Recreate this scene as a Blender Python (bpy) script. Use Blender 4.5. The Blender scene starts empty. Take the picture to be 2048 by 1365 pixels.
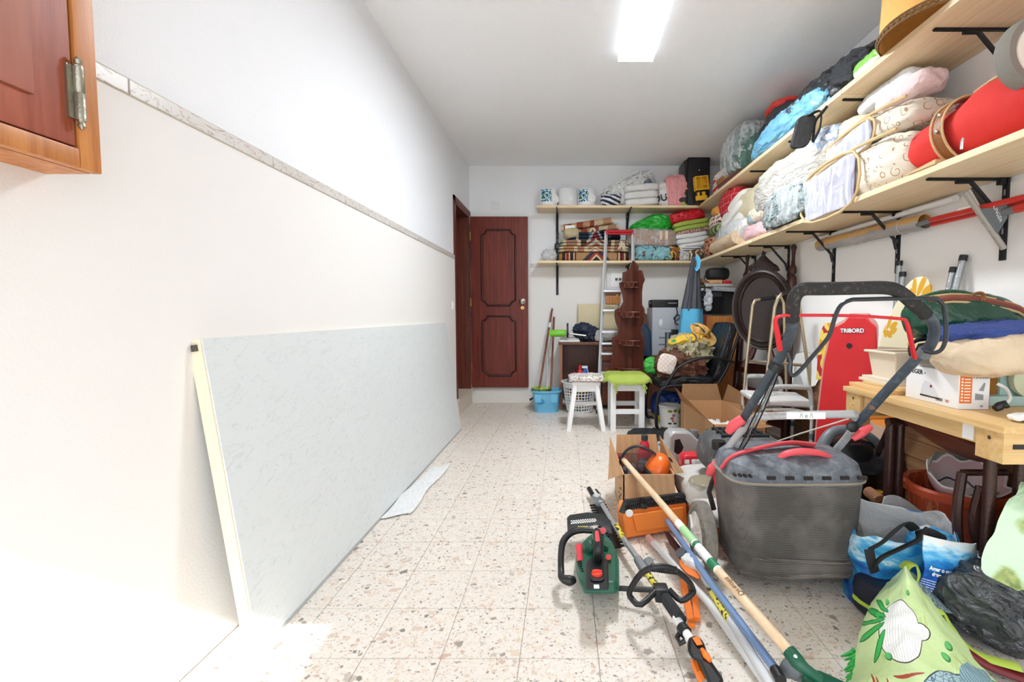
import bpy, bmesh, math, random
from mathutils import Vector, Matrix, Euler, noise
C = bpy.context.scene
COL = C.collection
R = random.Random(7)
rad = math.radians
V3 = Vector
# ---------------- camera ----------------
F, CX, CY, H = 920.0, 1130.0, 682.5, 1.10
TH = math.atan((682.5 - 629.5) / F); CT, ST = math.cos(TH), math.sin(TH)
cd = bpy.data.cameras.new('camera'); cam = bpy.data.objects.new('camera', cd); COL.objects.link(cam)
cam.location = (0, 0, H); cam.rotation_euler = (math.pi / 2 - TH, 0, 0)
cd.sensor_fit = 'HORIZONTAL'; cd.sensor_width = 36; cd.lens = F * 36 / 2048
cd.shift_x = (1024 - CX) / 2048; cd.clip_start = .02
C.camera = cam
# ---------------- world, sun, exposure ----------------
w = bpy.data.worlds.new('world'); C.world = w; w.use_nodes = True
bg = w.node_tree.nodes['Background']; bg.inputs[0].default_value = (.86, .93, 1, 1); bg.inputs[1].default_value = 1.8
sd = bpy.data.lights.new('sun', 'SUN'); sd.energy = 6; sd.angle = rad(.6); sd.color = (1, .98, .95)
sun = bpy.data.objects.new('sun', sd); COL.objects.link(sun)
sun.location = (3, -6, 8); sun.rotation_euler = V3((-.25, 1, -.93)).to_track_quat('-Z', 'Y').to_euler()
pl = bpy.data.lights.new('daylight_portal', 'AREA'); pl.shape = 'RECTANGLE'; pl.size = 3.1; pl.size_y = 2.2
pl.cycles.is_portal = True
po = bpy.data.objects.new('daylight_portal', pl); COL.objects.link(po)
po.location = (.39, -.62, 1.1); po.rotation_euler = (math.pi / 2, 0, 0)
VS = C.view_settings; VS.view_transform = 'Standard'; VS.look = 'None'; VS.exposure = 0.9; VS.gamma = 1; VS.use_curve_mapping = False
C.cycles.max_bounces = 10; C.cycles.diffuse_bounces = 6; C.cycles.transparent_max_bounces = 24
C.cycles.use_denoising = True; C.cycles.sample_clamp_indirect = 8
YB, XL, XR, ZC = 5.72, -1.17, 1.96, 2.91

# ---------------- pixel (2048x1365 frame) to world ----------------
def ray(u, v):
    b = (CY - v) / F
    return ((u - CX) / F, CT + b * ST, -ST + b * CT)
def P(u, v, Y):
    r = ray(u, v); t = Y / r[1]; return V3((r[0] * t, Y, H + r[2] * t))
def G(u, v, z=0):
    r = ray(u, v); t = (z - H) / r[2]; return V3((r[0] * t, r[1] * t, z))
def PX(u, v, X):
    r = ray(u, v); t = X / r[0]; return V3((X, r[1] * t, H + r[2] * t))

# ---------------- shader helpers ----------------
def hx(s):
    s = s.lstrip('#'); c = [int(s[i:i + 2], 16) / 255 for i in (0, 2, 4)]
    return tuple((x / 12.92 if x <= .04045 else ((x + .055) / 1.055) ** 2.4) for x in c) + (1,)
class V:
    def __init__(s, g, k): s.g = g; s.k = k
    def _m(s, op, o=None, rev=False):
        n = s.g.t.nodes.new('ShaderNodeMath'); n.operation = op
        a = [s, o] if not rev else [o, s]
        for i, x in enumerate(a):
            if x is None: continue
            if isinstance(x, V): s.g.t.links.new(x.k, n.inputs[i])
            else: n.inputs[i].default_value = x
        return V(s.g, n.outputs[0])
    def __add__(s, o): return s._m('ADD', o)
    __radd__ = __add__
    def __sub__(s, o): return s._m('SUBTRACT', o)
    def __rsub__(s, o): return s._m('SUBTRACT', o, True)
    def __mul__(s, o): return s._m('MULTIPLY', o)
    __rmul__ = __mul__
    def __truediv__(s, o): return s._m('DIVIDE', o)
    def __lt__(s, o): return s._m('LESS_THAN', o)
    def __gt__(s, o): return s._m('GREATER_THAN', o)
    def f(s, op, o=None): return s._m(op, o)
    def abs(s): return s._m('ABSOLUTE')
    def fr(s): return s._m('FRACT')
    def min(s, o): return s._m('MINIMUM', o)
    def max(s, o): return s._m('MAXIMUM', o)
class GG:
    def __init__(s, m): s.m = m; s.t = m.node_tree; s.bumpv = None; s.rv = None
    def nd(s, ty, **kw):
        n = s.t.nodes.new(ty)
        for k, v in kw.items():
            if isinstance(v, V): s.t.links.new(v.k, n.inputs[k])
            else: n.inputs[k].default_value = v
        return n
    def co(s, kind='Object'):
        if kind == 'Pos': return V(s, s.t.nodes.new('ShaderNodeNewGeometry').outputs['Position'])
        return V(s, s.t.nodes.new('ShaderNodeTexCoord').outputs[kind])
    def sep(s, v):
        n = s.nd('ShaderNodeSeparateXYZ', Vector=v); return [V(s, o) for o in n.outputs]
    def comb(s, x, y, z=0.0): return V(s, s.nd('ShaderNodeCombineXYZ', X=x, Y=y, Z=z).outputs[0])
    def scl(s, v, sc):
        n = s.t.nodes.new('ShaderNodeVectorMath'); n.operation = 'MULTIPLY'
        s.t.links.new(v.k, n.inputs[0]); n.inputs[1].default_value = sc; return V(s, n.outputs[0])
    def vsub(s, a, b):
        n = s.t.nodes.new('ShaderNodeVectorMath'); n.operation = 'SUBTRACT'
        s.t.links.new(a.k, n.inputs[0]); s.t.links.new(b.k, n.inputs[1]); return V(s, n.outputs[0])
    def noise(s, v, sc, det=3, dis=0.0, col=False):
        n = s.nd('ShaderNodeTexNoise', Vector=v, Scale=sc, Detail=det, Distortion=dis); return V(s, n.outputs[1 if col else 0])
    def vor(s, v, sc, feat='F1', rnd=1.0):
        n = s.nd('ShaderNodeTexVoronoi', Vector=v, Scale=sc, Randomness=rnd); n.feature = feat
        return n
    def mix(s, f, a, b):
        n = s.t.nodes.new('ShaderNodeMix'); n.data_type = 'RGBA'
        for i, x in ((0, f), (6, a), (7, b)):
            if isinstance(x, V): s.t.links.new(x.k, n.inputs[i])
            elif isinstance(x, str): n.inputs[i].default_value = hx(x)
            else: n.inputs[i].default_value = x
        return V(s, n.outputs[2])
    def ramp(s, f, stops, const=False):
        n = s.t.nodes.new('ShaderNodeValToRGB'); r = n.color_ramp
        if const: r.interpolation = 'CONSTANT'
        while len(r.elements) < len(stops): r.elements.new(1)
        for e, (p, c) in zip(r.elements, stops): e.position = p; e.color = hx(c) if isinstance(c, str) else c
        s.t.links.new(f.k, n.inputs[0]); return V(s, n.outputs[0])
    def ell(s, x, y, cx, cy, rx, ry, a=0.0):   # 1 inside a rotated ellipse
        c, n = math.cos(a), math.sin(a); X = x - cx; Y = y - cy
        p = (X * c + Y * n) * (1 / rx); q = (Y * c - X * n) * (1 / ry)
        return (p * p + q * q) < 1.0
    def box(s, x, y, x0, x1, y0, y1): return (x > x0) * (x < x1) * (y > y0) * (y < y1)
    def scroll(s, v, sc, w=.06):              # curling line ornament, 1 on the line
        n = s.vor(v, sc, rnd=.5); d = V(s, n.outputs['Distance']); x, y, z = s.sep(s.vsub(s.scl(v, (sc, sc, sc)), s.scl(V(s, n.outputs['Position']), (sc, sc, sc))))
        a = y.f('ARCTAN2', x + z) * (1 / 6.2832)
        return (((d * 2.6 + a).fr() - .5).abs() < w) * (d < .52)
MATS = {}
def mk(name, col='#888888', r=.6, m=0, bump=None, fn=None, spec=.5, coat=0, emit=None, sub=0):
    if name in MATS: return MATS[name]
    mt = bpy.data.materials.new(name); mt.use_nodes = True; MATS[name] = mt
    g = GG(mt); b = mt.node_tree.nodes['Principled BSDF']
    b.inputs['Roughness'].default_value = r; b.inputs['Metallic'].default_value = m
    b.inputs['Specular IOR Level'].default_value = spec; b.inputs['Coat Weight'].default_value = coat
    if fn:
        o = fn(g)
        if isinstance(o, V): g.t.links.new(o.k, b.inputs['Base Color'])
        if g.rv is not None: g.t.links.new(g.rv.k, b.inputs['Roughness'])
    else: b.inputs['Base Color'].default_value = hx(col)
    if emit: b.inputs['Emission Color'].default_value = hx(emit[0]); b.inputs['Emission Strength'].default_value = emit[1]
    hgt = g.bumpv; st = .3; dist = .01
    if bump: hgt = g.noise(g.co(), bump[0], bump[2] if len(bump) > 2 else 4); st = bump[1]
    elif isinstance(hgt, tuple): dist = (hgt + (.01,))[2]; hgt, st = hgt[:2]
    if hgt is not None:
        n = g.nd('ShaderNodeBump', Height=hgt, Strength=st, Distance=dist); g.t.links.new(n.outputs[0], b.inputs['Normal'])
    return mt
def wood(name, a, b, ax=0, sc=18, r=.45, k=14, coat=0):
    def fn(g):
        s = [sc * 1.0] * 3; s[ax] = sc / k
        v = g.scl(g.co(), tuple(s)); n = g.noise(v, 1, 5, .6); n2 = g.noise(v, 5, 3)
        g.bumpv = (n, .12)
        return g.mix((n - .3) * 2.0 + (n2 - .5) * .6, a, b)
    return mk(name, r=r, fn=fn, coat=coat)
def cloth(name, col, r=.9, var=.12, sc=9):
    c = hx(col)
    def fn(g):
        n = g.noise(g.co(), sc, 4); g.bumpv = (g.noise(g.co(), 260, 2), .25)
        return g.mix(n, tuple(x * (1 - var) for x in c[:3]) + (1,), tuple(min(1, x * (1 + var)) for x in c[:3]) + (1,))
    return mk(name, r=r, fn=fn, spec=.2)
def clearmat(name, tint='#f4f8fa', opa=.25, r=.12):
    if name in MATS: return MATS[name]
    mt = bpy.data.materials.new(name); mt.use_nodes = True; MATS[name] = mt; g = GG(mt); t = g.t
    out = t.nodes['Material Output']; b = t.nodes['Principled BSDF']; b.inputs['Base Color'].default_value = hx(tint); b.inputs['Roughness'].default_value = r
    tr = t.nodes.new('ShaderNodeBsdfTransparent'); mx = t.nodes.new('ShaderNodeMixShader')
    v = g.noise(g.scl(g.co(), (1, 1, .35)), 11, 2, .8); f = (v - .5).abs() * 9.0  # stretched noise streaks paint highlights into the film's opacity
    lw = t.nodes.new('ShaderNodeLayerWeight'); lw.inputs[0].default_value = .35
    fac = ((1.0 - f).max(0.0)) * .3 + opa + V(g, lw.outputs['Facing']) * .35; fac = fac.min(.92)
    t.links.new(fac.k, mx.inputs[0]); t.links.new(tr.outputs[0], mx.inputs[1]); t.links.new(b.outputs[0], mx.inputs[2]); t.links.new(mx.outputs[0], out.inputs[0])
    n = g.nd('ShaderNodeBump', Height=g.noise(g.co(), 18, 4, 1.0), Strength=.8, Distance=.02); t.links.new(n.outputs[0], b.inputs['Normal'])
    return mt

# ---------------- object helpers ----------------
INV = {}
def props(o, label=None, cat=None, group=None, kind=None):
    if label: o['label'] = label
    if cat: o['category'] = cat
    if group: o['group'] = group
    if kind: o['kind'] = kind
    return o
def thing(name, label, cat, loc=(0, 0, 0), rot=(0, 0, 0), group=None, kind=None):
    o = bpy.data.objects.new(name, None); COL.objects.link(o); o.location = loc; o.rotation_euler = rot; o.empty_display_size = .05
    INV[o.name] = (Matrix.Translation(V3(loc)) @ Euler(rot).to_matrix().to_4x4()).inverted()
    return props(o, label, cat, group, kind)
class B:
    def __init__(s): s.bm = bmesh.new(); s.uv = None
    def _x(s, vs, M):
        if M is not None:
            for v in vs: v.co = M @ v.co
    def box(s, c, d, M=None, bev=0):
        r = bmesh.ops.create_cube(s.bm, size=1); vs = r['verts']
        for v in vs: v.co = V3((v.co.x * d[0] + c[0], v.co.y * d[1] + c[1], v.co.z * d[2] + c[2]))
        if bev:
            es = list({e for v in vs for e in v.link_edges})
            q = bmesh.ops.bevel(s.bm, geom=es, offset=bev, segments=2, affect='EDGES', profile=.7)
            vs = list({v for f in q['faces'] for v in f.verts} | {v for v in vs if v.is_valid})
        s._x(vs, M); return s
    def b2(s, a, b, M=None, bev=0):
        return s.box([(p + q) / 2 for p, q in zip(a, b)], [abs(q - p) for p, q in zip(a, b)], M, bev)
    def hull8(s, p):                          # bottom 4 then top 4 points, same winding
        v = [s.bm.verts.new(q) for q in p]
        for f in ((3, 2, 1, 0), (4, 5, 6, 7), (0, 1, 5, 4), (1, 2, 6, 5), (2, 3, 7, 6), (3, 0, 4, 7)): s.bm.faces.new([v[i] for i in f])
        return s
    def tube(s, pts, r, n=10, closed=False, sm=0, flat=None):
        pts = [V3(p) for p in pts]; m = len(pts); rs = r if isinstance(r, (list, tuple)) else [r] * m
        if sm:
            q, rr = [], []
            for i in range(m if closed else m - 1):
                p0, p1, p2, p3 = (pts[(i + k) % m] if closed else pts[min(max(i + k, 0), m - 1)] for k in (-1, 0, 1, 2))
                for j in range(sm):
                    t = j / sm
                    q.append(.5 * ((2 * p1) + (p2 - p0) * t + (2 * p0 - 5 * p1 + 4 * p2 - p3) * t * t + (3 * p1 - p0 - 3 * p2 + p3) * t ** 3))
                    rr.append(rs[i] * (1 - t) + rs[(i + 1) % m] * t)
            if not closed: q.append(pts[-1]); rr.append(rs[-1])
            pts, rs, m = q, rr, len(q)
        rings = []; up = None
        for i in range(m):
            a = pts[(i - 1) % m] if closed or i else pts[0]; b = pts[(i + 1) % m] if closed or i < m - 1 else pts[-1]
            t = (b - a).normalized()
            if up is None: up = V3((0, 0, 1)) if abs(t.z) < .9 else V3((0, 1, 0))
            x = t.cross(up)
            if x.length < 1e-5: x = t.orthogonal()
            x.normalize(); y = x.cross(t).normalized(); up = y
            fx, fy = flat or (1, 1)
            rings.append([s.bm.verts.new(pts[i] + (x * math.cos(k * 6.28318 / n) * fx + y * math.sin(k * 6.28318 / n) * fy) * rs[i]) for k in range(n)])
        for i in range(m if closed else m - 1):
            p, q = rings[i], rings[(i + 1) % m]
            for k in range(n): s.bm.faces.new((p[k], p[(k + 1) % n], q[(k + 1) % n], q[k]))
        if not closed:
            s.bm.faces.new(list(reversed(rings[0]))); s.bm.faces.new(rings[-1])
        return s
    def cyl(s, a, b, r, r2=None, n=20): return s.tube([a, b], [r, r if r2 is None else r2], n)
    def lathe(s, prof, n=28, M=None, sx=1, sy=1, caps=True):
        rings = []
        for r, z in prof: rings.append([s.bm.verts.new((r * sx * math.cos(k * 6.28318 / n), r * sy * math.sin(k * 6.28318 / n), z)) for k in range(n)])
        for p, q in zip(rings, rings[1:]):
            for k in range(n): s.bm.faces.new((p[k], p[(k + 1) % n], q[(k + 1) % n], q[k]))
        if caps: s.bm.faces.new(list(reversed(rings[0]))); s.bm.faces.new(rings[-1])
        s._x([v for r in rings for v in r], M); return s
    def prism(s, poly, z0, z1, M=None):
        a = [s.bm.verts.new((x, y, z0)) for x, y in poly]; b = [s.bm.verts.new((x, y, z1)) for x, y in poly]; n = len(poly)
        s.bm.faces.new(list(reversed(a))); s.bm.faces.new(b)
        for i in range(n): s.bm.faces.new((a[i], a[(i + 1) % n], b[(i + 1) % n], b[i]))
        s._x(a + b, M); return s
    def grid(s, fn, nu, nv, th=0, cu=False):   # fn(u,v) -> point; th closes it to a sheet; sets UV
        uvl = s.bm.loops.layers.uv.verify()
        vs = [[s.bm.verts.new(fn(i / nu, j / nv)) for j in range(nv + 1)] for i in range(nu + (0 if cu else 1))]
        m = len(vs); fs = []
        for i in range(nu):
            for j in range(nv):
                i2 = (i + 1) % m
                f = s.bm.faces.new((vs[i][j], vs[i2][j], vs[i2][j + 1], vs[i][j + 1])); fs.append(f)
                for lp, (a, b) in zip(f.loops, ((i, j), (i + 1, j), (i + 1, j + 1), (i, j + 1))): lp[uvl].uv = (a / nu, b / nv)
        if th:
            bmesh.ops.recalc_face_normals(s.bm, faces=fs)
            bmesh.ops.solidify(s.bm, geom=fs, thickness=th)
        return s
    def blob(s, c, d, k=4, n=24, amp=.02, fq=6, seed=0, M=None, ridge=.5, flat=True, post=None):
        ly = s.bm.verts.layers.int.get('old') or s.bm.verts.layers.int.new('old')
        for v in s.bm.verts: v[ly] = 1
        vs = bmesh.ops.create_cube(s.bm, size=2)['verts']
        for v in vs: v[ly] = 0
        bmesh.ops.subdivide_edges(s.bm, edges=list({e for v in vs for e in v.link_edges}), cuts=n, use_grid_fill=True)
        vs = [v for v in s.bm.verts if not v[ly]]
        off = V3((seed * 7.3, seed * 3.1, seed * 1.7))
        for v in vs:
            p = v.co.copy(); l = (abs(p.x) ** k + abs(p.y) ** k + abs(p.z) ** k) ** (1 / k); p /= l
            w = V3((p.x * d[0] / 2, p.y * d[1] / 2, p.z * d[2] / 2)); nn = p.normalized()
            a = noise.noise(w * fq + off); wq = w * fq + V3((noise.noise(w * fq * .8 + off), noise.noise(w * fq * .8 - off), 0)) * .9
            b = abs(noise.noise(wq * 1.5 + off * 2)); e = abs(noise.noise(wq * 3.4 + off)); h_ = abs(noise.noise(wq * 7 - off))
            w += nn * amp * ((1 - ridge) * a + ridge * (1.1 - 2.6 * b - 1.3 * e - .6 * h_))
            if flat and w.z < -d[2] / 2 + amp: w.z = max(w.z, -d[2] / 2); w.z = min(w.z, -d[2] / 2 + amp * .6) if p.z < -.9 else w.z
            if post: w = post(w, d)
            w += V3(c); v.co = M @ w if M is not None else w
        return s
    def obj(s, name, mat=None, par=None, w=False, sm=True, bev=0, cut=None):
        if w and par is not None:
            I = INV[par.name]
            for v in s.bm.verts: v.co = I @ v.co
        bmesh.ops.recalc_face_normals(s.bm, faces=s.bm.faces)
        me = bpy.data.meshes.new(name); s.bm.to_mesh(me); s.bm.free()
        if mat: me.materials.append(mat)
        if sm:
            me.polygons.foreach_set('use_smooth', [True] * len(me.polygons)); me.set_sharp_from_angle(angle=rad(cut or 38))
        o = bpy.data.objects.new(name, me); COL.objects.link(o)
        if par is not None: o.parent = par
        INV[o.name] = INV[par.name] if par is not None else Matrix.Identity(4)
        if bev:
            md = o.modifiers.new('bevel', 'BEVEL'); md.width = bev; md.segments = 2; md.limit_method = 'ANGLE'
        return o
    def solo(s, name, label, cat, mat, group=None, sm=True, bev=0, kind=None, cut=None, loc=None):   # a one-mesh thing, origin at its base
        xs = [v.co for v in s.bm.verts]; lo = [min(v[i] for v in xs) for i in range(3)]; hi = [max(v[i] for v in xs) for i in range(3)]
        b = V3(loc) if loc is not None else V3(((lo[0] + hi[0]) / 2, (lo[1] + hi[1]) / 2, lo[2]))
        for v in s.bm.verts: v.co -= b
        o = s.obj(name, mat, None, sm=sm, bev=bev, cut=cut); o.location = b; INV[o.name] = Matrix.Translation(-b)
        return props(o, label, cat, group, kind)
def text(body, size, M, mat, par, ext=.0006, name='lettering', bold=0, sx=1):
    c = bpy.data.curves.new(name, 'FONT'); c.body = body; c.size = size; c.extrude = ext; c.align_x = 'CENTER'; c.align_y = 'CENTER'; c.offset = bold
    q = bpy.data.objects.new('tmp', c); me = bpy.data.meshes.new_from_object(q); bpy.data.objects.remove(q); bpy.data.curves.remove(c)
    me.materials.clear(); me.materials.append(mat); o = bpy.data.objects.new(name, me); COL.objects.link(o); o.parent = par
    o.matrix_local = INV[par.name] @ M @ Matrix.Diagonal((sx, 1, 1, 1)); return o
def frame3(o, x, y):                          # matrix with origin o, x axis, y axis roughly y
    x = V3(x).normalized(); z = x.cross(V3(y)).normalized(); y = z.cross(x)
    return Matrix.Translation(V3(o)) @ Matrix((x, y, z)).transposed().to_4x4()
def rotM(o, e): return Matrix.Translation(V3(o)) @ Euler(e).to_matrix().to_4x4()
def struct(b, name, mat, par=None, **k): return props(b.obj(name, mat, par, **k), kind='structure')

# ---------------- materials ----------------
plaster = lambda n, c, st: mk(n, c, .9, bump=(130, st), spec=.2)
WHITE_W = plaster('white_plaster', '#f2f4f7', .28)
BEIGE_W = plaster('beige_plaster', '#eceae7', .12)
CEIL = plaster('ceiling_plaster', '#f8f9fb', .4)
def _terr(g):
    p = g.co('Pos'); col = g.mix(g.noise(p, 90, 4), '#d2c8bc', '#e9e2d9')
    col = g.mix(g.noise(p, 1.6, 3), col, g.mix(.5, col, '#f3eee6'))
    for sc, th, ed, seed in ((110, .6, .12, 0.0), (52, .32, .12, 3.0), (30, .13, .12, 9.0)):
        q = g.scl(p, (1, 1, 1)); q = g.vsub(q, g.comb(V(g, g.nd('ShaderNodeValue').outputs[0]) * 0.0 + seed, 0.0))
        q = g.vsub(q, g.scl(g.noise(q, 60, 2, col=True), (.012,) * 3))
        n1 = g.vor(q, sc); rr, gg, bb = g.sep(V(g, n1.outputs['Color'])); n2 = g.vor(q, sc, 'DISTANCE_TO_EDGE')
        chip = g.ramp(gg, [(0, '#8d8076'), (.1, '#d3bba8'), (.3, '#dfd0bd'), (.45, '#c9a794'), (.5, '#eae1d4'), (.7, '#bdb2a6'), (.78, '#d8c6b0'), (.92, '#675f59'), (.96, '#efe7da')], True)
        col = g.mix((rr < th) * ((V(g, n2.outputs[0]) - ed) * 14.0).max(0.0).min(1.0) * .85, col, chip)
    oi = g.t.nodes.new('ShaderNodeObjectInfo'); rnd = V(g, oi.outputs['Random'])
    return g.mix(rnd * .1, col, '#d8cabb')
TERR = mk('terrazzo', r=.32, fn=_terr, spec=.4)
def _marb(g):
    n = g.noise(g.scl(g.co(), (1, 1, 2.5)), 7, 6, 2.5); n2 = g.noise(g.co(), 3, 2)
    return g.mix(((n - .5).abs() < .016) * .7, g.mix(n2, '#e2e0dc', '#cdc8c1'), '#a79488')
MARB = mk('marble', r=.3, fn=_marb)
GROUT = mk('grout', '#c4bbae', .9)
WOOD_D = wood('door_mahogany', '#571f17', '#8c3625', 2, 60, .55, 30)
WOOD_J = wood('jamb_mahogany', '#4f2218', '#803c26', 2, 60, .5, 30)
WOOD_B = wood('brown_desk_wood', '#4e2c1f', '#7a4a34', 2, 40, .45, 20)
WOOD_S = wood('corner_shelf_wood', '#452018', '#6c3626', 2, 40, .35, 25)
PINEX = wood('shelf_laminate_along', '#e3c799', '#f5e5c4', 0, 45, .5, 30)
PINEY = wood('shelf_laminate_deep', '#e3c799', '#f5e5c4', 1, 45, .5, 30)
ORW = wood('orange_veneer', '#9c5a25', '#c98642', 2, 40, .4, 12)
BLK = mk('black_steel', '#1b1b1e', .45, .3)
BLKP = mk('black_plastic', '#17181a', .4)
WHT = mk('white_paint', '#eceded', .4)
ALU = mk('aluminium', '#d3d6d9', .35, .35)
CHR = mk('chrome', '#d4d6d9', .2, .8)
BRASS = mk('brass', '#b9975a', .3, .9)
GREYP = mk('grey_plastic', '#6f7478', .5, bump=(60, .1))
REDP = mk('red_plastic', '#d0202c', .4)
ORP = mk('orange_plastic', '#f07a22', .4)
CARD = mk('cardboard', r=.85, fn=lambda g: g.mix(g.noise(g.scl(g.co(), (120, 120, 6)), 1, 3), '#b98a5c', '#cfa377'))
CARDL = mk('pale_cardboard', r=.85, fn=lambda g: g.mix(((g.sep(g.co())[0] * 160).f('SINE') + 1) * .3, '#d3ad83', '#c79d72'))
CLEAR = clearmat('clear_plastic', opa=.06)
CLEARD = clearmat('clear_bag_film', '#eef2f4', .13)
PAPER = mk('white_paper', '#f1f1ee', .8)
INK = mk('black_ink', '#1c1c1e', .7)
REDINK = mk('red_ink', '#c8283a', .7)
WINK = mk('white_ink', '#f5f5f5', .7)

# ---------------- room ----------------
Y0 = -.6
fl = struct(B().b2((XL - .3, Y0, -.15), (XR + .2, YB + .2, -.004)), 'floor', GROUT)
INV[fl.name] = Matrix.Identity(4)
T = .252
tm = B().box((0, 0, -.006), (T - .0026, T - .0026, .012), bev=.0008).obj('tile', TERR, fl, sm=False)
first = True
ys = [1.664 + T * k for k in range(-2, 17)]
xs = [.107 + T * k for k in range(-6, 9)]
for x0 in xs:
    for y0 in ys:
        a, b = max(x0, XL), min(x0 + T, XR); c, d = y0, min(y0 + T, YB)
        if b - a < .02 or d - c < .02: continue
        o = tm if first else tm.copy()
        if not first: COL.objects.link(o)
        first = False
        o.location = ((a + b) / 2, (c + d) / 2, 0); o.scale = ((b - a) / T, (d - c) / T, 1)
props(B().b2((XL, Y0, -.012), (XR, ys[0] - .001, 0)).obj('tile_field', TERR, fl, sm=False), kind='stuff')
wl = B()
DY0, DY1, DZ0, DZ1 = 4.93, 5.64, .19, 2.30       # doorway in the left wall
for a, b in (((XL - .2, Y0, 0), (XL, DY0, ZC)), ((XL - .2, DY1, 0), (XL, YB + .2, ZC)), ((XL - .2, DY0, DZ1), (XL, DY1, ZC)), ((XL - .2, DY0, 0), (XL, DY1, DZ0 - .02))): wl.b2(a, b)
wl = struct(wl, 'wall_left', WHITE_W, sm=False); INV[wl.name] = Matrix.Identity(4)
struct(B().b2((XL, Y0, 0), (XL + .012, DY0 - .05, 1.68)), 'dado_panel', BEIGE_W, wl, sm=False)
wb = struct(B().b2((XL, YB, 0), (XR, YB + .2, ZC)), 'wall_back', WHITE_W, sm=False); INV[wb.name] = Matrix.Identity(4)
struct(B().b2((XL, YB - .012, 0), (XR, YB, 1.68)), 'dado_panel', BEIGE_W, wb, sm=False)
wr = struct(B().b2((XR, Y0, 0), (XR + .2, YB + .2, ZC)), 'wall_right', WHITE_W, sm=False); INV[wr.name] = Matrix.Identity(4)
struct(B().b2((XR - .012, Y0, 0), (XR, YB, 1.68)), 'dado_panel', BEIGE_W, wr, sm=False)
struct(B().b2((XL - .3, Y0 - .2, ZC), (XR + .3, YB + .3, ZC + .2)), 'ceiling', CEIL, sm=False)
# front wall above the garage opening, and an unseen wall added outside to block part of the sun
struct(B().b2((XL - .2, Y0 - .2, 2.2), (XR + .2, Y0, ZC)), 'wall_front', WHITE_W, sm=False)
struct(B().b2((.58, -4.3, 0), (7, -4.0, 5.3)), 'wall_sun_blocker', WHITE_W, sm=False)
struct(B().b2((-9, -14, -.3), (9, Y0, -.06)), 'ground', mk('yard_concrete', '#b9b4ab', .9), sm=False)
def strip(name, p, q, n):
    o = struct(B().b2(p, q), name, GROUT, sm=False); ax = 1 if abs(q[1] - p[1]) > .5 else 0
    L = (q[ax] - p[ax]) / n; d = [q[i] - p[i] for i in range(3)]; d[ax] = L - .004
    me = None
    for k in range(n):
        c = [(p[i] + q[i]) / 2 for i in range(3)]; c[ax] = p[ax] + (k + .5) * L
        if me is None: t = B().box((0, 0, 0), [d[0] + (.006 if ax else 0), d[1] + (0 if ax else .006), d[2] - .006], bev=.002).obj('tile', MARB, o, sm=False); me = t.data
        else: t = bpy.data.objects.new('tile', me); COL.objects.link(t); t.parent = o
        t.location = c
strip('trim_1', (XL, Y0 + .05, 1.68), (XL + .014, DY0 - .07, 1.725), 9)
strip('trim_2', (-.43, YB - .014, 1.68), (XR, YB, 1.725), 4)
bb = struct(B().b2((-1.13, YB - .03, 0), (-.07, YB - .012, .18), bev=.003), 'baseboard_back', mk('skirting_white', '#e6e3dc', .6, bump=(25, .5)))
struct(B().b2((XL - .2, DY0 - .01, DZ0 - .03), (XL + .03, DY1 + .02, DZ0)).b2((XL, DY0 - .01, 0), (XL + .02, DY1 + .02, DZ0 - .03)), 'trim_3', mk('sill_stone', '#d8cdbd', .6, bump=(30, .3)), sm=False)
# door
dr = thing('door_1', None, None, kind='structure', loc=(XL, DY1, DZ0))
jm = B()
jm.b2((XL - .2, DY0, DZ0), (XL + .012, DY0 + .03, DZ1)).b2((XL - .2, DY1 - .03, DZ0), (XL + .012, DY1, DZ1)).b2((XL - .2, DY0, DZ1 - .03), (XL + .012, DY1, DZ1))
jm.b2((XL, DY0 - .055, DZ0), (XL + .014, DY0, DZ1 + .05)).b2((XL, DY0 - .055, DZ1), (XL + .014, DY1 + .06, DZ1 + .05))
struct(jm, 'door_frame', WOOD_J, dr, w=True, sm=False)
struct(B().b2((XL - .24, DY0, DZ0), (XL - .2, DY1, DZ1)), 'inner_door', WOOD_J, dr, w=True, sm=False)
LX0, LX1, LY = XL + .02, -.452, 5.64
struct(B().b2((LX0, LY, DZ0 + .01), (LX1, LY + .04, 2.285), bev=.003), 'door_leaf', WOOD_D, dr, w=True)
def notched(x0, x1, z0, z1, r, y):
    p = []
    for cx, cz, a0 in ((x0, z0, 90), (x1, z0, 180), (x1, z1, 270), (x0, z1, 0)):
        for k in range(5):
            a = rad(a0 - 90 * k / 4); p.append((cx + r * math.cos(a), y, cz + r * math.sin(a)))
    return p
for z0, z1 in ((1.21, 2.125), (.345, 1.08)):
    x0, x1 = -1.012, -.605
    struct(B().tube(notched(x0, x1, z0, z1, .06, LY), .013, 8, True), 'moulding', mk('dark_moulding', '#3a130e', .5), dr, w=True)
    pp = [(a[0], a[2]) for a in notched(x0 + .03, x1 - .03, z0 + .03, z1 - .03, .06, 0)]
    struct(B().prism(pp, 0, .007, Matrix(((1, 0, 0, 0), (0, 0, -1, LY), (0, 1, 0, 0), (0, 0, 0, 1)))), 'raised_panel', WOOD_D, dr, w=True, sm=False)
kx = P(1045, 603, LY)
MY = Matrix.Rotation(rad(90), 4, 'X')
struct(B().lathe([(.035, 0), (.036, .008), (.02, .012), (.014, .02), (.016, .04), (.032, .05), (.034, .062), (.02, .072), (.001, .074)], 24, Matrix.Translation(kx) @ MY), 'door_knob', mk('steel_knob', '#b8b2a6', .25, .9), dr, w=True)
struct(B().lathe([(.022, 0), (.022, .008), (.001, .0085)], 20, Matrix.Translation(P(1045, 616, LY)) @ MY), 'lock', BRASS, dr, w=True)
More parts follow.
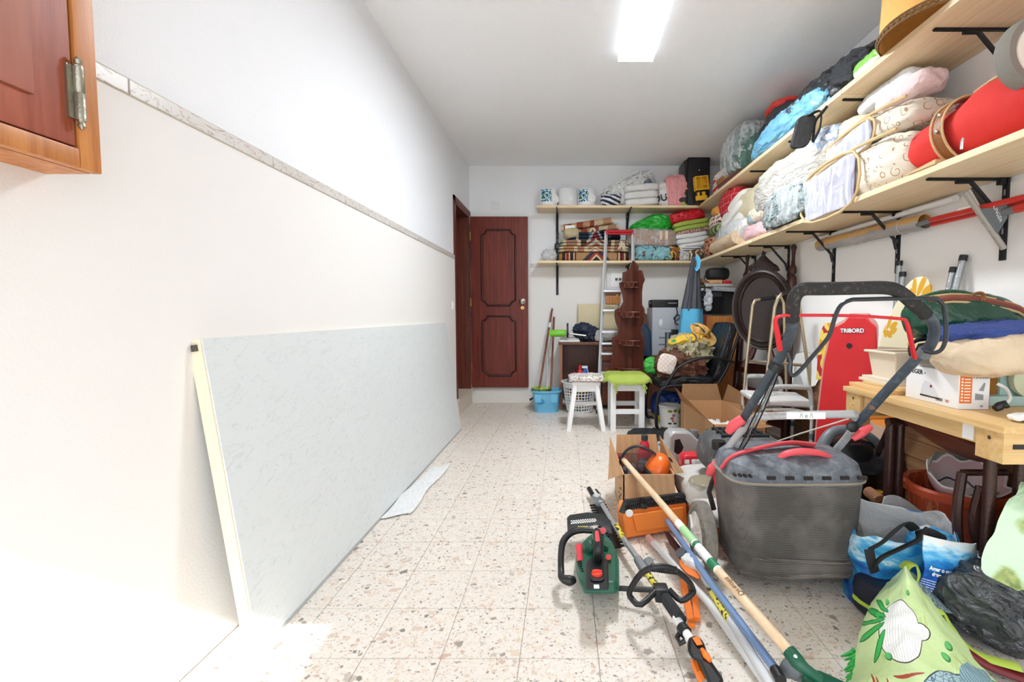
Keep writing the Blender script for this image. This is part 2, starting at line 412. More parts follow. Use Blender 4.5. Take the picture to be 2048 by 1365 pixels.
for z in (.45, 1.25, 2.05): struct(B().cyl((LX0, LY - .006, z - .05), (LX0, LY - .006, z + .05), .009), 'hinge', BRASS, dr, w=True)
# wall fittings
def plate(name, label, cat, c, d, mat=WHT, extra=None, bev=.003):
    t = thing(name, label, cat, c); B().box((0, 0, 0), d, bev=bev).obj('cover', mat, t)
    if extra: extra(t)
    return t
sp = PX(905, 612, XL + .012); plate('light_switch', 'small white light switch on the wall beside the doorway', 'switch', sp + V3((.005, 0, 0)), (.01, .07, .09),
    extra=lambda t: B().box((.007, 0, 0), (.006, .035, .055), Matrix.Rotation(.08, 4, 'Y')).obj('rocker', WHT, t))
cp = P(990, 411, YB); plate('cover_plate', 'square white blanking plate on the wall above the brown door', 'cover plate', cp - V3((0, .004, 0)), (.1, .008, .1),
    extra=lambda t: [B().cyl((x, -.003, z), (x, -.006, z), .004).obj('screw', ALU, t) for x, z in ((-.04, .04), (.04, -.04))])
fb = P(1235, 559, YB - .05)
def fbx(t):
    B().box((.015, -.052, 0), (.2, .006, .2), bev=.002).obj('box_door', WHT, t)
    for x in (-.02, .025): B().box((x, -.058, -.005), (.03, .008, .03)).obj('breaker', mk('dark_window', '#4a4a48', .4), t)
plate('fuse_box', 'white fuse box on the back wall behind the ladder', 'fuse box', fb, (.27, .1, .26), mk('fusebox_white', '#dfe1e1', .5, bump=(60, .2)), fbx)
# ceiling lamp
lp = thing('ceiling_lamp', 'white rectangular fluorescent lamp on the ceiling', 'lamp', (.485, 2.965, ZC))
hs = B().b2((-.12, -.31, -.012), (.12, .31, 0), bev=.003)
for sx in (-1, 1): hs.b2((sx * .12, -.31, -.07), (sx * .112, .31, -.012)).b2((-.12, sx * .31, -.07), (.12, sx * .302, -.012))
hs.obj('housing', mk('lamp_lens_side', '#ffffff', .4, emit=('#eef6ff', .7)), lp, sm=False)
B().b2((-.111, -.301, -.066), (.111, .301, -.06)).obj('diffuser', mk('lamp_diffuser', '#ffffff', .4, emit=('#f2f9ff', 82)), lp, sm=False)
# ---------------- left side ----------------
pn = thing('sandwich_panel', 'large pale grey insulated door panel leaning on the left wall', 'panel', (-.985, 2.87, .0))
a0, a1 = G(505, 1325), G(921, 860)
lean = math.atan2(.135, 1.0); pu = V3((-math.sin(lean), 0, math.cos(lean))); pnr = V3((math.cos(lean), 0, math.sin(lean)))
def _pan(g):
    x, y, z = g.sep(g.co()); v = g.comb(x * .5, y * 4.0 + z * 2.0, z * 16.0 - y * 4.0)
    n = g.noise(v, 1.5, 7, 1.2); g.bumpv = (((n - .5).abs() < .02) * 1.0 + g.noise(g.co(), 120, 2) * .15, .3)
    return g.mix(((n - .5).abs() < .009) * .4, '#dde2e2', '#bcc3c4')
PANM = mk('embossed_grey_sheet', r=.42, fn=_pan); FOAM = mk('cream_foam', '#efe6cd', .9, bump=(90, .3))
def pbox(b, y0, y1, h0, h1, t0, t1):
    o = V3((-.995, 0, .012)); b.hull8([o + V3((0, y, 0)) + pu * hh + pnr * t for hh in (h0, h1) for y, t in ((y0, t0), (y1, t0), (y1, t1), (y0, t1))]); return b
pbox(B(), 1.425, 4.34, .0, 1.02, -.04, -.002).obj('foam_core', FOAM, pn, w=True, sm=False)
pbox(B(), 1.43, 4.345, 0, 1.022, -.002, .003).obj('front_sheet', PANM, pn, w=True, sm=False)
pbox(B(), 1.43, 4.345, 0, 1.022, -.043, -.04).obj('back_sheet', PANM, pn, w=True, sm=False)
pbox(B(), 1.43, 4.345, -.012, .0, -.043, .006).obj('bottom_rail', mk('rail_grey', '#b9bdbd', .4, .4), pn, w=True, sm=False)
pbox(B(), 1.419, 1.43, .985, 1.005, -.03, -.012).obj('edge_clip', mk('dark_clip', '#55504a', .5), pn, w=True, sm=False)
def ragf(u, v):
    p = G(*[a * (1 - u) * (1 - v) + b * u * (1 - v) + c * u * v + d * (1 - u) * v for a, b, c, d in zip((860, 940), (900, 932), (820, 1030), (760, 1040))])
    return p + V3((.01 * math.sin(v * 9), .012 * math.sin(u * 7 + v * 3), .008 + .008 * noise.noise(p * 14)))
def _rag(g):
    u, v, _ = g.sep(g.co('UV')); n = g.noise(g.co('UV'), 9, 4, 2)
    return g.mix(((n - .5).abs() < .02) * .5, '#e6e7e6', '#a9aeb2')
B().grid(ragf, 14, 14, .004).solo('floor_cloth', 'white cloth lying on the floor under the leaning panel', 'cloth', mk('rag', r=.9, fn=_rag))
# wall cabinet: a shallow wooden meter cupboard on the left wall
cb = thing('wall_cabinet', 'shallow wooden wall cupboard with red brown door above the leaning panel', 'cabinet', (XL + .06, .7, 1.413))
CW = wood('cabinet_frame_wood', '#a8622c', '#d58f4c', 2, 40, .4, 14); CD = wood('cabinet_door_wood', '#8c3f28', '#b05f42', 2, 40, .45, 14)
cx0, cx1, cy0, cy1, cz0 = XL + .012, XL + .112, .3, 1.05, 1.413
B().b2((cx0, cy0, cz0), (cx1 - .002, cy1 - .004, 2.35)).obj('body', CW, cb, w=True, sm=False)
fr = B(); fr.b2((cx1, cy1 - .045, cz0), (cx1 + .022, cy1, 2.35), bev=.004); fr.obj('side_rail', CW, cb, w=True)
B().b2((cx1, cy0, cz0), (cx1 + .022, cy1 - .046, cz0 + .04), bev=.004).obj('bottom_rail', CW, cb, w=True)
dd = B().b2((cx1 + .002, cy0, cz0 + .044), (cx1 + .018, cy1 - .05, 2.35), bev=.003).obj('door', CD, cb, w=True)
B().b2((cx1 + .014, cy0, cz0 + .115), (cx1 + .025, cy1 - .125, 2.3), bev=.008).obj('door_panel', mk('cab_panel', r=.5, fn=lambda g: g.mix(g.noise(g.scl(g.co(), (30, 30, 4)), 1, 4), '#8f4a38', '#b06e58')), dd, w=True)
hg = B(); hy = cy1 - .055
hg.lathe([(.002, -.075), (.007, -.068), (.005, -.06), (.009, -.056), (.009, -.002), (.0075, 0), (.009, .002), (.009, .056), (.005, .06), (.007, .068), (.002, .075)], 14, Matrix.Translation((cx1 + .03, hy + .008, cz0 + .155)))
hg.b2((cx1 + .018, hy - .01, cz0 + .1), (cx1 + .024, hy + .012, cz0 + .21)); hg.obj('hinge', mk('old_nickel', '#a8a596', .3, .9, bump=(200, .2)), cb, w=True)

# ---------------- shelves ----------------
SU, SL, TH_ = 2.335, 1.70, .028
BF = 5.40                                   # front of the back shelves
XF = 1.55                                   # front of the right shelves
def board(label, a, b, mat): return B().b2(a, b, bev=.002).solo('shelf_board', label, 'shelf', mat)
board('upper wood shelf on the back wall above the rugs', (-.33, BF, SU), (XF - .004, YB - .014, SU + TH_), PINEX)
board('lower wood shelf on the back wall carrying the rugs', (-.33, BF, SL), (XF - .004, YB - .014, SL + TH_), PINEX)
board('upper wood shelf along the right wall, near board under the lampshade', (XF, -.2, SU), (XR - .002, 2.655, SU + TH_), PINEY)
board('upper wood shelf along the right wall, far board under the blue bag', (XF, 2.66, SU), (XR - .002, YB - .014, SU + TH_), PINEY)
board('lower wood shelf along the right wall, near board under the red bag', (XF, -.2, SL), (XR - .014, 3.86, SL + TH_), PINEY)
board('lower wood shelf along the right wall, far board towards the back corner', (XF, 3.865, SL), (XR - .014, YB - .014, SL + TH_), PINEY)
ordn = ['nearest', 'second', 'third', 'fourth', 'fifth', 'last']
def bracket(lev, z, k, x, y, label, back=False):
    t = thing('shelf_bracket', label, 'bracket', (x, y, z), (0, 0, 0 if not back else math.pi / -2 + math.pi), 'shelf brackets')
    # local: wall at x=0, arm towards -x
    B().b2((-.34, -.006, -.012), (-.01, .006, 0)).cyl((-.34, -.006, -.006), (-.34, .006, -.006), .006, n=8).obj('arm', BLK, t, sm=False)
    B().tube([(-.215, 0, -.018), (-.15, 0, -.018), (-.02, 0, -.16), (-.004, 0, -.22)], .010, 8, flat=(1, .9)).obj('brace', BLK, t, sm=False)
    B().b2((-.03, -.01, -.03), (-.004, .01, .012)).obj('hook', BLK, t, sm=False)
by = [2.06, 2.71, 3.35, 4.03, 4.74]
for k, y in enumerate(by):
    rl = thing('bracket_rail', 'black slotted wall rail of the right shelves, ' + ordn[k] + ' from the front', 'rail', (XR - .012, y, 1.9), group='bracket rails')
    B().b2((-.012, -.012, -.56 if k != 2 else -.62), (0, .012, .47)).obj('rail', BLK, rl, sm=False)
    sl = B()
    for j in range(17): sl.b2((-.0128, -.004, -.5 + j * .056), (-.0118, .004, -.474 + j * .056))
    props(sl.obj('slot', mk('slot_grey', '#8d9094', .5), rl, sm=False), kind='stuff')
    bracket('l', SL, k, XR - .024, y, 'black steel bracket under the lower right shelf, ' + ordn[k] + ' from the front')
    if k < 4: bracket('u', SU, k, XR - .024, y, 'black steel bracket under the upper right shelf, ' + ordn[k] + ' from the front')
for k, (x, z0) in enumerate(((-.095, 1.34), (.76, 1.6))):
    s = ('left', 'middle')[k]
    rl = thing('bracket_rail', 'black slotted rail on the back wall, ' + ('beside the brown door' if not k else 'behind the ladder'), 'rail', (x, YB - .012, 1.9), group='bracket rails')
    B().b2((-.015, -.012, z0 - 1.9), (.015, 0, .43)).obj('rail', BLK, rl, sm=False)
    sl = B()
    for j in range(13): sl.b2((-.004, -.0128, .38 - j * .056), (.004, -.0118, .40 - j * .056))
    props(sl.obj('slot', MATS['slot_grey'], rl, sm=False), kind='stuff')
    for z, nm in ((SU, 'upper'), (SL, 'lower')):
        bracket('b', z, k, x, YB - .024, 'black steel bracket under the %s back shelf on the rail %s' % (nm, 'beside the door' if not k else 'behind the ladder'), True)

# ---------------- cloth and bag helpers ----------------
def lump(name, label, cat, mat, c, d, k=4, amp=.02, fq=6, seed=1, rot=(0, 0, 0), n=24, ridge=.5, flat=True, group=None, post=None):
    b = B().blob((0, 0, 0), d, k, n, amp, fq, seed, rotM(c, rot), ridge, flat, post); return b.solo(name, label, cat, mat, group, cut=60)
def crink(name, a, b, r=.4, sc=16, st=.6):
    return mk(name, r=r, fn=lambda g: (setattr(g, 'bumpv', (g.noise(g.co(), sc, 5, 1.5), st, .04)), g.mix(g.noise(g.co(), sc * .6, 4, 1), a, b))[1])
def folded(name, label, cat, mat, c, d, layers=3, rot=(0, 0, 0), seed=1, group=None, sag=.01, mats=None):
    M = rotM(c, rot); rr = random.Random(seed); t = d[2] / layers; t0 = None
    b = B()
    for i in range(layers):
        ox, oy = rr.uniform(-.012, .012), rr.uniform(-.012, .012)
        z = -d[2] / 2 + t * (i + .5)
        def post(w, dd, z=z, ox=ox, oy=oy): return V3((w.x + ox, w.y + oy, w.z + z + sag * noise.noise(V3((w.x * 5 + seed, w.y * 5, z * 2)))))
        b.blob((0, 0, 0), (d[0], d[1], t * 1.04), 5, 10, .004, 16, seed + i, M, .4, False, post)
    return b.solo(name, label, cat, mat, group, cut=60)
ZU, ZL = SU + TH_, SL + TH_
# ---------------- back upper shelf ----------------
def _lab(g):
    x, y, z = g.sep(g.co()); m = g.box(x, z, -.11, -.02, .05, .19) * (y < 0.0)
    n = g.noise(g.scl(g.co(), (30, 1, 22)), 1.2, 1)
    return g.mix(m, '#e8e9ea', g.ramp(n, [(0, '#1f3b63'), (.42, '#5fa6c4'), (.5, '#e8ecec'), (.58, '#2f7d55'), (.66, '#1c2c46')], True))
LABM = mk('canister_label', r=.4, fn=_lab)
CANW = mk('canister_white', '#e9eaeb', .4)
for k, (u, rz, lb) in enumerate(((1096, .5, 'white plastic canister with blue green label, left end of the upper back shelf'), (1135.5, 0, 'white plastic canister without visible label between two labelled ones'), (1174, .5, 'white plastic canister with blue green label beside the patterned duvet'))):
    p = P(u, 419, 5.53); t = thing('canister', lb, 'canister', (p.x, p.y, ZU), (0, 0, .62 if k == 0 else .28 if k == 2 else 0), 'white canisters on the upper back shelf')
    B().lathe([(.1, 0), (.112, .012), (.114, .1), (.112, .19), (.1, .212), (.03, .218)], 32).obj('body', CANW if k == 1 else LABM, t)
    M = Matrix.Translation((.02 if k else .03, -.107, .085)) @ Matrix.Rotation(rad(90), 4, 'X')
    B().lathe([(.05, -.004), (.05, .006), (.044, .009), (.03, .004), (.018, .012), (.001, .013)], 28, M).obj('embossed_disc', CANW, t)
def _duv(g):
    x, y, z = g.sep(g.co()); q = g.scroll(g.scl(g.co(), (1, .3, 1)), 9, .085)
    return g.mix(q, '#e6e5e2', '#2a2c34')
bq = thing('bedding_bag', 'clear zip bag with white duvet of dark scroll pattern', 'bedding bag', P(1250, 419, 5.6))
p = P(1254, 383, 5.58)
B().blob((0, 0, 0), (.62, .16, .25), 4, 18, .02, 7, 3, rotM(p, (0, -.42, 0)), .3, False).obj('duvet', mk('scroll_duvet', r=.9, fn=_duv), bq, w=True, cut=60)
B().blob((0, 0, 0), (.1, .165, .2), 5, 8, .01, 7, 3, rotM(P(1290, 376, 5.575), (0, .66, 0)), .3, False).obj('blue_border', cloth('navy_blue', '#2c4274'), bq, w=True, cut=60)
B().blob((0, 0, 0), (.66, .18, .28), 5, 18, .006, 9, 5, rotM(p + V3((.02, 0, .005)), (0, -.42, 0)), .6, False).obj('clear_cover', CLEAR, bq, w=True, cut=60)
wire = B(); 
for a in ([(1196, 390), (1277, 340), (1283, 348)], [(1205, 397), (1305, 341), (1308, 349)]): wire.tube([P(u, v, 5.47) for u, v in a], .006, 6)
wire.obj('piping', WHT, bq, w=True)
def _nst(g):
    x, y, z = g.sep(g.co()); v = z * 1.0 + x * .3 + g.noise(g.co(), 6, 2) * .05
    return g.mix(((v * 21).fr() < .5), '#e6e8ec', '#1f2a45')
lump('striped_cloth', 'navy and white striped cloth bundle on the upper back shelf', 'cloth', mk('navy_stripe', r=.9, fn=_nst), P(1222, 407, 5.45) + V3((0, 0, .03)), (.23, .14, .145), 2.6, .03, 9, 4, n=16)
folded('folded_towel_pile', 'three thick white towels folded in a pile beside the patterned duvet', 'towels', mk('towel_white', r=.95, fn=lambda g: (setattr(g, 'bumpv', (g.noise(g.co(), 140, 2), .5)), g.mix(g.noise(g.co(), 60, 2), '#d8d8d6', '#f0f0ee'))[1]), P(1281, 398, 5.52) + V3((0, 0, .02)), (.4, .26, .245), 3, (0, -.06, 0), 3)
lump('white_print_bag', 'white plastic bag with black letters beside the pink pack', 'bag', mk('white_bag_film', '#e2e2e2', .35, bump=(40, .3)), P(1329, 395, 5.55) + V3((0, 0, .02)), (.2, .2, .3), 3.5, .03, 9, 6, n=14)
wb_ = bpy.data.objects['white_print_bag']
text('OU', .11, frame3(P(1320, 397, 5.435), (1, 0, .15), (0, .1, 1)), INK, wb_, .001, bold=.002)
def _pnk(g):
    x, y, z = g.sep(g.co()); c = g.mix(((x * 11 + .2).fr() < .05) + (g.noise(g.co(), 22, 3) > .62) * .4, '#e9a0a2', '#c9777d')
    c = g.mix(x > .1, c, '#e6dedd'); c = g.mix(g.ell(x, z, .045, .08, .04, .028, .2), c, '#4b3531'); return g.mix(g.box(x, z, .04, .1, .02, .055), c, '#a9c95e')
lump('pink_pack', 'pink quilted pack in clear film between the white bag and black case', 'pack', mk('pink_quilt', r=.6, fn=_pnk), P(1353, 385, 5.52), (.27, .2, .37), 5, .018, 10, 8, (0, -.1, 0), n=16)
sc_ = thing('suitcase', 'black hard case standing upright on the upper back shelf', 'suitcase', (P(1390, 419, 5.56).x, 5.56, ZU))
B().box((0, 0, .285), (.26, .3, .565), bev=.035).obj('shell', mk('black_case', '#151517', .5, bump=(200, .1)), sc_)
B().box((-.145, 0, .27), (.05, .28, .5), bev=.02).obj('lid', mk('black_case2', '#1e1e21', .4), sc_)
for z in (.17, .4): B().lathe([(.008, 0), (.008, .004), (.001, .005)], 12, Matrix.Translation((0, -.15, z)) @ MY).obj('stud', CHR, sc_)
yt = thing('toy_digger', 'yellow and black plastic toy on the upper back shelf in the corner', 'toy', (1.565, 5.3, ZU), (0, -.12, .1))
YEL = mk('yellow_plastic', '#e3b02c', .4)
B().box((0, .03, .07), (.15, .1, .13), bev=.01).obj('body', BLKP, yt)
f = B()
for q in ((-.07, .2), (.07, .2)): f.box((q[0], 0, .215), (.014, .07, .15), bev=.003)
for z in (.15, .29): f.box((0, 0, z), (.15, .07, .014), bev=.003)
f.box((.0, -.02, .22), (.014, .02, .13), Matrix.Rotation(.5, 4, 'Y') if 0 else None).box((.03, -.02, .2), (.07, .02, .014)); f.box((0, .03, .22), (.13, .01, .13)); f.obj('cage', YEL, yt)
B().box((-.03, -.04, .05), (.13, .03, .05), bev=.006).box((.0, -.04, .09), (.03, .03, .05)).box((-.06, -.04, .09), (.02, .03, .05)).obj('arm', YEL, yt)
def _rws(g):
    x, y, z = g.sep(g.co()); v = (z * 11 - x * 1.5 + y * 1.2).fr(); return g.mix(v < .4, g.mix((v - .7).abs() < .05, '#eceeed', '#4a5558'), '#cf2236')
lump('striped_towel', 'red and white striped rolled towel at the far corner of the upper shelf', 'towel', mk('red_white_stripe', r=.9, fn=_rws), V3((1.715, 5.12, ZU + .155)), (.15, .3, .3), 2.8, .015, 7, 12, n=16)
# ---------------- back lower shelf: rugs ----------------
def rugmat(name, stops, diamond, base, zig=30):
    def fn(g):
        x, y, z = g.sep(g.co('Generated')); n = g.noise(g.scl(g.co(), (60, 60, 60)), 1, 2)
        xx = (x - .5).abs() * 2.0; c = g.ramp(x, stops, True)
        d = (x - .52).abs() * 5.0 + (z - .5).abs() * 0.0 + (1.0 - z) * .0 + z * .75
        d = (x - .52).abs() * 4.6 + z * .62
        for th, col in diamond: c = g.mix(d < th, c, col)
        pat = g.noise(g.co(), 90, 1) > .55
        return g.mix(pat * .35, g.mix((n - .4) * .6, c, '#2c2420'), base)
    return mk(name, r=.95, fn=fn, spec=.1)
tan, crm, red_, nvy, dk, grn = '#b08a62', '#d8c6a0', '#a03a30', '#26304a', '#2e2626', '#8fa58f'
ramp1 = [(0, '#c98a3c'), (.045, dk), (.09, crm), (.1, '#8e2f2c'), (.14, crm), (.155, dk), (.2, crm), (.215, '#6b2b27'), (.24, tan), (.36, tan), (.78, tan), (.8, '#6b2b27'), (.82, crm), (.84, dk), (.87, '#8e2f2c'), (.9, crm), (.92, dk), (.97, '#c98a3c')]
ramp2 = [(0, grn), (.03, crm), (.08, '#b28662'), (.22, crm), (.27, '#a97b62'), (.36, crm), (.42, '#b28662'), (.72, crm), (.77, '#a97b62'), (.93, crm), (.97, grn)]
ramp3 = [(0, grn), (.04, crm), (.09, '#a07a66'), (.25, crm), (.3, '#4b3a36'), (.38, '#b7c0a4'), (.68, '#4b3a36'), (.73, crm), (.78, '#8a7466'), (.95, crm), (.98, grn)]
rg = [('bottom', ramp1, [(.95, '#3d4a4a'), (.8, nvy), (.66, red_), (.45, crm), (.3, dk)], (1117, 1262, 507, 524)), ('middle', ramp2, [(.55, '#e4dcc6'), (.4, '#b56a50'), (.3, '#e0d2b6')], (1115, 1260, 499, 508)), ('top', ramp3, [(.85, '#9a3c32'), (.62, '#b4c4b4'), (.3, '#a04438')], (1119, 1259, 488, 499))]
zz = ZL
for nm, rp, dm, (u0, u1, v0, v1) in rg:
    a, b = P(u0, 510, 5.41), P(u1, 510, 5.41); hh = {'bottom': .105, 'middle': .066, 'top': .072}[nm]
    folded('folded_rug', 'flat folded patterned rug, %s of the rug pile on the lower back shelf' % nm, 'rug', rugmat('rug_' + nm, rp, dm, '#7c5a44'), ((a.x + b.x) / 2, 5.55, zz + hh / 2), (b.x - a.x, .27, hh), 2 if nm != 'bottom' else 1, (0, 0, 0), 5, 'rugs on the lower back shelf', .002)
    zz += hh + .002
rampb = [(0, '#33415e'), (.15, '#c2b492'), (.2, '#2a3340'), (.38, '#4d6b6b'), (.45, '#1f2836'), (.75, '#4f6870'), (.8, '#26303e')]
folded('folded_rug', 'dark blue patterned rug folded on the flat rugs', 'rug', rugmat('rug_blue', rampb, [(.75, '#9aa6ac'), (.55, '#7a2e36'), (.2, '#c8b9a0')], '#20283a'), (P(1190, 480, 5.5).x, 5.55, zz + .045), (.62, .27, .1), 3, (0, -.06, 0), 8, 'rugs on the lower back shelf', .02)
lump('rug_end', 'beige rolled rug end folded over the dark blue rug', 'rug', mk('rug_back', r=.95, fn=lambda g: g.mix((g.sep(g.co())[0] * 60).fr() < .2, '#c2b591', '#7a7258')), (P(1143, 476, 5.46).x, 5.5, zz + .075), (.2, .25, .12), 3, .01, 7, 3, (0, -.1, 0), n=10, group='rugs on the lower back shelf')
for k, (pts, r, lb) in enumerate((([(1130, 470), (1236, 454)], .05, 'rolled patterned rug under the topmost roll'), ([(1122, 458), (1226, 442)], .056, 'rolled red brown rug with white tag on top of the rug pile'))):
    a, b = P(*pts[0], 5.52), P(*pts[1], 5.52); d = (b - a).normalized(); n_ = V3((0, 0, 1)) - d * d.z
    rgm = rugmat('rug_roll%d' % k, [(0, '#cfc0a0'), (.06, '#8f4a3a'), (.2, '#c9b08c'), (.3, '#8d4538'), (.42, '#b98d6c'), (.55, '#8c4438'), (.63, '#cbb691'), (.8, '#b08a6a'), (.95, '#d6c8a8')], [(.55, '#d9ccb0'), (.35, '#8e3c32'), (.2, '#d9c8a8')] if not k else [], '#7a4a38')
    t = thing('rolled_rug', lb, 'rug', (a + b) / 2, group='rugs on the lower back shelf')
    bb_ = B(); L = 40; sp_ = []
    for i in range(49):
        an = i / 48 * 6.2832 * 2.6; rr_ = r * (.25 + .75 * i / 48); sp_.append((an, rr_))
    ex = d; ey = V3((0, 1, 0)); ez = ex.cross(ey).normalized()
    bb_.grid(lambda u, v: a + d * ((b - a).length * v) + ey * (math.cos(sp_[int(round(u * 48))][0]) * sp_[int(round(u * 48))][1]) + ez * (math.sin(sp_[int(round(u * 48))][0]) * sp_[int(round(u * 48))][1] * .85), 48, 1, .006)
    bb_.obj('roll', rgm, t, w=True)
    if k: B().b2(P(1130, 463, 5.455), P(1150, 451, 5.453), bev=.001).obj('tag', PAPER, t, w=True)
tf = B()
for k in range(26):
    a = P(1244 + R.uniform(-3, 4), 485 + R.uniform(-3, 3), 5.405); tf.tube([a, a + V3((R.uniform(-.03, .03), -.012, -.03)), a + V3((R.uniform(-.05, .05), -.012, -.075 - R.random() * .03))], .003, 4)
tf.solo('rug_fringe', 'cream fringe hanging from the dark blue rug', 'fringe', cloth('fringe_cream', '#dccdb0'), kind='stuff')
lump('clear_bag', 'small clear plastic bag at the left end of the lower back shelf', 'bag', CLEARD, (P(1098, 518, 5.48).x, 5.52, ZL + .07), (.17, .16, .14), 2.4, .035, 16, 9, n=14)
lump('rail_clamp', 'small black clamp on the wall rail beside the rugs', 'clamp', BLKP, P(1115, 493, 5.58), (.07, .06, .07), 6, .006, 20, 2, n=6, flat=False)
# ---------------- back lower shelf: textiles ----------------
def _gbag(g):
    n = g.noise(g.co(), 22, 5, 1.2); g.bumpv = (n, .5); return g.mix(n, '#0c7a1c', '#2cc23c')
GBAG = mk('green_nylon', r=.35, fn=_gbag)
def gpost(w, d): s = .45 + .55 * min(1, (w.x + d[0] / 2) / (d[0] * .55)); w.z = -d[2] / 2 + (w.z + d[2] / 2) * s; return w
lump('green_nylon_bag', 'bright green crinkled nylon bag on the plastic wrapped blanket', 'bag', GBAG, (P(1303, 446, 5.5).x, 5.55, P(1303, 446, 5.5).z), (.49, .25, .2), 2.8, .022, 11, 5, n=20, ridge=.7, flat=False, post=gpost)
REDF = mk('red_satin', r=.45, fn=lambda g: (setattr(g, 'bumpv', (g.noise(g.co(), 16, 5, 1), .5)), g.mix(g.noise(g.co(), 12, 4, 1), '#a60f1c', '#dc2030'))[1])
lump('red_fabric', 'shiny red fabric folded on top of the lime towel', 'fabric', REDF, (P(1373, 433, 5.5).x, 5.54, P(1373, 434, 5.5).z), (.42, .25, .125), 4, .025, 9, 7, (0, -.16, 0), n=18, ridge=.7, flat=False)
LIME = cloth('lime_towelling', '#a3b455')
folded('lime_towel', 'lime green towel folded below the red fabric', 'towel', LIME, (P(1382, 455, 5.5).x, 5.54, P(1382, 452, 5.5).z), (.43, .26, .11), 2, (0, -.2, 0), 4)
folded('patterned_cloth', 'red and white patterned cloth folded under the lime towel', 'cloth', mk('red_check', r=.9, fn=lambda g: g.mix(g.noise(g.co(), 60, 2) > .5, '#c8aca6', '#8f5a50')), (P(1385, 465, 5.5).x, 5.55, P(1385, 464, 5.5).z), (.4, .24, .05), 1, (0, -.2, 0), 4)
folded('towel_pile', 'white towels folded in a slanting pile on the lower back shelf', 'towels', MATS['towel_white'], (P(1384, 483, 5.5).x, 5.55, P(1384, 481, 5.5).z), (.39, .25, .18), 3, (0, -.16, 0), 6)
lump('rolled_grey_cloth', 'grey and white rolled cloth below the slanting white towels', 'cloth', mk('grey_roll', r=.9, fn=lambda g: g.mix((g.sep(g.co())[2] * 40).fr() < .4, '#e4e4e4', '#55565c')), (P(1383, 497, 5.44).x, 5.46, P(1383, 496, 5.44).z), (.26, .14, .06), 3, .01, 8, 3, (0, -.15, 0), n=10)
brb = thing('wrapped_blanket', 'brown blanket in clear wrap below the green nylon bag', 'blanket', (P(1300, 495, 5.5).x, 5.55, P(1300, 495, 5.5).z))
p = P(1303, 477, 5.5); p.y = 5.55
B().blob((0, 0, 0), (.56, .26, .2), 5, 14, .015, 8, 3, rotM(p, (0, .03, 0)), .6, False).obj('blanket', mk('brown_blanket', r=.85, fn=lambda g: g.mix(g.noise(g.scl(g.co(), (4, 4, 22)), 2, 3) , '#6f4c38', '#c3a184')), brb, w=True, cut=60)
for u in (1322, 1333): B().box(P(u, 471, 5.412), (.035, .012, .1), Matrix.Identity(4), .003).obj('strap', cloth('strap_cream', '#e0cbb0'), brb, w=True)
B().blob((0, 0, 0), (.58, .28, .215), 5, 20, .007, 14, 5, rotM(p, (0, .03, 0)), .8, False).obj('clear_wrap', CLEARD, brb, w=True, cut=60)
def _teal(g):
    n = g.noise(g.co(), 10, 3, 1.5); c = g.ramp(n, [(0, '#3b2f2b'), (.36, '#6b5b52'), (.42, '#7fb0b8'), (.6, '#94c4c8'), (.68, '#4d7f88'), (.74, '#6fa5ae')], True); g.bumpv = (n, .4)
    q = g.scroll(g.co(), 7, .06); return g.mix(q, c, '#24424c')
lump('teal_duvet', 'teal patterned duvet pack under the wrapped blanket', 'duvet', mk('teal_duvet_print', r=.7, fn=_teal), (P(1308, 512, 5.45).x, 5.54, ZL + .09), (.47, .27, .18), 4, .02, 8, 14, n=18)
lump('orange_black_bag', 'black bag with orange and yellow trim on the lower back shelf', 'bag', mk('orange_black', r=.6, fn=lambda g: g.ramp(g.noise(g.co(), 14, 2), [(0, '#191a1c'), (.5, '#d7a32c'), (.56, '#1f1f22'), (.62, '#b0481e')], True)), (P(1350, 508, 5.42).x, 5.5, P(1350, 507, 5.42).z), (.13, .2, .2), 3.5, .015, 9, 4, n=12)
lump('speckled_cushion', 'grey speckled padded block beside the teal duvet', 'cushion', mk('speckled', r=.9, fn=lambda g: g.mix(g.noise(g.co(), 90, 2) > .5, '#8f9090', '#d5d4d0')), (P(1367, 511, 5.45).x, 5.53, ZL + .08), (.14, .22, .155), 7, .008, 8, 4, n=10)
lump('bronze_cloth', 'brown and cream cloth at the right end of the lower back shelf', 'cloth', mk('bronze', r=.8, fn=lambda g: g.ramp(g.noise(g.co(), 9, 2), [(0, '#4b372a'), (.46, '#d9c5a2'), (.55, '#6f553e')], True)), (P(1392, 508, 5.45).x, 5.53, ZL + .085), (.2, .22, .165), 3, .02, 8, 6, n=12)
# ---------------- right upper shelf ----------------
def yx(u, X): return F * X / (u - CX) * .997
def shl(name, label, cat, mat, u0, u1, z0, z1, x0=1.56, x1=1.92, **k):   # lump on a right shelf spanning pixel columns u0..u1 of its front face
    ya, yb = yx(u1, x0), yx(u0, x0)
    return lump(name, label, cat, mat, ((x0 + x1) / 2, (ya + yb) / 2, (z0 + z1) / 2), (x1 - x0, yb - ya, z1 - z0), **k)
def crink(name, a, b, r=.4, sc=16, st=.6):
    return mk(name, r=r, fn=lambda g: (setattr(g, 'bumpv', (g.noise(g.co(), sc, 5, 1.5), st, .04)), g.mix(g.noise(g.co(), sc * .6, 4, 1), a, b))[1])
BFAB = crink('black_fabric', '#1d1f22', '#3a3d42', .75, 20, .5); BLEA = crink('black_leather', '#1a1c1f', '#2d3136', .3, 14, .3)
gb = thing('clear_bag_green', 'large clear bag holding dark green fabric at the far end of the upper right shelf', 'bag', (1.68, 4.35, ZU))
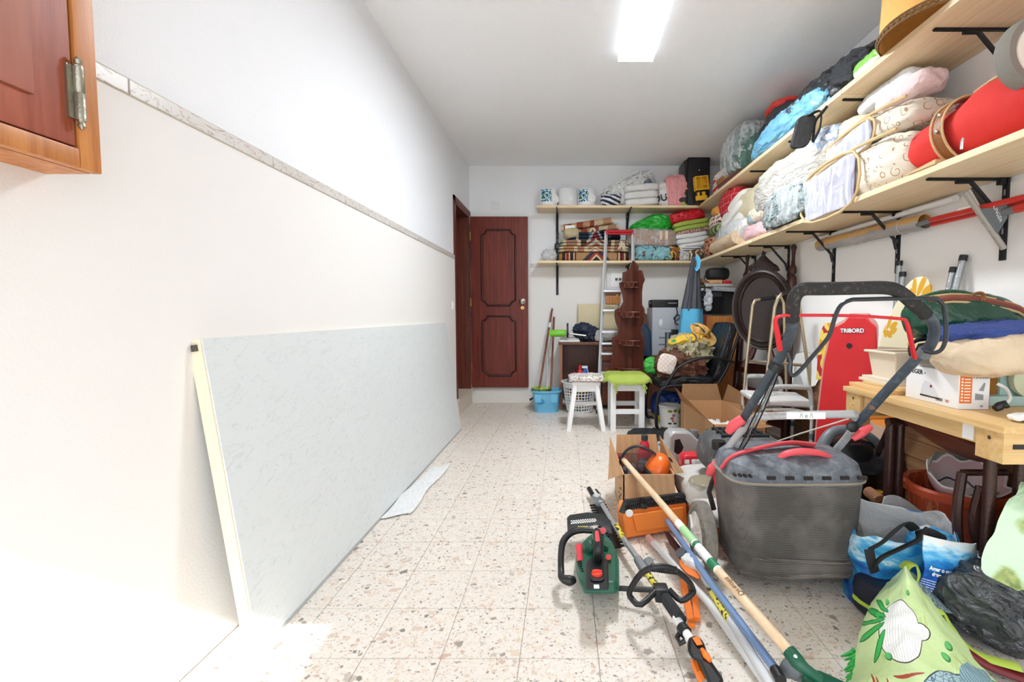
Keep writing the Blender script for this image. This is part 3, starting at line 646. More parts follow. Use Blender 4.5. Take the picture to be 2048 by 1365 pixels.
B().blob((0, 0, 0), (.3, .62, .42), 2.6, 18, .03, 8, 3, rotM((1.68, 4.35, ZU + .215), (0, 0, 0)), .6, False).obj('green_fabric', mk('dark_green_pleats', r=.8, fn=lambda g: g.mix(((g.noise(g.scl(g.co(), (20, 60, 14)), 1, 3)) * 1.0), '#16362f', '#5d7d70')), gb, w=True, cut=60)
B().blob((0, 0, 0), (.36, .7, .46), 2.8, 26, .014, 11, 5, rotM((1.69, 4.4, ZU + .25), (0, 0, 0)), .8, True).obj('clear_film', CLEARD, gb, w=True, cut=60)
zb = ZU
for k, (h_, m_, lb) in enumerate(((.05, WOOD_B, 'flat brown box at the bottom of the board game pile on the upper shelf'), (.055, mk('box_brown', '#a06a3e', .7), 'flat light brown box in the middle of the board game pile'), (.06, mk('box_white', r=.6, fn=lambda g: g.mix(g.noise(g.scl(g.co(), (2, 40, 40)), 1, 1) > .66, '#dcd6cc', '#8a8478')), 'flat white printed box on top of the board game pile'))):
    t = thing('flat_box', lb, 'box', (1.7, 4.5 + .02 * k, zb), (0, 0, .03 * k), 'flat boxes on the upper right shelf')
    B().box((-.0, 0, h_ * .45), (.28, .56, h_ * .86), bev=.002).obj('base', m_, t); B().box((0, 0, h_ * .72), (.286, .566, h_ * .5), bev=.002).obj('lid', m_, t); zb += h_
def _blu(g):
    n = g.noise(g.co(), 18, 5, 1.5); g.bumpv = (n, .7); x, y, z = g.sep(g.co()); c = g.mix(n, '#3f9fd6', '#a6dcf4')
    return g.mix(g.ell(y, z, -.22, .17, .09, .055, .4) * (g.noise(g.co(), 40, 2) > .47), c, '#4c4f58')
shl('blue_plastic_bag', 'crumpled light blue plastic bag on the edge of the upper right shelf', 'bag', mk('light_blue_film', r=.3, fn=_blu), 1478, 1612, ZU - .005, ZU + .2, 1.525, 1.8, k=2.6, amp=.03, fq=9, seed=4, ridge=.7, n=22, post=lambda w, d: V3((w.x, w.y, w.z if w.y < 0 else -d[2] / 2 + (w.z + d[2] / 2) * (1 - .45 * (2 * w.y / d[1]) ** 2))))
shl('black_folded_bag', 'black folded bag with seams behind the light blue bag', 'bag', BFAB, 1495, 1560, ZU, ZU + .36, 1.6, 1.92, k=2.8, amp=.03, fq=7, seed=6, n=16)
shl('red_knit_hat', 'red and blue cap top on the black folded bag', 'cap', crink('red_felt', '#c8352f', '#e04a3c', .8), 1505, 1545, ZU + .335, ZU + .42, 1.62, 1.85, k=2.2, amp=.015, fq=9, seed=2, n=10)
shl('black_leather_bag', 'shiny black leather bag in the middle of the upper right shelf', 'bag', BLEA, 1548, 1650, ZU, ZU + .3, 1.585, 1.9, k=2.3, amp=.04, fq=6, seed=9, n=20)
shl('black_jacket', 'black fabric jacket heaped on the upper shelf beside the lampshade', 'jacket', BFAB, 1622, 1722, ZU + .02, ZU + .26, 1.6, 1.93, k=2.5, amp=.04, fq=6, seed=13, n=34, ridge=.7, post=lambda w, d: V3((w.x, w.y, w.z if w.y > 0 else w.z * (1 + .5 * w.y / d[1] * 2))))
shl('white_green_bag', 'white carrier bag with green edge under the black jacket', 'bag', mk('white_green_film', r=.35, fn=lambda g: g.mix(g.sep(g.co())[2] > .035, '#e3e6e6', '#7ec04a')), 1680, 1733, ZU, ZU + .085, 1.555, 1.62, k=3, amp=.012, fq=12, seed=3, n=12)
st = thing('shoulder_strap', 'black padded shoulder strap hanging over the edge of the upper right shelf', 'strap', (1.535, 2.95, 2.1))
pa, pb_ = P(1613, 236, 2.9), P(1598, 292, 2.9)
pm = [pb_ + (pa - pb_) * (k / 10) for k in range(11)]; wd = V3((.88, -.1, .12)).normalized() * .05; th = V3((.1, 1, 0)) * .008
def padf(u, v):
    s = u; a = pa + (pb_ - pa) * (s * 1.16 - .08); r = math.sqrt(max(0, 1 - max(0, abs(s - .5) - .34) ** 2 / .16 ** 2))
    return a + wd * (2 * v - 1) * r
B().grid(padf, 20, 6, .016).obj('pad', mk('strap_pad', r=.8, fn=lambda g: (setattr(g, 'bumpv', (g.noise(g.co(), 30, 3), .6)), g.mix(g.noise(g.co(), 50, 2), '#2a2c2f', '#4a4d50'))[1]), st, w=True)
B().tube([padf(k / 40, 0) for k in range(1, 40)] + [padf(k / 40, 1) for k in range(39, 0, -1)], .008, 6, True).obj('binding', BFAB, st, w=True)
B().tube([pa + V3((.0, 0, 0)), P(1640, 222, 2.85), P(1640, 255, 2.85), P(1628, 280, 2.86)], .018, 8, sm=5, flat=(1, .25)).tube([P(1660, 205, 2.8), P(1645, 225, 2.83), P(1630, 245, 2.87), P(1626, 285, 2.88)], .016, 8, sm=5, flat=(1, .3)).obj('webbing', BFAB, st, w=True)
ls = thing('lampshade', 'large yellow drum lampshade with braided trim on the upper right shelf', 'lampshade', (1.7, 2.13, ZU))
sh = B(); sh.lathe([(.25, .006), (.235, .42), (.232, .42), (.247, .006)], 56, caps=False); sh.obj('shade', mk('shade_yellow', r=.8, fn=lambda g: (setattr(g, 'bumpv', (g.noise(g.co(), 200, 2), .2)), g.mix(g.noise(g.co(), 40, 2), '#e2a552', '#efba6c'))[1]), ls)
br = B()
for k in range(110):
    a = k * 6.2832 / 110; s = .006 if k % 2 else -.006
    br.tube([(math.cos(a - .04) * .253, math.sin(a - .04) * .253, .018 - s), (math.cos(a) * .258, math.sin(a) * .258, .018), (math.cos(a + .04) * .253, math.sin(a + .04) * .253, .018 + s)], .006, 5)
br.lathe([(.252, .0), (.256, .004), (.256, .008), (.252, .01)], 56, caps=False).lathe([(.252, .03), (.255, .032), (.255, .036), (.252, .038)], 56, caps=False)
props(br.obj('braided_trim', mk('braid_brown', '#7a5c38', .8), ls), kind='stuff')
# ---------------- right lower shelf ----------------
RED_C = mk('red_canvas', r=.85, fn=lambda g: (setattr(g, 'bumpv', (g.noise(g.co(), 300, 2) * .4 + g.noise(g.co(), 7, 4), .4)), g.mix(g.noise(g.co(), 6, 3), '#c9221f', '#e0382f'))[1])
TANL = mk('tan_leather', '#8a5528', .45, bump=(90, .2)); PIPE = mk('beige_piping', '#cdb182', .7)
gbag = thing('golf_bag', 'red canvas golf bag with brown leather band lying on the lower right shelf', 'golf bag', (1.7, 1.6, ZL))
gx, gz = 1.705, ZL + .135
def gcirc(y, r, dz=0): return lambda a: V3((gx + math.cos(a) * r, y, gz + dz + math.sin(a) * r * 1.0))
def gbf(u, v):
    y = 2.31 - v * 1.9; a = u * 6.2832
    r = .132 * min(1, .62 + 1.6 * v if v < .24 else 1) * (.86 + .14 * min(1, abs(v - .18) * 9 + .3)) * (1 + .07 * noise.noise(V3((math.cos(a) * 2, y * 6, math.sin(a) * 2))) + .05 * (.5 - abs(noise.noise(V3((math.cos(a) * 2.5 + y * 3, y * 8, math.sin(a) * 2.5))))))
    if v < .05: r *= .55 + 9 * v
    z = math.sin(a) * r * (1.0 + .18 * v); return V3((gx + math.cos(a) * r * 1.05, y, max(ZL + .001, gz + z + .02 * v)))
B().grid(gbf, 40, 48, cu=True).obj('body', RED_C, gbag, w=True, cut=80)
def gband(y0, y1, r): 
    return lambda u, v: V3((gx + math.cos(u * 6.2832) * r, y0 + (y1 - y0) * v + .02 * math.sin(u * 6.28), max(ZL + .002, gz + .004 + math.sin(u * 6.2832) * r)))
B().grid(gband(1.955, 2.005, .142), 40, 3, .005, cu=True).obj('leather_band', TANL, gbag, w=True)
for y in (1.95, 2.01): B().tube([gband(y, y, .146)(k / 36, 0) for k in range(36)], .005, 6, True).obj('piping', PIPE, gbag, w=True)
B().tube([gbf(.28 + .02 * math.sin(k), v) + V3((-.006, 0, .004)) for k, v in enumerate([.22 + i * .04 for i in range(18)])], .006, 6).tube([gbf(.33, v) + V3((-.006, 0, .004)) for v in [.22 + i * .04 for i in range(18)]], .005, 6).obj('seam_piping', PIPE, gbag, w=True)
for u, v in ((.42, .165), (.5, .165)): B().lathe([(.008, 0), (.006, .004), (.001, .005)], 10, Matrix.Translation(gband(1.98, 1.98, .147)(u, 0)) @ Matrix.Rotation(-math.pi / 2, 4, 'Y')).obj('rivet', CHR, gbag, w=True)
B().hull8([V3(p) for p in ((1.545, 2.12, ZL + .001), (1.545, 1.96, ZL + .001), (1.6, 1.96, ZL + .001), (1.6, 2.0, ZL + .001), (1.545, 2.12, ZL + .006), (1.545, 1.96, ZL + .02), (1.6, 1.96, ZL + .02), (1.6, 2.0, ZL + .006))]).obj('leather_tab', PIPE, gbag, w=True)
B().tube([(1.557, 1.84, ZL + .06), (1.552, 1.84, ZL + .045), (1.556, 1.845, ZL + .02)], .006, 8).obj('zip_pull', CHR, gbag, w=True)
tr = thing('folded_trolley', 'maroon and black folded trolley frame behind the red bag', 'trolley', (1.87, 2.2, ZL))
MAR = mk('maroon_paint', '#7d1528', .35)
B().tube([P(1868, 262, 2.42), P(1935, 205, 2.12), P(2012, 152, 1.93)], .018, 8, flat=(.8, 1.3)).tube([(1.8, 2.5, ZL + .2), (1.88, 2.35, ZL + .26)], .016, 8).obj('frame_bar', MAR, tr, w=True)
B().tube([P(1822, 203, 2.5), P(1845, 235, 2.45), P(1852, 262, 2.42)], [.016, .03, .036], 8, flat=(1, .7)).tube([P(1852, 262, 2.42), P(1850, 280, 2.42)], .035, 8).tube([P(1858, 240, 2.45), P(1885, 224, 2.35), P(1903, 213, 2.3)], .012, 8).obj('hinge_clamp', BLK, tr, w=True)
B().tube([P(1975, 190, 1.97), P(2030, 160, 1.9)], .007, 8).obj('silver_rod', CHR, tr, w=True)
dm = thing('round_drum', 'white round drum with grey felt rim lying on the red bag', 'drum', (1.68, 1.6, 2.04))
Md = rotM(P(2072, 106, 1.62), (math.pi / 2 - .0, 0, .0))
B().lathe([(.118, -.03), (.122, -.02), (.122, .02), (.118, .03), (.096, .03), (.094, .02), (.001, .016)], 44, Md).obj('rim', mk('grey_felt', '#8b8880', .95, bump=(200, .5)), dm, w=True)
B().lathe([(.095, .017), (.09, .03), (.05, .036), (.001, .037)], 40, Md).obj('disc', mk('off_white_disc', '#e8e4da', .7, bump=(20, .4)), dm, w=True)
B().lathe([(.02, .036), (.012, .04), (.001, .041)], 16, Md @ Matrix.Translation((-.05, .0, -.002)) @ Matrix.Diagonal((.5, 1.3, 1, 1))).obj('brown_slot', TANL, dm, w=True)
# cream storage bags with scroll print, clear fronts and pale bedding inside
def _scr(g): q = g.scroll(g.co(), 19, .085); return g.mix(q, '#d9d1c2', '#a3845c')
SCRM = mk('cream_scroll_fabric', r=.85, fn=_scr)
def sbag(label, u0, u1, z0, z1, x0=1.565, content='#b4b0c4', seed=1, sag=0):
    ya, yb = yx(u1, x0), yx(u0, x0); c = V3(((x0 + 1.93) / 2, (ya + yb) / 2, (z0 + z1) / 2)); d = (1.93 - x0, yb - ya, z1 - z0)
    t = thing('storage_bag', label, 'storage bag', (c.x, c.y, z0), group='cream storage bags on the lower right shelf')
    f = lambda w, dd: V3((w.x, w.y, w.z - sag * (abs(w.y) / dd[1]) * (w.z > 0)))
    B().blob((0, 0, 0), d, 5, 16, .018, 7, seed, rotM(c, (0, 0, 0)), .5, True, f).obj('cover', SCRM, t, w=True, cut=60)
    # clear window with bedding behind it on the aisle side
    wy0, wy1 = c.y - d[1] * .13, c.y + d[1] * .43
    def wf(off, seed2, am):
        return lambda u, v: V3((x0 - off + am * noise.noise(V3((u * 3 + seed2, v * 2.5, seed2))), wy0 + (wy1 - wy0) * u, z0 - .03 + d[2] * (.0 + .96 * v) - sag * .3 * u))
    B().grid(wf(.012, seed, .012), 14, 10, .004).obj('bedding', crink('bed%d' % seed, content, '#bab5c2', .85, 5, .8), t, w=True, cut=60)
    B().grid(wf(.024, seed + .4, .014), 14, 10).obj('clear_window', CLEAR, t, w=True, cut=60)
    rim = [V3((x0 - .026, wy0, z0 - .03)), V3((x0 - .026, wy1, z0 - .035)), V3((x0 - .022, wy1 + .01, z1 - .04 - sag * .4)), V3((x0 - .022, wy0, z1 - .03))]
    B().tube(rim, .008, 6, True, sm=4).tube([V3((x0 - .01, c.y - d[1] * .48, z1 - .03)), V3((x0 - .015, c.y, z1 - .012)), V3((x0 - .01, c.y + d[1] * .48, z1 - .05 - sag * .5))], .008, 6, sm=4).obj('piping', PIPE, t, w=True)
    return t
sbag('cream scroll print storage bag with lilac bedding, low beside the red bag', 1600, 1785, ZL, ZL + .27, 1.562, '#7f7a9c', 3, .02)
sbag('cream scroll print storage bag with white bedding, upper one beside the red bag', 1640, 1800, ZL + .275, ZL + .42, 1.6, '#9aa3b8', 6, .05)
shl('pink_blanket', 'pale pink blanket in a clear bag on the upper scroll print bag', 'blanket', crink('pale_pink', '#d8bcbc', '#efdada', .85, 6), 1722, 1818, ZL + .425, ZL + .53, 1.64, 1.8, k=4, amp=.02, fq=6, seed=5, n=14)
cv = shl('white_lace_bedding', 'white lace bedding in a clear pack under the upper shelf', 'bedding', mk('white_lace', r=.8, fn=lambda g: g.mix(g.scroll(g.co(), 24, .05), '#dfe2e6', '#aab0bb')), 1690, 1795, ZL + .5, ZL + .59, 1.66, 1.82, k=4, amp=.015, fq=9, seed=8, n=14)
lump('embroidered_sheet', 'white and pale blue embroidered sheet bundle wedged beside the white pillow', 'bedding', mk('blue_embroidery', r=.85, fn=lambda g: (setattr(g, 'bumpv', (g.noise(g.co(), 12, 4, 1), .5)), g.mix((g.noise(g.co(), 7, 4, 2) - .5).abs() < .05, '#e3e6ec', '#9fb4d4'))[1]), (1.7, 2.93, ZL + .37), (.26, .2, .36), 2.8, .04, 8, 4, (.5, 0, 0), n=16)
PIL = mk('white_pillow', r=.9, fn=lambda g: (setattr(g, 'bumpv', (g.noise(g.scl(g.co(), (5, 5, 14)), 2.2, 5, 1.2), 1.0, .05)), g.mix(g.noise(g.co(), 5, 3), '#c6c1b6', '#e4e1d9'))[1])
shl('white_pillow', 'big white pillow in film standing on the lower right shelf', 'pillow', PIL, 1478, 1640, ZL + .13, ZL + .53, 1.52, 1.9, k=2.7, amp=.03, fq=5, seed=15, n=22, flat=False)
shl('cream_cushion', 'cream cushion with tan corners behind the white pillow', 'cushion', crink('cream_cushion', '#c4b69e', '#dfd4c0', .9, 5), 1590, 1700, ZL + .33, ZL + .53, 1.62, 1.92, k=2.7, amp=.03, fq=6, seed=17, n=18, flat=False)
bk = thing('blanket_bag', 'clear bag with grey green blankets on the edge of the lower right shelf', 'blanket bag', (1.68, 3.3, ZL))
y0_, y1_ = yx(1612, 1.53), yx(1512, 1.53)
def _blk(g):
    n = g.noise(g.scl(g.co(), (3, 3, 16)), 2, 3, 1); return g.ramp(n, [(0, '#343b40'), (.38, '#5f6c70'), (.46, '#8da09c'), (.56, '#46525a'), (.64, '#a8937c'), (.72, '#6f4a4a')], True)
B().blob((0, 0, 0), (.33, y1_ - y0_ - .06, .26), 4, 18, .03, 8, 3, rotM((1.675, (y0_ + y1_) / 2, ZL + .15), (.0, 0, 0)), .6, True, lambda w, d: V3((w.x, w.y, w.z - .04 * min(1, max(0, (-w.x - .11) * 25)) * (w.z < .02)))).obj('blankets', mk('grey_blankets', r=.9, fn=_blk), bk, w=True, cut=60)
B().blob((0, 0, 0), (.36, y1_ - y0_, .29), 3.2, 24, .012, 11, 7, rotM((1.68, (y0_ + y1_) / 2, ZL + .165), (0, 0, 0)), .8, True, lambda w, d: V3((w.x, w.y, w.z - .055 * min(1, max(0, (-w.x - .12) * 25)) * (w.z < .02)))).obj('clear_film', CLEARD, bk, w=True, cut=60)
shl('beige_cushion', 'beige cushion with black edge under the white pillow', 'cushion', mk('beige_cush', r=.9, fn=lambda g: g.mix((g.sep(g.co())[2] + .075).abs() < .012, '#c9bf9f', '#2c2c2e')), 1455, 1510, ZL + .2, ZL + .5, 1.58, 1.88, k=3, amp=.02, fq=6, seed=21, n=14, flat=False)
folded('white_bedspread', 'white quilted bedspread folded upright near the far corner', 'bedspread', mk('quilted_white', r=.9, fn=lambda g: (setattr(g, 'bumpv', (g.scroll(g.co(), 14, .12), .3)), g.mix(g.noise(g.co(), 8), '#d6d3cc', '#e9e6e0'))[1]), (1.72, 4.45, ZL + .25), (.3, .62, .4), 4, (-.3, 0, 0), 4)
shl('red_shirt', 'red checked cloth hanging under the upper shelf near the corner', 'cloth', mk('red_shirt', r=.85, fn=lambda g: g.mix(((g.sep(g.co())[1] * 16).fr() < .12) + ((g.sep(g.co())[2] * 16).fr() < .12), '#b01722', '#d96a6c')), 1425, 1462, ZL + .33, ZL + .6, 1.57, 1.8, k=3, amp=.03, fq=7, seed=5, n=12, flat=False)
shl('checked_cloth', 'brown and white checked cloth with orange trim in the corner of the lower shelf', 'cloth', mk('brown_check', r=.9, fn=lambda g: g.mix(((g.sep(g.co())[1] * 22).fr() < .5) + ((g.sep(g.co())[2] * 22).fr() < .5) > 1.5, '#d9c6b8', '#5a2e28')), 1408, 1432, ZL + .24, ZL + .44, 1.56, 1.78, k=3, amp=.03, fq=8, seed=8, n=12, flat=False)
shl('orange_trim', 'orange gathered ruffle above the checked cloth', 'cloth', crink('orange_ruffle', '#d5892c', '#efb257', .8), 1412, 1430, ZL + .42, ZL + .5, 1.56, 1.7, k=2.4, amp=.02, fq=14, seed=3, n=10, flat=False)
shl('green_stripe_roll', 'green and brown striped rolled cloth in the corner of the lower shelf', 'cloth', mk('green_stripe', r=.9, fn=lambda g: g.mix((g.sep(g.co())[1] * 14).fr() < .5, '#7e9460', '#4b3a28')), 1405, 1428, ZL + .2, ZL + .3, 1.52, 1.66, k=2.4, amp=.01, fq=8, seed=2, n=10, flat=False)
shl('orange_netting', 'orange and brown knitted bundle at the far end of the lower right shelf', 'bundle', mk('orange_net', r=.95, fn=lambda g: g.ramp(g.noise(g.co(), 26, 3), [(0, '#3d2a24'), (.42, '#c26a38'), (.52, '#b5a493'), (.62, '#5b4238')], True)), 1398, 1424, ZL, ZL + .22, 1.54, 1.8, k=3, amp=.03, fq=9, seed=12, n=14)
cg = thing('clear_bag_bedding', 'clear bag of grey white bedding with beige roll on the lower right shelf', 'bag', (1.7, 4.55, ZL))
yA, yB_ = yx(1480, 1.56), yx(1420, 1.56)
B().blob((0, 0, 0), (.3, yB_ - yA - .08, .2), 4, 14, .03, 8, 3, rotM((1.72, (yA + yB_) / 2, ZL + .16), (.0, 0, 0)), .6, True).obj('bedding', crink('grey_bedding', '#8f9ca8', '#e3e4e6', .9, 8), cg, w=True, cut=60)
B().tube([(1.57, yA + .12, ZL + .075), (1.58, yB_ - .05, ZL + .07)], .065, 14).tube([(1.6, yA + .1, ZL + .06), (1.72, yA + .14, ZL + .06)], .055, 12).obj('beige_roll', crink('beige_roll', '#c5a883', '#dfcbb0', .9, 10), cg, w=True)
B().blob((0, 0, 0), (.34, yB_ - yA, .27), 3.2, 22, .012, 11, 7, rotM((1.71, (yA + yB_) / 2, ZL + .155), (0, 0, 0)), .8, True).obj('clear_film', CLEARD, cg, w=True, cut=60)
shl('pink_folded_cloth', 'dusty pink folded cloth at the edge of the lower right shelf', 'cloth', crink('dusty_pink', '#c99ea2', '#e2c3c4', .85, 7), 1474, 1512, ZL, ZL + .13, 1.55, 1.8, k=4, amp=.02, fq=8, seed=3, n=12)
shl('floral_bedding', 'pale blue and cream floral bedding beneath the beige cushion', 'bedding', mk('floral_pale', r=.85, fn=lambda g: g.mix(g.scroll(g.co(), 15, .07), g.mix(g.noise(g.co(), 5, 2) > .52, '#e5ddca', '#a9c6ce'), '#a98f6e')), 1478, 1532, ZL + .13, ZL + .27, 1.56, 1.84, k=3.4, amp=.02, fq=8, seed=9, n=14)
# ---------------- hanging under the right shelf ----------------
ct = thing('cardboard_tube', 'cardboard tube in grey film lying in the shelf brackets', 'tube', (1.895, 2.97, 1.6))
tb = B(); a, b = P(1632, 491, 3.46), P(1838, 443, 2.46); a.x = b.x = 1.9
tb.grid(lambda u, v: a + (b - a) * v + V3((math.cos(u * 6.2832), 0, math.sin(u * 6.2832))) * .042, 28, 2, .005, cu=True)
tb.obj('tube', mk('tube_card', r=.6, fn=lambda g: g.mix((g.sep(g.co())[2] + g.noise(g.co(), 14, 3) * .05) > .025, g.mix(g.noise(g.scl(g.co(), (30, 4, 30)), 1, 4), '#6f6c6a', '#c6c4c0'), '#cba165')), ct, w=True)
for s in (.1, .42, .5, .85):
    c_ = a + (b - a) * s; B().tube([c_ + V3((math.cos(k * .2618), 0, math.sin(k * .2618))) * .0435 for k in range(24)], .003, 6, True).obj('tape', mk('clear_tape', '#b3aca0', .3), ct, w=True)
B().cyl((1.925, 2.3, 1.672), (1.925, 3.55, 1.672), .016).solo('curtain_rod', 'thin white rod lying just under the lower right shelf', 'rod', WHT)
sq = thing('window_squeegee', 'red poled window squeegee with grey head hanging below the right shelf', 'squeegee', (1.86, 2.0, 1.4))
RP = mk('red_pole', '#c9221c', .35, coat=.3)
B().cyl(PX(1862, 440, 1.86), PX(2060, 392, 1.8), .0125).obj('pole', RP, sq, w=True)
B().cyl(PX(1836, 450, 1.87), PX(1862, 440, 1.86), .0125).obj('pole_tip', GREYP, sq, w=True)
B().cyl(PX(1921, 421, 1.846), PX(1950, 413, 1.84), .0145).obj('white_sticker', PAPER, sq, w=True)
pA, pB = P(1930, 384, 2.05), P(2008, 498, 2.02)
dirn = (pB - pA).normalized()
B().tube([pA, pB], .014, 8, flat=(1, .8)).obj('blade', mk('worn_blade', '#a9a39a', .7, bump=(120, .5)), sq, w=True)
pm_ = (pA + pB) / 2
B().hull8([pm_ - dirn * .055 + V3((0, -.02, 0)), pm_ + dirn * .075 + V3((0, -.02, 0)), PX(2012, 432, 1.84) + V3((0, -.01, -.01)), PX(2012, 412, 1.84) + V3((0, -.01, .01)), pm_ - dirn * .055 + V3((0, .01, 0)), pm_ + dirn * .075 + V3((0, .01, 0)), PX(2012, 432, 1.84) + V3((0, .02, -.01)), PX(2012, 412, 1.84) + V3((0, .02, .01))]).obj('head', GREYP, sq, w=True, bev=.005)
B().tube([PX(2010, 424, 1.84), PX(2042, 416, 1.82)], [.017, .015], 10).obj('socket', GREYP, sq, w=True)
B().cyl(PX(2035, 418, 1.81), PX(2075, 408, 1.79), .017).obj('red_grip', RP, sq, w=True)
text('UNGER', .022, frame3((pm_ + PX(2012, 420, 1.84)) / 2 + V3((-.012, -.026, 0)), V3((.45, 0, -.9)), (.8, 0, .4)), WINK, sq)
s2_ = thing('floor_squeegee', 'second red poled squeegee with dark rubber blade behind the grey headed one', 'squeegee', (1.9, 2.0, 1.4))
B().cyl(PX(1864, 449, 1.9), PX(2060, 403, 1.86), .0115).obj('pole', RP, s2_, w=True)
qA, qB = P(1947, 374, 2.12), P(2014, 490, 2.08)
B().tube([qA, qB], .015, 8, flat=(1, .7)).obj('blade', mk('dark_rubber', '#4b4b4c', .7, bump=(100, .4)), s2_, w=True)
B().box((qA + qB) / 2, (.05, .03, .07), None, .006).obj('clamp', BLKP, s2_, w=True)
# ---------------- back wall furniture ----------------
dk_ = thing('desk', 'brown wooden desk with open kneehole against the back wall', 'desk', (.4, 5.45, 0))
DX0, DX1, DY, DZ = -.06, .92, 5.26, .785
B().b2((DX0 - .015, DY - .02, DZ - .03), (DX1, YB - .03, DZ), bev=.003).obj('top', WOOD_B, dk_, w=True)
B().b2((DX0, DY, 0), (DX0 + .03, YB - .03, DZ - .03)).obj('side_panel', wood('desk_side', '#8a5a3e', '#a9755a', 2, 40, .5, 20), dk_, w=True, sm=False)
B().b2((DX0 + .03, YB - .08, .1), (.41, YB - .06, DZ - .03)).obj('back_panel', WOOD_B, dk_, w=True, sm=False)
B().b2((.41, DY + .02, .05), (DX1 - .02, YB - .04, DZ - .03)).obj('pedestal', WOOD_B, dk_, w=True, sm=False)
DRW = wood('drawer_wood', '#6b331f', '#97532f', 0, 40, .4, 12)
for z0, z1 in ((.57, .73), (.33, .55), (.08, .31)):
    d = B().b2((.43, DY, z0), (.88, DY + .02, z1), bev=.004).obj('drawer', DRW, dk_, w=True)
    B().b2((.47, DY - .008, z0 + .035), (.84, DY + .004, z1 - .035), bev=.008).obj('raised_panel', DRW, d, w=True)
    B().lathe([(.012, 0), (.008, .01), (.014, .022), (.001, .03)], 12, Matrix.Translation((.655, DY - .006, (z0 + z1) / 2)) @ MY).obj('knob', BRASS, d, w=True)
sb = thing('sideboard', 'low dark wooden sideboard under the grey computer tower', 'sideboard', (1.25, 5.5, 0))
B().b2((.94, 5.3, 0), (1.6, YB - .03, .6)).obj('body', WOOD_B, sb, w=True, sm=False); B().b2((.93, 5.285, .6), (1.61, YB - .03, .625), bev=.004).obj('top', WOOD_B, sb, w=True)
for x in (.96, 1.29): d = B().b2((x, 5.285, .36), (x + .29, 5.3, .58), bev=.003).obj('drawer', WOOD_B, sb, w=True); B().lathe([(.01, 0), (.006, .01), (.01, .02), (.001, .025)], 10, Matrix.Translation((x + .12, 5.284, .5)) @ MY).obj('knob', BRASS, d, w=True)
# on the desk
for k, (u0, u1, y, h_, m_, lb) in enumerate(((1118, 1160, 5.36, .022, PAPER, 'white book lying flat on the left end of the desk'), (1121, 1158, 5.38, .018, mk('grey_cover', '#8d8580', .6), 'grey brown book on top of the white book on the desk'))):
    a, b = P(u0, 680, 5.3).x, P(u1, 680, 5.3).x; z = DZ + .001 + (.0235 if k else 0)
    t = thing('book', lb, 'book', ((a + b) / 2, y, z), (0, 0, .05 * k)); w_ = b - a
    B().b2((-w_ / 2, -.07, 0), (w_ / 2, .08, .003)).b2((-w_ / 2, -.07, h_ - .003), (w_ / 2, .08, h_)).b2((-w_ / 2, .076, 0), (w_ / 2, .08, h_)).obj('cover', m_, t, sm=False)
    B().b2((-w_ / 2 + .004, -.066, .003), (w_ / 2 - .004, .076, h_ - .003)).obj('pages', PAPER, t, sm=False)
gt = thing('garden_hand_tool', 'bright green cylinder tool with black disc and metal rod on the desk', 'tool', P(1115, 672, 5.28))
B().tube([P(1099, 668, 5.28), P(1103, 667, 5.28), P(1129, 667, 5.28), P(1132, 667, 5.28)], [.03, .04, .042, .035], 18).obj('grip', mk('acid_green', '#76c62c', .4), gt, w=True)
B().cyl(P(1133, 661, 5.28), P(1137, 661, 5.28), .085, n=28).obj('disc', BLKP, gt, w=True); B().cyl(P(1137, 667, 5.28), P(1172, 672, 5.26), .011).obj('rod', CHR, gt, w=True)
lump('folded_umbrella', 'dark navy folded umbrella bundle on the desk beside the ladder', 'umbrella', crink('navy_nylon', '#151b2b', '#2a3550', .5, 20), P(1173, 667, 5.4) + V3((0, 0, .01)), (.3, .2, .19), 2.3, .04, 9, 5, (0, .25, .2), n=18, ridge=.7, flat=False)
lump('newspaper_stack', 'crumpled grey newspapers on the desk behind the ladder', 'papers', mk('newsprint', r=.9, fn=lambda g: g.mix(g.noise(g.scl(g.co(), (30, 30, 160)), 1, 2), '#8e8a86', '#c6c2bc')), (P(1210, 675, 5.4).x, 5.4, DZ + .07), (.25, .2, .14), 5, .02, 10, 3, n=14)
B().b2((.16, 5.56, DZ), (.64, YB - .02, 1.225), bev=.002).solo('cream_carton', 'cream cardboard carton standing on the desk against the wall', 'carton', mk('cream_card', r=.8, fn=lambda g: g.mix(g.noise(g.co(), 6, 3), '#cfc19a', '#ddd0ae')))
jb = thing('jewellery_box', 'small brown wooden box with brass clasp on the cream carton', 'box', (.58, 5.6, 1.226))
B().b2((-.085, -.06, 0), (.085, .06, .1), bev=.004).obj('body', ORW, jb); B().b2((-.088, -.063, .1), (.088, .063, .165), bev=.008).obj('lid', WOOD_B, jb); B().box((.045, -.066, .1), (.03, .006, .03)).obj('clasp', BRASS, jb)
# ladder
ld = thing('step_ladder', 'aluminium step ladder with red top leaning on the back shelves', 'ladder', (.53, 5.1, 0))
la, lb_ = V3((.365, 5.07, .01)), V3((.475, 5.372, 2.06)); dv = V3((.31, 0, 0))
B().tube([la, lb_], .017, 4, flat=(1.1, .8)).obj('rail', ALU, ld, w=True, sm=False); B().tube([la + dv * 1.25, lb_ + dv], .017, 4, flat=(1.1, .8)).obj('rail', ALU, ld, w=True, sm=False)
RDT = mk('red_tube', '#b8202a', .4)
B().tube([lb_ + V3((0, 0, -.12)), lb_ + V3((0, 0, .0)), lb_ + dv + V3((0, 0, 0)), lb_ + dv + V3((0, 0, -.08))], .0195, 8).obj('top_bow', RDT, ld, w=True)
B().tube([lb_ + V3((0, -.005, -.03)), lb_ + dv + V3((0, -.005, -.03))], .012, 8).obj('top_bar', RDT, ld, w=True)
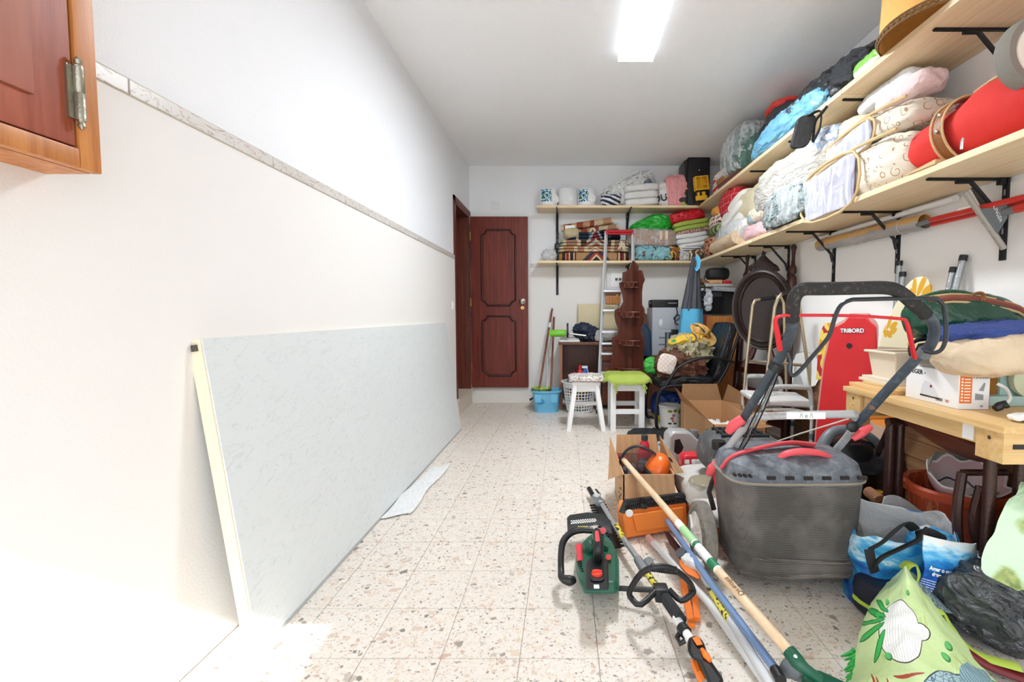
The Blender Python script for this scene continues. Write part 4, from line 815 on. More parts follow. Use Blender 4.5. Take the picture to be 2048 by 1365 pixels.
for v in (583, 622, 665, 688, 708, 745):
    f = (P(1200, v, 5.2).z) / 2.06; c = la + (lb_ - la) * f; wv = dv * (1.25 - .25 * f)
    B().box(c + wv / 2 + V3((0, -.03, 0)), (wv.length, .085, .022), bev=.003).obj('step', ALU, ld, w=True)
for c in (la, la + dv * 1.25): B().box(c + V3((0, 0, .0)), (.04, .045, .05), bev=.004).obj('foot', BLKP, ld, w=True)
# wavy corner shelf
cs = thing('corner_whatnot', 'tall wavy edged wooden corner shelf with small gallery rails', 'corner shelf', (.74, 5.0, 0))
Lp = [(830, 150), (800, 170), (775, 178), (772, 245), (748, 256), (752, 285), (772, 330), (781, 395), (760, 440), (717, 458), (714, 500), (724, 550), (745, 600), (738, 645), (697, 668), (696, 710), (708, 745), (700, 800), (668, 910), (700, 960), (735, 1010), (735, 1225)]
Rp = [(874, 130), (876, 168), (893, 172), (906, 245), (897, 275), (893, 330), (894, 420), (906, 455), (906, 520), (892, 580), (892, 625), (905, 660), (905, 740), (902, 800), (908, 860), (905, 960), (900, 1010), (895, 1225)]
spx = 852; k_ = 701.0; sz = lambda cy: max(.004, 1.1 - ((500 + cy / 3.793) - 630) / 185.0)
sx0 = (1040 + spx / 3.793 - 1130) / 185.0; so = V3((sx0, 4.97, 0)); z0_ = .004
dl, dr_ = V3((-.97, -.22, 0)).normalized(), V3((.30, -.95, 0)).normalized()
def wing(pts, d, sgn, th):
    poly = [(0, z0_), (0, sz(88))] + [(abs(x - spx) / k_ / abs(d.x), max(z0_, sz(y))) for x, y in pts]
    nrm = V3((0, 0, 1)).cross(d); M = Matrix.Translation(so) @ Matrix((d, V3((0, 0, 1)), d.cross(V3((0, 0, 1))))).transposed().to_4x4()
    return B().prism(poly, 0, th, M)
wing(Lp, dl, -1, .014).obj('left_wing', WOOD_S, cs, w=True, sm=False); wing(Rp, dr_, 1, -.014).obj('right_wing', WOOD_S, cs, w=True, sm=False)
for cy, r in ((288, .135), (508, .18), (718, .2), (925, .22)):
    zc = sz(cy); fan = [(0, 0)] + [tuple((dl * math.cos(a) + dr_ * math.sin(a))[:2]) for a in (i * math.pi / 16 for i in range(9))]
    B().prism([(so.x + q[0] * r * (.78 if 0 < i < 8 else 1), so.y + q[1] * r * (.78 if 0 < i < 8 else 1)) for i, q in enumerate(fan)], zc - .012, zc, None).obj('shelf', WOOD_S, cs, w=True, sm=False)
    arc = [V3((so.x + q[0] * r * .9, so.y + q[1] * r * .9, zc)) for q in fan[1:]]
    g_ = B().tube([p + V3((0, 0, .045)) for p in arc], .008, 8)
    g_.obj('gallery_rail', WOOD_S, cs, w=True)
    for i in (2, 4, 6): B().lathe([(.004, 0), (.008, .008), (.004, .016), (.009, .024), (.004, .038), (.006, .045)], 10, Matrix.Translation(arc[i])).obj('spindle', DRW, cs, w=True)
# bucket, mops, brush
bu = thing('bucket', 'light blue plastic mop bucket near the brown door', 'bucket', (-.21, 5.2, 0))
BLUB = mk('blue_bucket', '#6fb9de', .4)
bkt = B(); n_ = 32
def bring(r, z, s=.92): return [V3((math.copysign(abs(math.cos(a)) ** s, math.cos(a)) * r, math.copysign(abs(math.sin(a)) ** s, math.sin(a)) * r * .8, z)) for a in (k * 6.28318 / n_ for k in range(n_))]
prof = [(.135, 0), (.137, .04), (.141, .045), (.155, .2), (.162, .225), (.18, .23), (.183, .25), (.172, .25), (.15, .2), (.13, .012)]
rr_ = [[bkt.bm.verts.new(p) for p in bring(r, z, .7)] for r, z in prof]
for p, q in zip(rr_, rr_[1:]):
    for k in range(n_): bkt.bm.faces.new((p[k], p[(k + 1) % n_], q[(k + 1) % n_], q[k]))
bkt.bm.faces.new(list(reversed(rr_[0]))); bkt.bm.faces.new(rr_[-1]); bkt.obj('body', BLUB, bu)
B().lathe([(.045, 0), (.04, .003), (.001, .004)], 18, Matrix.Translation((-.06, -.117, .13)) @ MY @ Matrix.Diagonal((1, .8, 1, 1))).obj('emblem', mk('blue_dark', '#3f8fc4', .4), bu)
for sx in (-1, 1): B().prism([(-.03, 0), (.03, 0), (.04, .09), (-.04, .09)], -.004, .01, Matrix.Translation((sx * .09, -.115, .12)) @ MY).obj('rib', BLUB, bu)
ba = thing('strainer', 'lime green plastic strainer sitting in the blue bucket', 'strainer', (-.27, 5.2, .2))
B().lathe([(.075, 0), (.1, .06), (.112, .065), (.112, .072), (.095, .066), (.07, .008)], 28).obj('bowl', mk('lime_plastic', '#a9c75f', .4), ba)
sl = B()
for k in range(14): a = k * .4488; sl.box((math.cos(a) * .092, math.sin(a) * .092, .035), (.012, .012, .03), None)
props(sl.obj('slot', mk('dark_slot', '#3d4a20', .6), ba, sm=False), kind='stuff')
STK = wood('mop_stick', '#6b3a26', '#8d553a', 2, 40, .4, 20)
for k, (pts, m, lb) in enumerate(((((1104.6, 617), (1080, 769)), STK, 'brown wooden broom handle leaning in the blue bucket, the taller one'), (((1108, 634), (1102, 775)), STK, 'brown wooden mop handle standing in the blue bucket, the shorter one'), (((1096, 665), (1094, 775)), ALU, 'thin grey metal handle behind the brown handles in the bucket'))):
    yb_, yt_ = (5.14, 5.2, 5.26)[k], (5.62, 5.64, 5.66)[k]
    a, b = P(*pts[0], yt_), P(*pts[1], yb_)
    if b.z > .06: b = b + (b - a) * (.08 / max(.01, (a - b).length))
    t = thing('mop_handle', lb, 'handle', b)
    B().cyl(b, a, .012 if k < 2 else .009).obj('stick', m, t, w=True); B().lathe([(.013, 0), (.014, .03), (.009, .05), (.001, .055)], 12, Matrix.Translation(a - V3((0, 0, .03)))).obj('end_knob', WHT, t, w=True)
    if k < 2: B().cyl(a + (b - a) * .19, a + (b - a) * .25, .0135).obj('band', WHT, t, w=True)
bh = thing('hand_brush', 'small hand brush with white bristles on the floor beside the bucket', 'brush', (-.4, 5.5, 0), (0, 0, .1))
B().box((.06, 0, .075), (.1, .05, .022), Matrix.Rotation(-.5, 4, 'Y'), .005).obj('block', mk('navy_block', '#26344a', .5), bh)
bs = B()
for i in range(9):
    for j in range(4): p = V3((.02 + i * .011, -.02 + j * .013, .07 + i * .003)); bs.tube([p, p + V3((-.06 + .002 * i, R.uniform(-.01, .01), -.065))], .0022, 4)
props(bs.obj('bristles', mk('bristle_white', '#dcd8d0', .8), bh), kind='stuff')
# laundry basket with cleaning things
bk_ = thing('laundry_basket', 'white lattice laundry basket of cleaning things in front of the desk', 'basket', (.165, 5.14, 0))
BW = mk('basket_white', '#e3e5e6', .45); lat = B(); nb = 30
rz = lambda z: .135 + .055 * (z / .35)
for k in range(nb):
    a = k * 6.28318 / nb; lat.tube([(math.cos(a) * rz(z), math.sin(a) * rz(z), z) for z in (.02, .12, .22, .31)], .0055, 4)
for j in range(9):
    z = .03 + j * .033; lat.tube([(math.cos(a) * rz(z), math.sin(a) * rz(z), z) for a in (k * 6.28318 / 40 for k in range(40))], .005, 4, True)
props(lat.obj('lattice', BW, bk_), kind='stuff')
B().lathe([(rz(.3), .3), (rz(.35), .34), (rz(.35) + .02, .345), (rz(.35) + .02, .355), (rz(.35) - .004, .355), (rz(.3) - .006, .3)], 40).obj('rim', BW, bk_); B().lathe([(.132, 0), (.136, .025), (.001, .026)], 36).obj('bottom', BW, bk_)
lump('basket_filling', 'yellow and blue cloths inside the white lattice basket', 'cloths', mk('mixed_cloth', r=.9, fn=lambda g: g.ramp(g.noise(g.co(), 10, 2), [(0, '#2b4a8a'), (.42, '#c9a13a'), (.52, '#3f2f25'), (.6, '#d9cfc0')], True)), (.165, 5.14, .15), (.22, .22, .24), 2.5, .02, 10, 4, n=14)
cd_ = thing('caddy', 'white plastic caddy resting on the laundry basket', 'caddy', (.2, 5.12, .357))
cb_ = B(); cb_.b2((-.16, -.09, 0), (.16, .09, .006)); 
for a, b in (((-.165, -.095, 0), (.165, -.088, .06)), ((-.165, .088, 0), (.165, .095, .06)), ((-.165, -.095, 0), (-.158, .095, .06)), ((.158, -.095, 0), (.165, .095, .06))): cb_.b2(a, b)
cb_.obj('tray', BW, cd_, sm=False); B().tube([(-.02, 0, .0), (-.02, 0, .085), (.08, 0, .085), (.08, 0, .0)], .008, 8, sm=1).obj('handle', BW, cd_)
def bottle(name, label, x, y, z, m, cap, hh=.16, r=.035, spray=False, tilt=0):
    t = thing(name, label, 'bottle', (x, y, z), (0, tilt, 0)); B().lathe([(r * .9, 0), (r, .008), (r, hh * .62), (r * .85, hh * .75), (r * .42, hh * .9), (r * .4, hh)], 18, sy=.7).obj('body', m, t)
    if spray: B().b2((-.035, -.012, hh), (.03, .012, hh + .028), bev=.005).tube([(.022, 0, hh), (.03, 0, hh - .03), (.038, 0, hh - .05)], .006, 6).obj('trigger_head', cap, t)
    else: B().lathe([(r * .5, hh - .004), (r * .5, hh + .03), (r * .4, hh + .034)], 14).obj('cap', cap, t)
    return t
bottle('cleaner_bottle', 'red bottle with black cap at the left of the white caddy', .105, 5.12, .365, REDP, BLKP, .1, .035)
bottle('cleaner_bottle', 'red bottle behind the pink sponge in the white caddy', .17, 5.15, .365, REDP, REDP, .13, .035)
bottle('spray_bottle', 'spray bottle with white and blue trigger in the white caddy', .225, 5.16, .365, mk('blue_trans', '#2f63b0', .25), mk('white_blue', '#cfdff2', .4), .13, .034, True)
B().box((.19, 5.06, .405), (.12, .06, .05), bev=.012).solo('sponge', 'pink sponge at the front of the white caddy', 'sponge', crink('pink_sponge', '#d87a86', '#e89aa2', .9, 60))
bottle('orange_jar', 'small orange bottle at the right of the white caddy', .32, 5.12, .365, mk('orange_trans', '#c8672a', .3), BLKP, .06, .03)
# stools
def leg(b, a, c, s): 
    d = V3(s, ) if not isinstance(s, (int, float)) else V3((s, s, 0)); x, y = d.x / 2, d.y / 2
    return b.hull8([V3(a) + V3(q) for q in ((-x, -y, 0), (x, -y, 0), (x, y, 0), (-x, y, 0))] + [V3(c) + V3(q) for q in ((-x, -y, 0), (x, -y, 0), (x, y, 0), (-x, y, 0))])
s1 = thing('stool', 'white wooden stool with splayed legs and white patterned seat pad', 'stool', (.2, 4.42, 0), group='white stools')
for sx in (-1, 1):
    for sy in (-1, 1): leg(B(), (.2 + sx * .165, 4.42 + sy * .13, 0), (.2 + sx * .1, 4.42 + sy * .09, .44), .042).obj('leg', WHT, s1, w=True, sm=False, bev=.003)
B().b2((.07, 4.3, .43), (.33, 4.54, .465), bev=.005).obj('seat', WHT, s1, w=True)
for sx in (-1, 1): B().b2((.2 + sx * .115 - .01, 4.34, .37), (.2 + sx * .115 + .01, 4.5, .43)).b2((.2 + sx * .14 - .01, 4.31, .18), (.2 + sx * .14 + .01, 4.53, .215)).obj('side_rail', WHT, s1, w=True, sm=False)
B().b2((.1, 4.325, .37), (.3, 4.345, .43)).obj('apron', WHT, s1, w=True, sm=False); B().b2((.07, 4.52, .2), (.33, 4.54, .235)).obj('stretcher', WHT, s1, w=True, sm=False)
lump('seat_pad', 'white seat pad with red piping and grey print on the splayed stool', 'cushion', mk('printed_pad', r=.9, fn=lambda g: g.mix((g.sep(g.co())[2].abs() < .008) * (g.sep(g.co('Generated'))[2] < .5), g.mix((g.noise(g.co(), 18, 4, 2) - .5).abs() < .035, '#e6e0da', '#8a8078'), '#b0323a')), (.205, 4.41, .495), (.33, .29, .062), 5, .01, 9, 5, n=16)
s2 = thing('stool', 'white wooden square stool under the green seat pad', 'stool', (.585, 4.44, 0), group='white stools')
for x in (.455, .725):
    for y in (4.31, 4.57): B().b2((x - .025, y - .025, 0), (x + .025, y + .025, .45), bev=.003).obj('leg', WHT, s2, w=True)
    B().b2((x - .012, 4.34, .18), (x + .012, 4.55, .215)).b2((x - .012, 4.34, .37), (x + .012, 4.55, .44)).obj('side_rail', WHT, s2, w=True, sm=False)
for y, z in ((4.31, .16), (4.57, .19)): B().b2((.48, y - .012, z), (.7, y + .012, z + .045)).obj('stretcher', WHT, s2, w=True, sm=False)
for y in (4.31, 4.57): B().b2((.48, y - .014, .38), (.7, y + .014, .45)).obj('apron', WHT, s2, w=True, sm=False)
B().b2((.425, 4.28, .45), (.755, 4.6, .475), bev=.006).obj('seat', WHT, s2, w=True)
gp = thing('green_seat_pad', 'lime green tied seat pad hanging over the square stool', 'cushion', (.59, 4.43, .48))
def gpost2(w, d):
    e = max(abs(w.x) / (d[0] / 2), abs(w.y) / (d[1] / 2)); w.z -= .07 * max(0, e - .7) ** 1.3 / .3; return w
B().blob((0, 0, .03), (.47, .42, .06), 4.5, 22, .008, 9, 4, None, .5, False, gpost2).obj('pad', LIME, gp)
for x in (-.13, .14):
    tie = B(); tie.tube([(x, -.2, -.01), (x + .012, -.215, -.04), (x + .03, -.212, -.06), (x + .01, -.214, -.075), (x - .01, -.212, -.05), (x, -.2, -.02)], .006, 6).tube([(x, -.205, -.03), (x + .01, -.212, -.07), (x + .02, -.21, -.11)], .006, 6)
    tie.obj('tie', LIME, gp)
# black armchair with clothes
ch = thing('office_chair', 'black leather cantilever armchair facing left under a heap of clothes', 'chair', (1.15, 4.5, 0))
LEA = crink('black_leather_seat', '#121315', '#24262a', .28, 30, .3)
def seatp(w, d): w.z += .02 * math.cos(w.x * 9); return w
B().blob((0, 0, 0), (.58, .5, .1), 4, 20, .014, 9, 3, rotM((1.16, 4.52, .47), (0, -.05, 0)), .5, False, seatp).obj('seat', LEA, ch, w=True, cut=60)
B().blob((0, 0, 0), (.09, .5, .58), 8, 20, .009, 9, 6, rotM((1.5, 4.52, .74), (0, .28, 0)), .5, False).obj('backrest', LEA, ch, w=True, cut=60)
for y in (4.24, 4.8):
    B().tube([(1.56, y, .66), (1.4, y, .7), (1.22, y, .69), (1.06, y, .62), (.97, y, .5), (.93, y, .44)], .02, 10, sm=5, flat=(1.1, .7)).obj('armrest', BLKP, ch, w=True)
    B().tube([(1.3, y, .43), (1.05, y, .44), (.9, y, .41), (.86, y, .3), (.85, y, .12), (.87, y, .03), (.95, y, .018), (1.4, y, .018)], .016, 10, sm=5).obj('leg', BLK, ch, w=True)
    B().tube([(1.42, y, .46), (1.5, y, .6), (1.6, y, .9), (1.63, y, 1.0)], .014, 8).obj('back_tube', BLK, ch, w=True)
B().cyl((1.4, 4.24, .018), (1.4, 4.8, .018), .016).obj('runner_bar', BLK, ch, w=True)
def ch_(u, v, Y): p = P(u, v, Y); return (p.x, p.y, p.z)
lump('brown_quilt', 'brown quilted coat bundled on the black armchair', 'coat', crink('brown_quilting', '#4b2c1f', '#7b4d38', .7, 16), ch_(1362, 733, 4.5), (.46, .42, .34), 2.6, .05, 7, 4, n=26, ridge=.75)
lump('white_mitt', 'white quilted pocket cloth on the brown coat', 'cloth', mk('quilt_diamond', r=.9, fn=lambda g: (lambda a, b: g.mix((a < .08).max(b < .08), '#ddd0c6', '#a89488'))(((g.sep(g.co())[0] + g.sep(g.co())[2]) * 24).fr(), ((g.sep(g.co())[0] - g.sep(g.co())[2]) * 24).fr())), ch_(1334, 728, 4.27), (.17, .04, .18), 3.5, .01, 9, 4, (0, .25, 0), n=12, flat=False)
lump('beige_knit', 'beige knitted cardigan on top of the brown coat', 'cardigan', mk('beige_knit', r=.95, fn=lambda g: (setattr(g, 'bumpv', ((g.sep(g.co())[0] * 500).f('SINE'), .5)), g.mix(g.noise(g.co(), 14, 4, 1), '#958c6c', '#cdc4a2'))[1]), ch_(1380, 698, 4.5), (.4, .34, .25), 2.5, .05, 8, 9, (0, .15, 0), n=26, ridge=.8)
lump('yellow_scarf', 'yellow and green scarf across the beige cardigan', 'scarf', mk('yellow_scarf', r=.8, fn=lambda g: g.ramp(g.noise(g.co(), 8, 2), [(0, '#3fa06a'), (.36, '#e2b93a'), (.62, '#c9992a')], True)), ch_(1375, 677, 4.42), (.36, .14, .07), 2.5, .03, 10, 3, (0, -.22, 0), n=16, flat=False)
ht = thing('sun_hat', 'yellow patterned soft hat on the backrest of the black armchair', 'hat', ch_(1405, 662, 4.45))
HATM = mk('hat_print', r=.9, fn=lambda g: g.ramp(g.noise(g.co(), 16, 2), [(0, '#4a5068'), (.34, '#c99a50'), (.5, '#deaf60'), (.64, '#a88a64')], True))
B().blob((0, 0, 0), (.17, .15, .11), 2.3, 12, .015, 10, 3, rotM(ch_(1402, 660, 4.42), (0, .35, 0)), .5, False).obj('crown', HATM, ht, w=True, cut=60)
Mh = rotM(ch_(1408, 666, 4.43), (.7, .5, .1))
B().grid(lambda u, v: Mh @ V3((math.cos(u * 6.2832) * (.07 + .08 * v), math.sin(u * 6.2832) * (.06 + .07 * v), -.02 * v + .015 * math.sin(u * 12.5 + 1) * v)), 36, 6, .006, cu=True).obj('brim', HATM, ht, w=True, cut=60)
B().tube([ch_(1385, 650, 4.38), ch_(1397, 652, 4.36), ch_(1410, 664, 4.35)], .012, 8, sm=4, flat=(1, .3)).obj('hat_band', cloth('navy_band', '#2c3350'), ht, w=True)
lump('green_carrier', 'green plastic carrier bag hanging beside the seat of the black armchair', 'bag', crink('green_film', '#2ea83a', '#5fd060', .35, 26), ch_(1303, 732, 4.7), (.15, .12, .17), 2.6, .014, 12, 5, n=22, ridge=.7, flat=False)
bb2 = thing('blue_shopping_bag', 'dark blue printed bag with yellow corner under the black armchair', 'bag', (1.08, 4.75, 0))
B().blob((0, 0, .15), (.34, .2, .3), 4, 16, .02, 8, 3, None, .6).obj('body', mk('blue_print', r=.4, fn=lambda g: (lambda c: g.mix(c[2] < .07, g.mix(g.noise(g.co(), 8, 2) > .66, '#123a86', '#1f58b4'), '#d8c42a'))(g.sep(g.co()))), bb2, cut=60)
for k, s in enumerate(('A APP do Lidl', 'que lhe dá mais')): text(s, .032, frame3(V3((1.06, 4.638, .2 - .042 * k)), (1, 0, 0), (0, .05, 1)), WINK, bb2)
pt = thing('decorated_pot', 'white pot with flower and figure print under the black armchair', 'pot', (1.03, 4.47, 0))
def _pot(g):
    x, y, z = g.sep(g.co()); c = '#e6e6e2'
    for cx, cz, rx, rz_, col in ((-.02, .17, .022, .014, '#8a8c2e'), (.03, .175, .02, .015, '#74842a'), (.09, .16, .03, .02, '#7d8a34'), (.015, .13, .016, .016, '#c06a78'), (0, .1, .018, .014, '#b85a5a'), (.01, .075, .014, .012, '#c87a7a'), (-.02, .05, .018, .01, '#3c342e'), (.03, .05, .018, .01, '#3c342e')): c = g.mix(g.ell(x, z, cx, cz, rx, rz_) * (y < 0.0), c, col)
    return c
B().lathe([(.085, 0), (.092, .01), (.105, .2), (.112, .205), (.112, .215), (.1, .215), (.088, .02)], 32).obj('body', mk('pot_print', r=.4, fn=_pot), pt)
B().lathe([(.106, .203), (.114, .205), (.114, .217), (.106, .218)], 32, caps=False).obj('rim', mk('pot_rim', '#d4d6d6', .35), pt)
# electronics on the sideboard
pc = thing('computer_tower', 'light grey computer tower on the sideboard', 'computer', (1.21, 5.47, .626))
PCG = mk('pc_grey', '#b9bdc4', .5)
B().b2((-.2, -.14, 0), (.2, .2, .555), bev=.006).obj('case', PCG, pc)
B().b2((-.13, -.146, .31), (.03, -.14, .45), bev=.004).obj('drive_bezel', PCG, pc); B().lathe([(.028, 0), (.022, .004), (.001, .006)], 18, Matrix.Translation((-.1, -.146, .38)) @ MY @ Matrix.Diagonal((.8, 1.5, 1, 1))).obj('button', WHT, pc)
B().b2((-.12, -.145, .2), (.1, -.14, .215)).b2((-.12, -.145, .12), (.1, -.14, .135)).obj('vent_slot', mk('pc_dark', '#7e8288', .5), pc, sm=False)
md = thing('recorder', 'flat black recorder on top of the grey computer tower', 'recorder', (1.16, 5.45, 1.182))
B().b2((-.15, -.12, 0), (.15, .13, .09), bev=.008).obj('case', BLKP, md); B().b2((-.14, -.124, .015), (.0, -.12, .07)).obj('display', mk('dark_glass', '#0b0d10', .1), md, sm=False); B().b2((.03, -.123, .045), (.13, -.12, .055)).obj('print', mk('pale_print', '#9aa0a4', .5), md, sm=False)
B().lathe([(.04, 0), (.045, .02), (.03, .04)], 14, Matrix.Translation((-.17, .0, .045)) @ Matrix.Rotation(math.pi / 2, 4, 'Y')).obj('side_knob', BLKP, md)
sp_ = thing('loudspeaker', 'small black loudspeaker in front of the grey computer tower', 'loudspeaker', (1.27, 5.24, .626))
B().b2((-.115, -.055, 0), (.115, .075, .27), bev=.006).obj('cabinet', BLKP, sp_); B().b2((-.12, -.06, 0), (-.098, -.055, .27)).obj('trim', CHR, sp_, sm=False)
B().lathe([(.088, 0), (.09, .008), (.075, .01), (.07, .002), (.03, -.006), (.012, .002), (.001, .004)], 32, Matrix.Translation((.02, -.058, .145)) @ MY).obj('cone', mk('speaker_cone', '#2b2d30', .4), sp_)
B().lathe([(.088, .004), (.092, .011), (.082, .012)], 32, Matrix.Translation((.02, -.058, .145)) @ MY, caps=False).obj('ring', ALU, sp_)
B().b2((1.22, 5.2, .898), (1.36, 5.3, .93), bev=.006).solo('black_handset', 'black handset lying on the small loudspeaker', 'handset', BLKP)
B().tube([P(1352, 612, 5.3), P(1355, 630, 5.27), P(1348, 636, 5.26), P(1352, 642, 5.25), P(1360, 634, 5.25), P(1353, 630, 5.26), P(1350, 645, 5.25), P(1357, 650, 5.25)], .007, 6, sm=5).solo('black_cable', 'black cable coiled against the grey computer tower', 'cable', BLKP)
su = thing('blue_case', 'dark blue hard shell case standing left of the grey tower', 'suitcase', (.9, 5.1, .5))
B().tube([(.84, 5.29, .63), (.84, 5.29, .86), (.86, 5.29, .93), (.9, 5.29, .965), (.94, 5.29, .93), (.965, 5.29, .86), (.975, 5.29, .63)], .03, 10, sm=3).prism([(.85, .626), (.97, .626), (.96, .87), (.93, .94), (.9, .955), (.87, .94), (.85, .87)], -.03, .03, Matrix(((1, 0, 0, 0), (0, 0, 1, 5.28), (0, 1, 0, 0), (0, 0, 0, 1)))).obj('shell', mk('navy_shell', '#2a3e55', .35), su, w=True)
B().prism([(0, 1.22), (.05, 1.225), (.1, 1.19), (.15, 1.12), (.18, 1.1), (.18, .63), (-.05, .63), (-.05, 1.2)], -.012, .012, Matrix(((1, 0, 0, .82), (0, 0, 1, 5.62), (0, 1, 0, 0), (0, 0, 0, 1)))).solo('headboard_panel', 'brown curved headboard panel behind the corner shelf', 'headboard', WOOD_B, sm=False)
# beach parasol, folded
bp = thing('beach_parasol', 'folded black and light blue beach parasol standing by the armchair', 'parasol', (1.38, 4.92, 0))
def para(z0, z1, r0, r1, sx0, sx1, ple, am): return lambda u, v: (lambda a, r: V3((sx0 + (sx1 - sx0) * v + math.cos(a) * r, 4.92 + math.sin(a) * r * .8, z0 + (z1 - z0) * v)))(u * 6.2832, (r0 + (r1 - r0) * v) * (1 + am * math.cos(u * 6.2832 * ple)))
x1_, x2_, x3_ = P(1391, 514, 4.92), P(1383, 622, 4.92), P(1379, 690, 4.92)
B().grid(para(x1_.z, x2_.z, .033, .102, x1_.x, x2_.x, 9, .13), 72, 10, .004, cu=True).obj('black_canopy', mk('parasol_black', r=.6, fn=lambda g: g.mix(g.noise(g.scl(g.co(), (40, 40, 3)), 1, 3), '#1f2025', '#55565f')), bp, w=True, cut=60)
B().grid(para(x2_.z + .02, .55, .112, .15, x2_.x, x3_.x, 5, .06), 72, 8, .004, cu=True).obj('blue_canopy', cloth('parasol_blue', '#5fb4dc', .7), bp, w=True, cut=60)
B().tube([P(1392, 514, 4.9), P(1397, 522, 4.87), P(1396, 535, 4.86), P(1391, 540, 4.87)], .03, 8, sm=4, flat=(.4, 1)).obj('blue_tip', MATS['parasol_blue'], bp, w=True)
B().cyl((1.36, 4.92, 0), x1_, .014).obj('pole', WHT, bp, w=True)
# orange cabinet with electronics
oc = thing('orange_cabinet', 'orange veneered cabinet with dark red drawers behind the armchair', 'cabinet', (1.65, 5.1, 0))
B().b2((1.52, 4.95, 0), (1.9, 5.38, 1.085)).obj('side_panel', ORW, oc, w=True, sm=False)
B().b2((1.47, 4.94, 0), (1.52, 5.38, 1.1), bev=.003).obj('corner_post', wood('red_wood', '#5b2418', '#7d3823', 2, 40, .4, 18), oc, w=True)
for z in (1.0, .86, .72): B().b2((1.462, 4.99, z), (1.472, 5.33, z + .1), bev=.004).b2((1.475, 4.935, z), (1.512, 4.942, z + .09)).obj('drawer', WOOD_D, oc, w=True)
mw = thing('microwave', 'black microwave oven standing on the orange cabinet', 'microwave', (1.66, 5.05, 1.101))
B().b2((-.19, -.1, 0), (.19, .26, .245), bev=.004).obj('case', mk('gloss_black', '#0d0d0f', .25), mw); B().b2((-.08, -.106, .19), (.02, -.1, .24)).obj('panel', mk('dark_panel', '#2a2a2c', .4), mw, sm=False)
B().b2((-.2, -.09, .0), (-.19, .25, .24)).obj('door', mk('dark_glass2', '#24262a', .08), mw, sm=False)
dv_ = thing('silver_player', 'silver disc player lying on the black microwave', 'player', (1.72, 5.05, 1.35), (.03, .06, 0))
B().b2((-.13, -.14, 0), (.14, .14, .045), bev=.004).obj('case', mk('silver_case', '#b4b7bb', .35, .5), dv_)
for x in (-.09, .1): B().lathe([(.006, 0), (.001, .003)], 10, Matrix.Translation((x, -.141, .022)) @ MY).obj('button', GREYP, dv_)
lump('paper_pile', 'untidy pile of papers and leads on the silver player', 'papers', mk('paper_mix', r=.9, fn=lambda g: g.mix(g.noise(g.scl(g.co(), (12, 12, 120)), 1, 2), '#6e6a64', '#d5d0c8')), (1.66, 5.08, 1.415), (.34, .22, .04), 5, .012, 12, 3, n=12)
B().b2((1.53, 5.0, 1.437), (1.7, 5.16, 1.475), bev=.002).solo('brown_carton', 'flat brown carton under the black camera bag', 'carton', CARD); B().b2((1.71, 5.0, 1.437), (1.8, 5.14, 1.465), bev=.003).solo('red_tin', 'flat red box beside the brown carton under the black bag', 'box', REDP)
cbg = thing('camera_bag', 'black rounded camera bag on the pile above the microwave', 'bag', (1.67, 5.08, 1.478))
B().blob((0, 0, .065), (.25, .16, .135), 3.4, 14, .006, 9, 4, None, .3).obj('body', mk('black_nylon', '#131315', .6, bump=(150, .2)), cbg, cut=60)
B().tube([(-.115, -.06, .1), (-.15, -.08, .06), (-.165, -.085, 0), (-.12, -.09, -.03)], .005, 6, sm=4).obj('strap', BLKP, cbg)
cl = B()
for k in range(5): c = P(1403 + k * 2, 575 + k * 8, 4.95); cl.tube([c + V3((math.cos(a) * .04, math.sin(a * 2) * .01, math.sin(a) * .045)) for a in (i * .6283 for i in range(10))], .007, 6, True)
cl.solo('tangled_cables', 'tangle of black cables hanging beside the microwave', 'cables', BLKP, kind='stuff')
gl = P(1401, 571, 4.98); B().lathe([(.02, 0), (.03, .02), (.02, .05), (.03, .07)], 16, rotM(gl, (0, 0, 0))).solo('brass_fitting', 'small brass lamp fitting beside the microwave', 'lamp part', BRASS)
lump('foil_bag', 'shiny crumpled foil bag hanging at the front of the microwave', 'bag', clearmat('foil', '#c9ccd2', .6), P(1417, 600, 4.9), (.08, .06, .22), 2.3, .03, 14, 7, n=14, flat=False)
# ---------------- right wall, far half ----------------
DKW = wood('dark_turned_wood', '#2b110c', '#4c2016', 2, 30, .4, 20)
hb = thing('bed_headboard', 'dark wooden bed end with two turned finial posts leaning in the right corner', 'headboard', (1.8, 4.1, 0))
def post(a, b, par, r=.03):
    a, b = V3(a), V3(b); L = (b - a).length; M = frame3(a, (b - a).cross(V3((0, 1, 0))), V3((0, 1, 0))); M = Matrix.Translation(a) @ (b - a).to_track_quat('Z', 'Y').to_matrix().to_4x4()
    B().lathe([(r, 0), (r, L - .3), (r * .9, L - .27), (r * .45, L - .26), (r * .9, L - .235), (r * .95, L - .2), (r * .5, L - .17), (r * .4, L - .12), (r * .5, L - .05), (r * .7, L - .03), (r * .5, L - .005), (.001, L)], 14, M).obj('post', DKW, par, w=True)
post((1.66, 4.5, .0), P(1496, 510, 4.66), hb, .032); post((1.8, 3.72, .0), P(1588, 489, 3.86), hb, .034)
for z0, z1 in ((.55, .65), (.36, .42), (.15, .27)): B().hull8([(1.672, 4.49, z0), (1.806, 3.74, z0), (1.83, 3.74, z0), (1.696, 4.49, z0), (1.69, 4.5, z1), (1.82, 3.75, z1), (1.845, 3.75, z1), (1.715, 4.5, z1)]).obj('rail', DKW, hb, w=True, sm=False)
om = thing('oval_mirror', 'dark oval wooden frame with carved crest leaning on the bed end', 'mirror', P(1526, 700, 4.0))
oc_ = P(1525, 618, 3.92); ox = V3((.32, -.28, -.03)).normalized(); oz = V3((.05, .12, 1)).normalized(); on = ox.cross(oz).normalized()
Mo = Matrix.Translation(oc_) @ Matrix((ox, oz, on)).transposed().to_4x4()
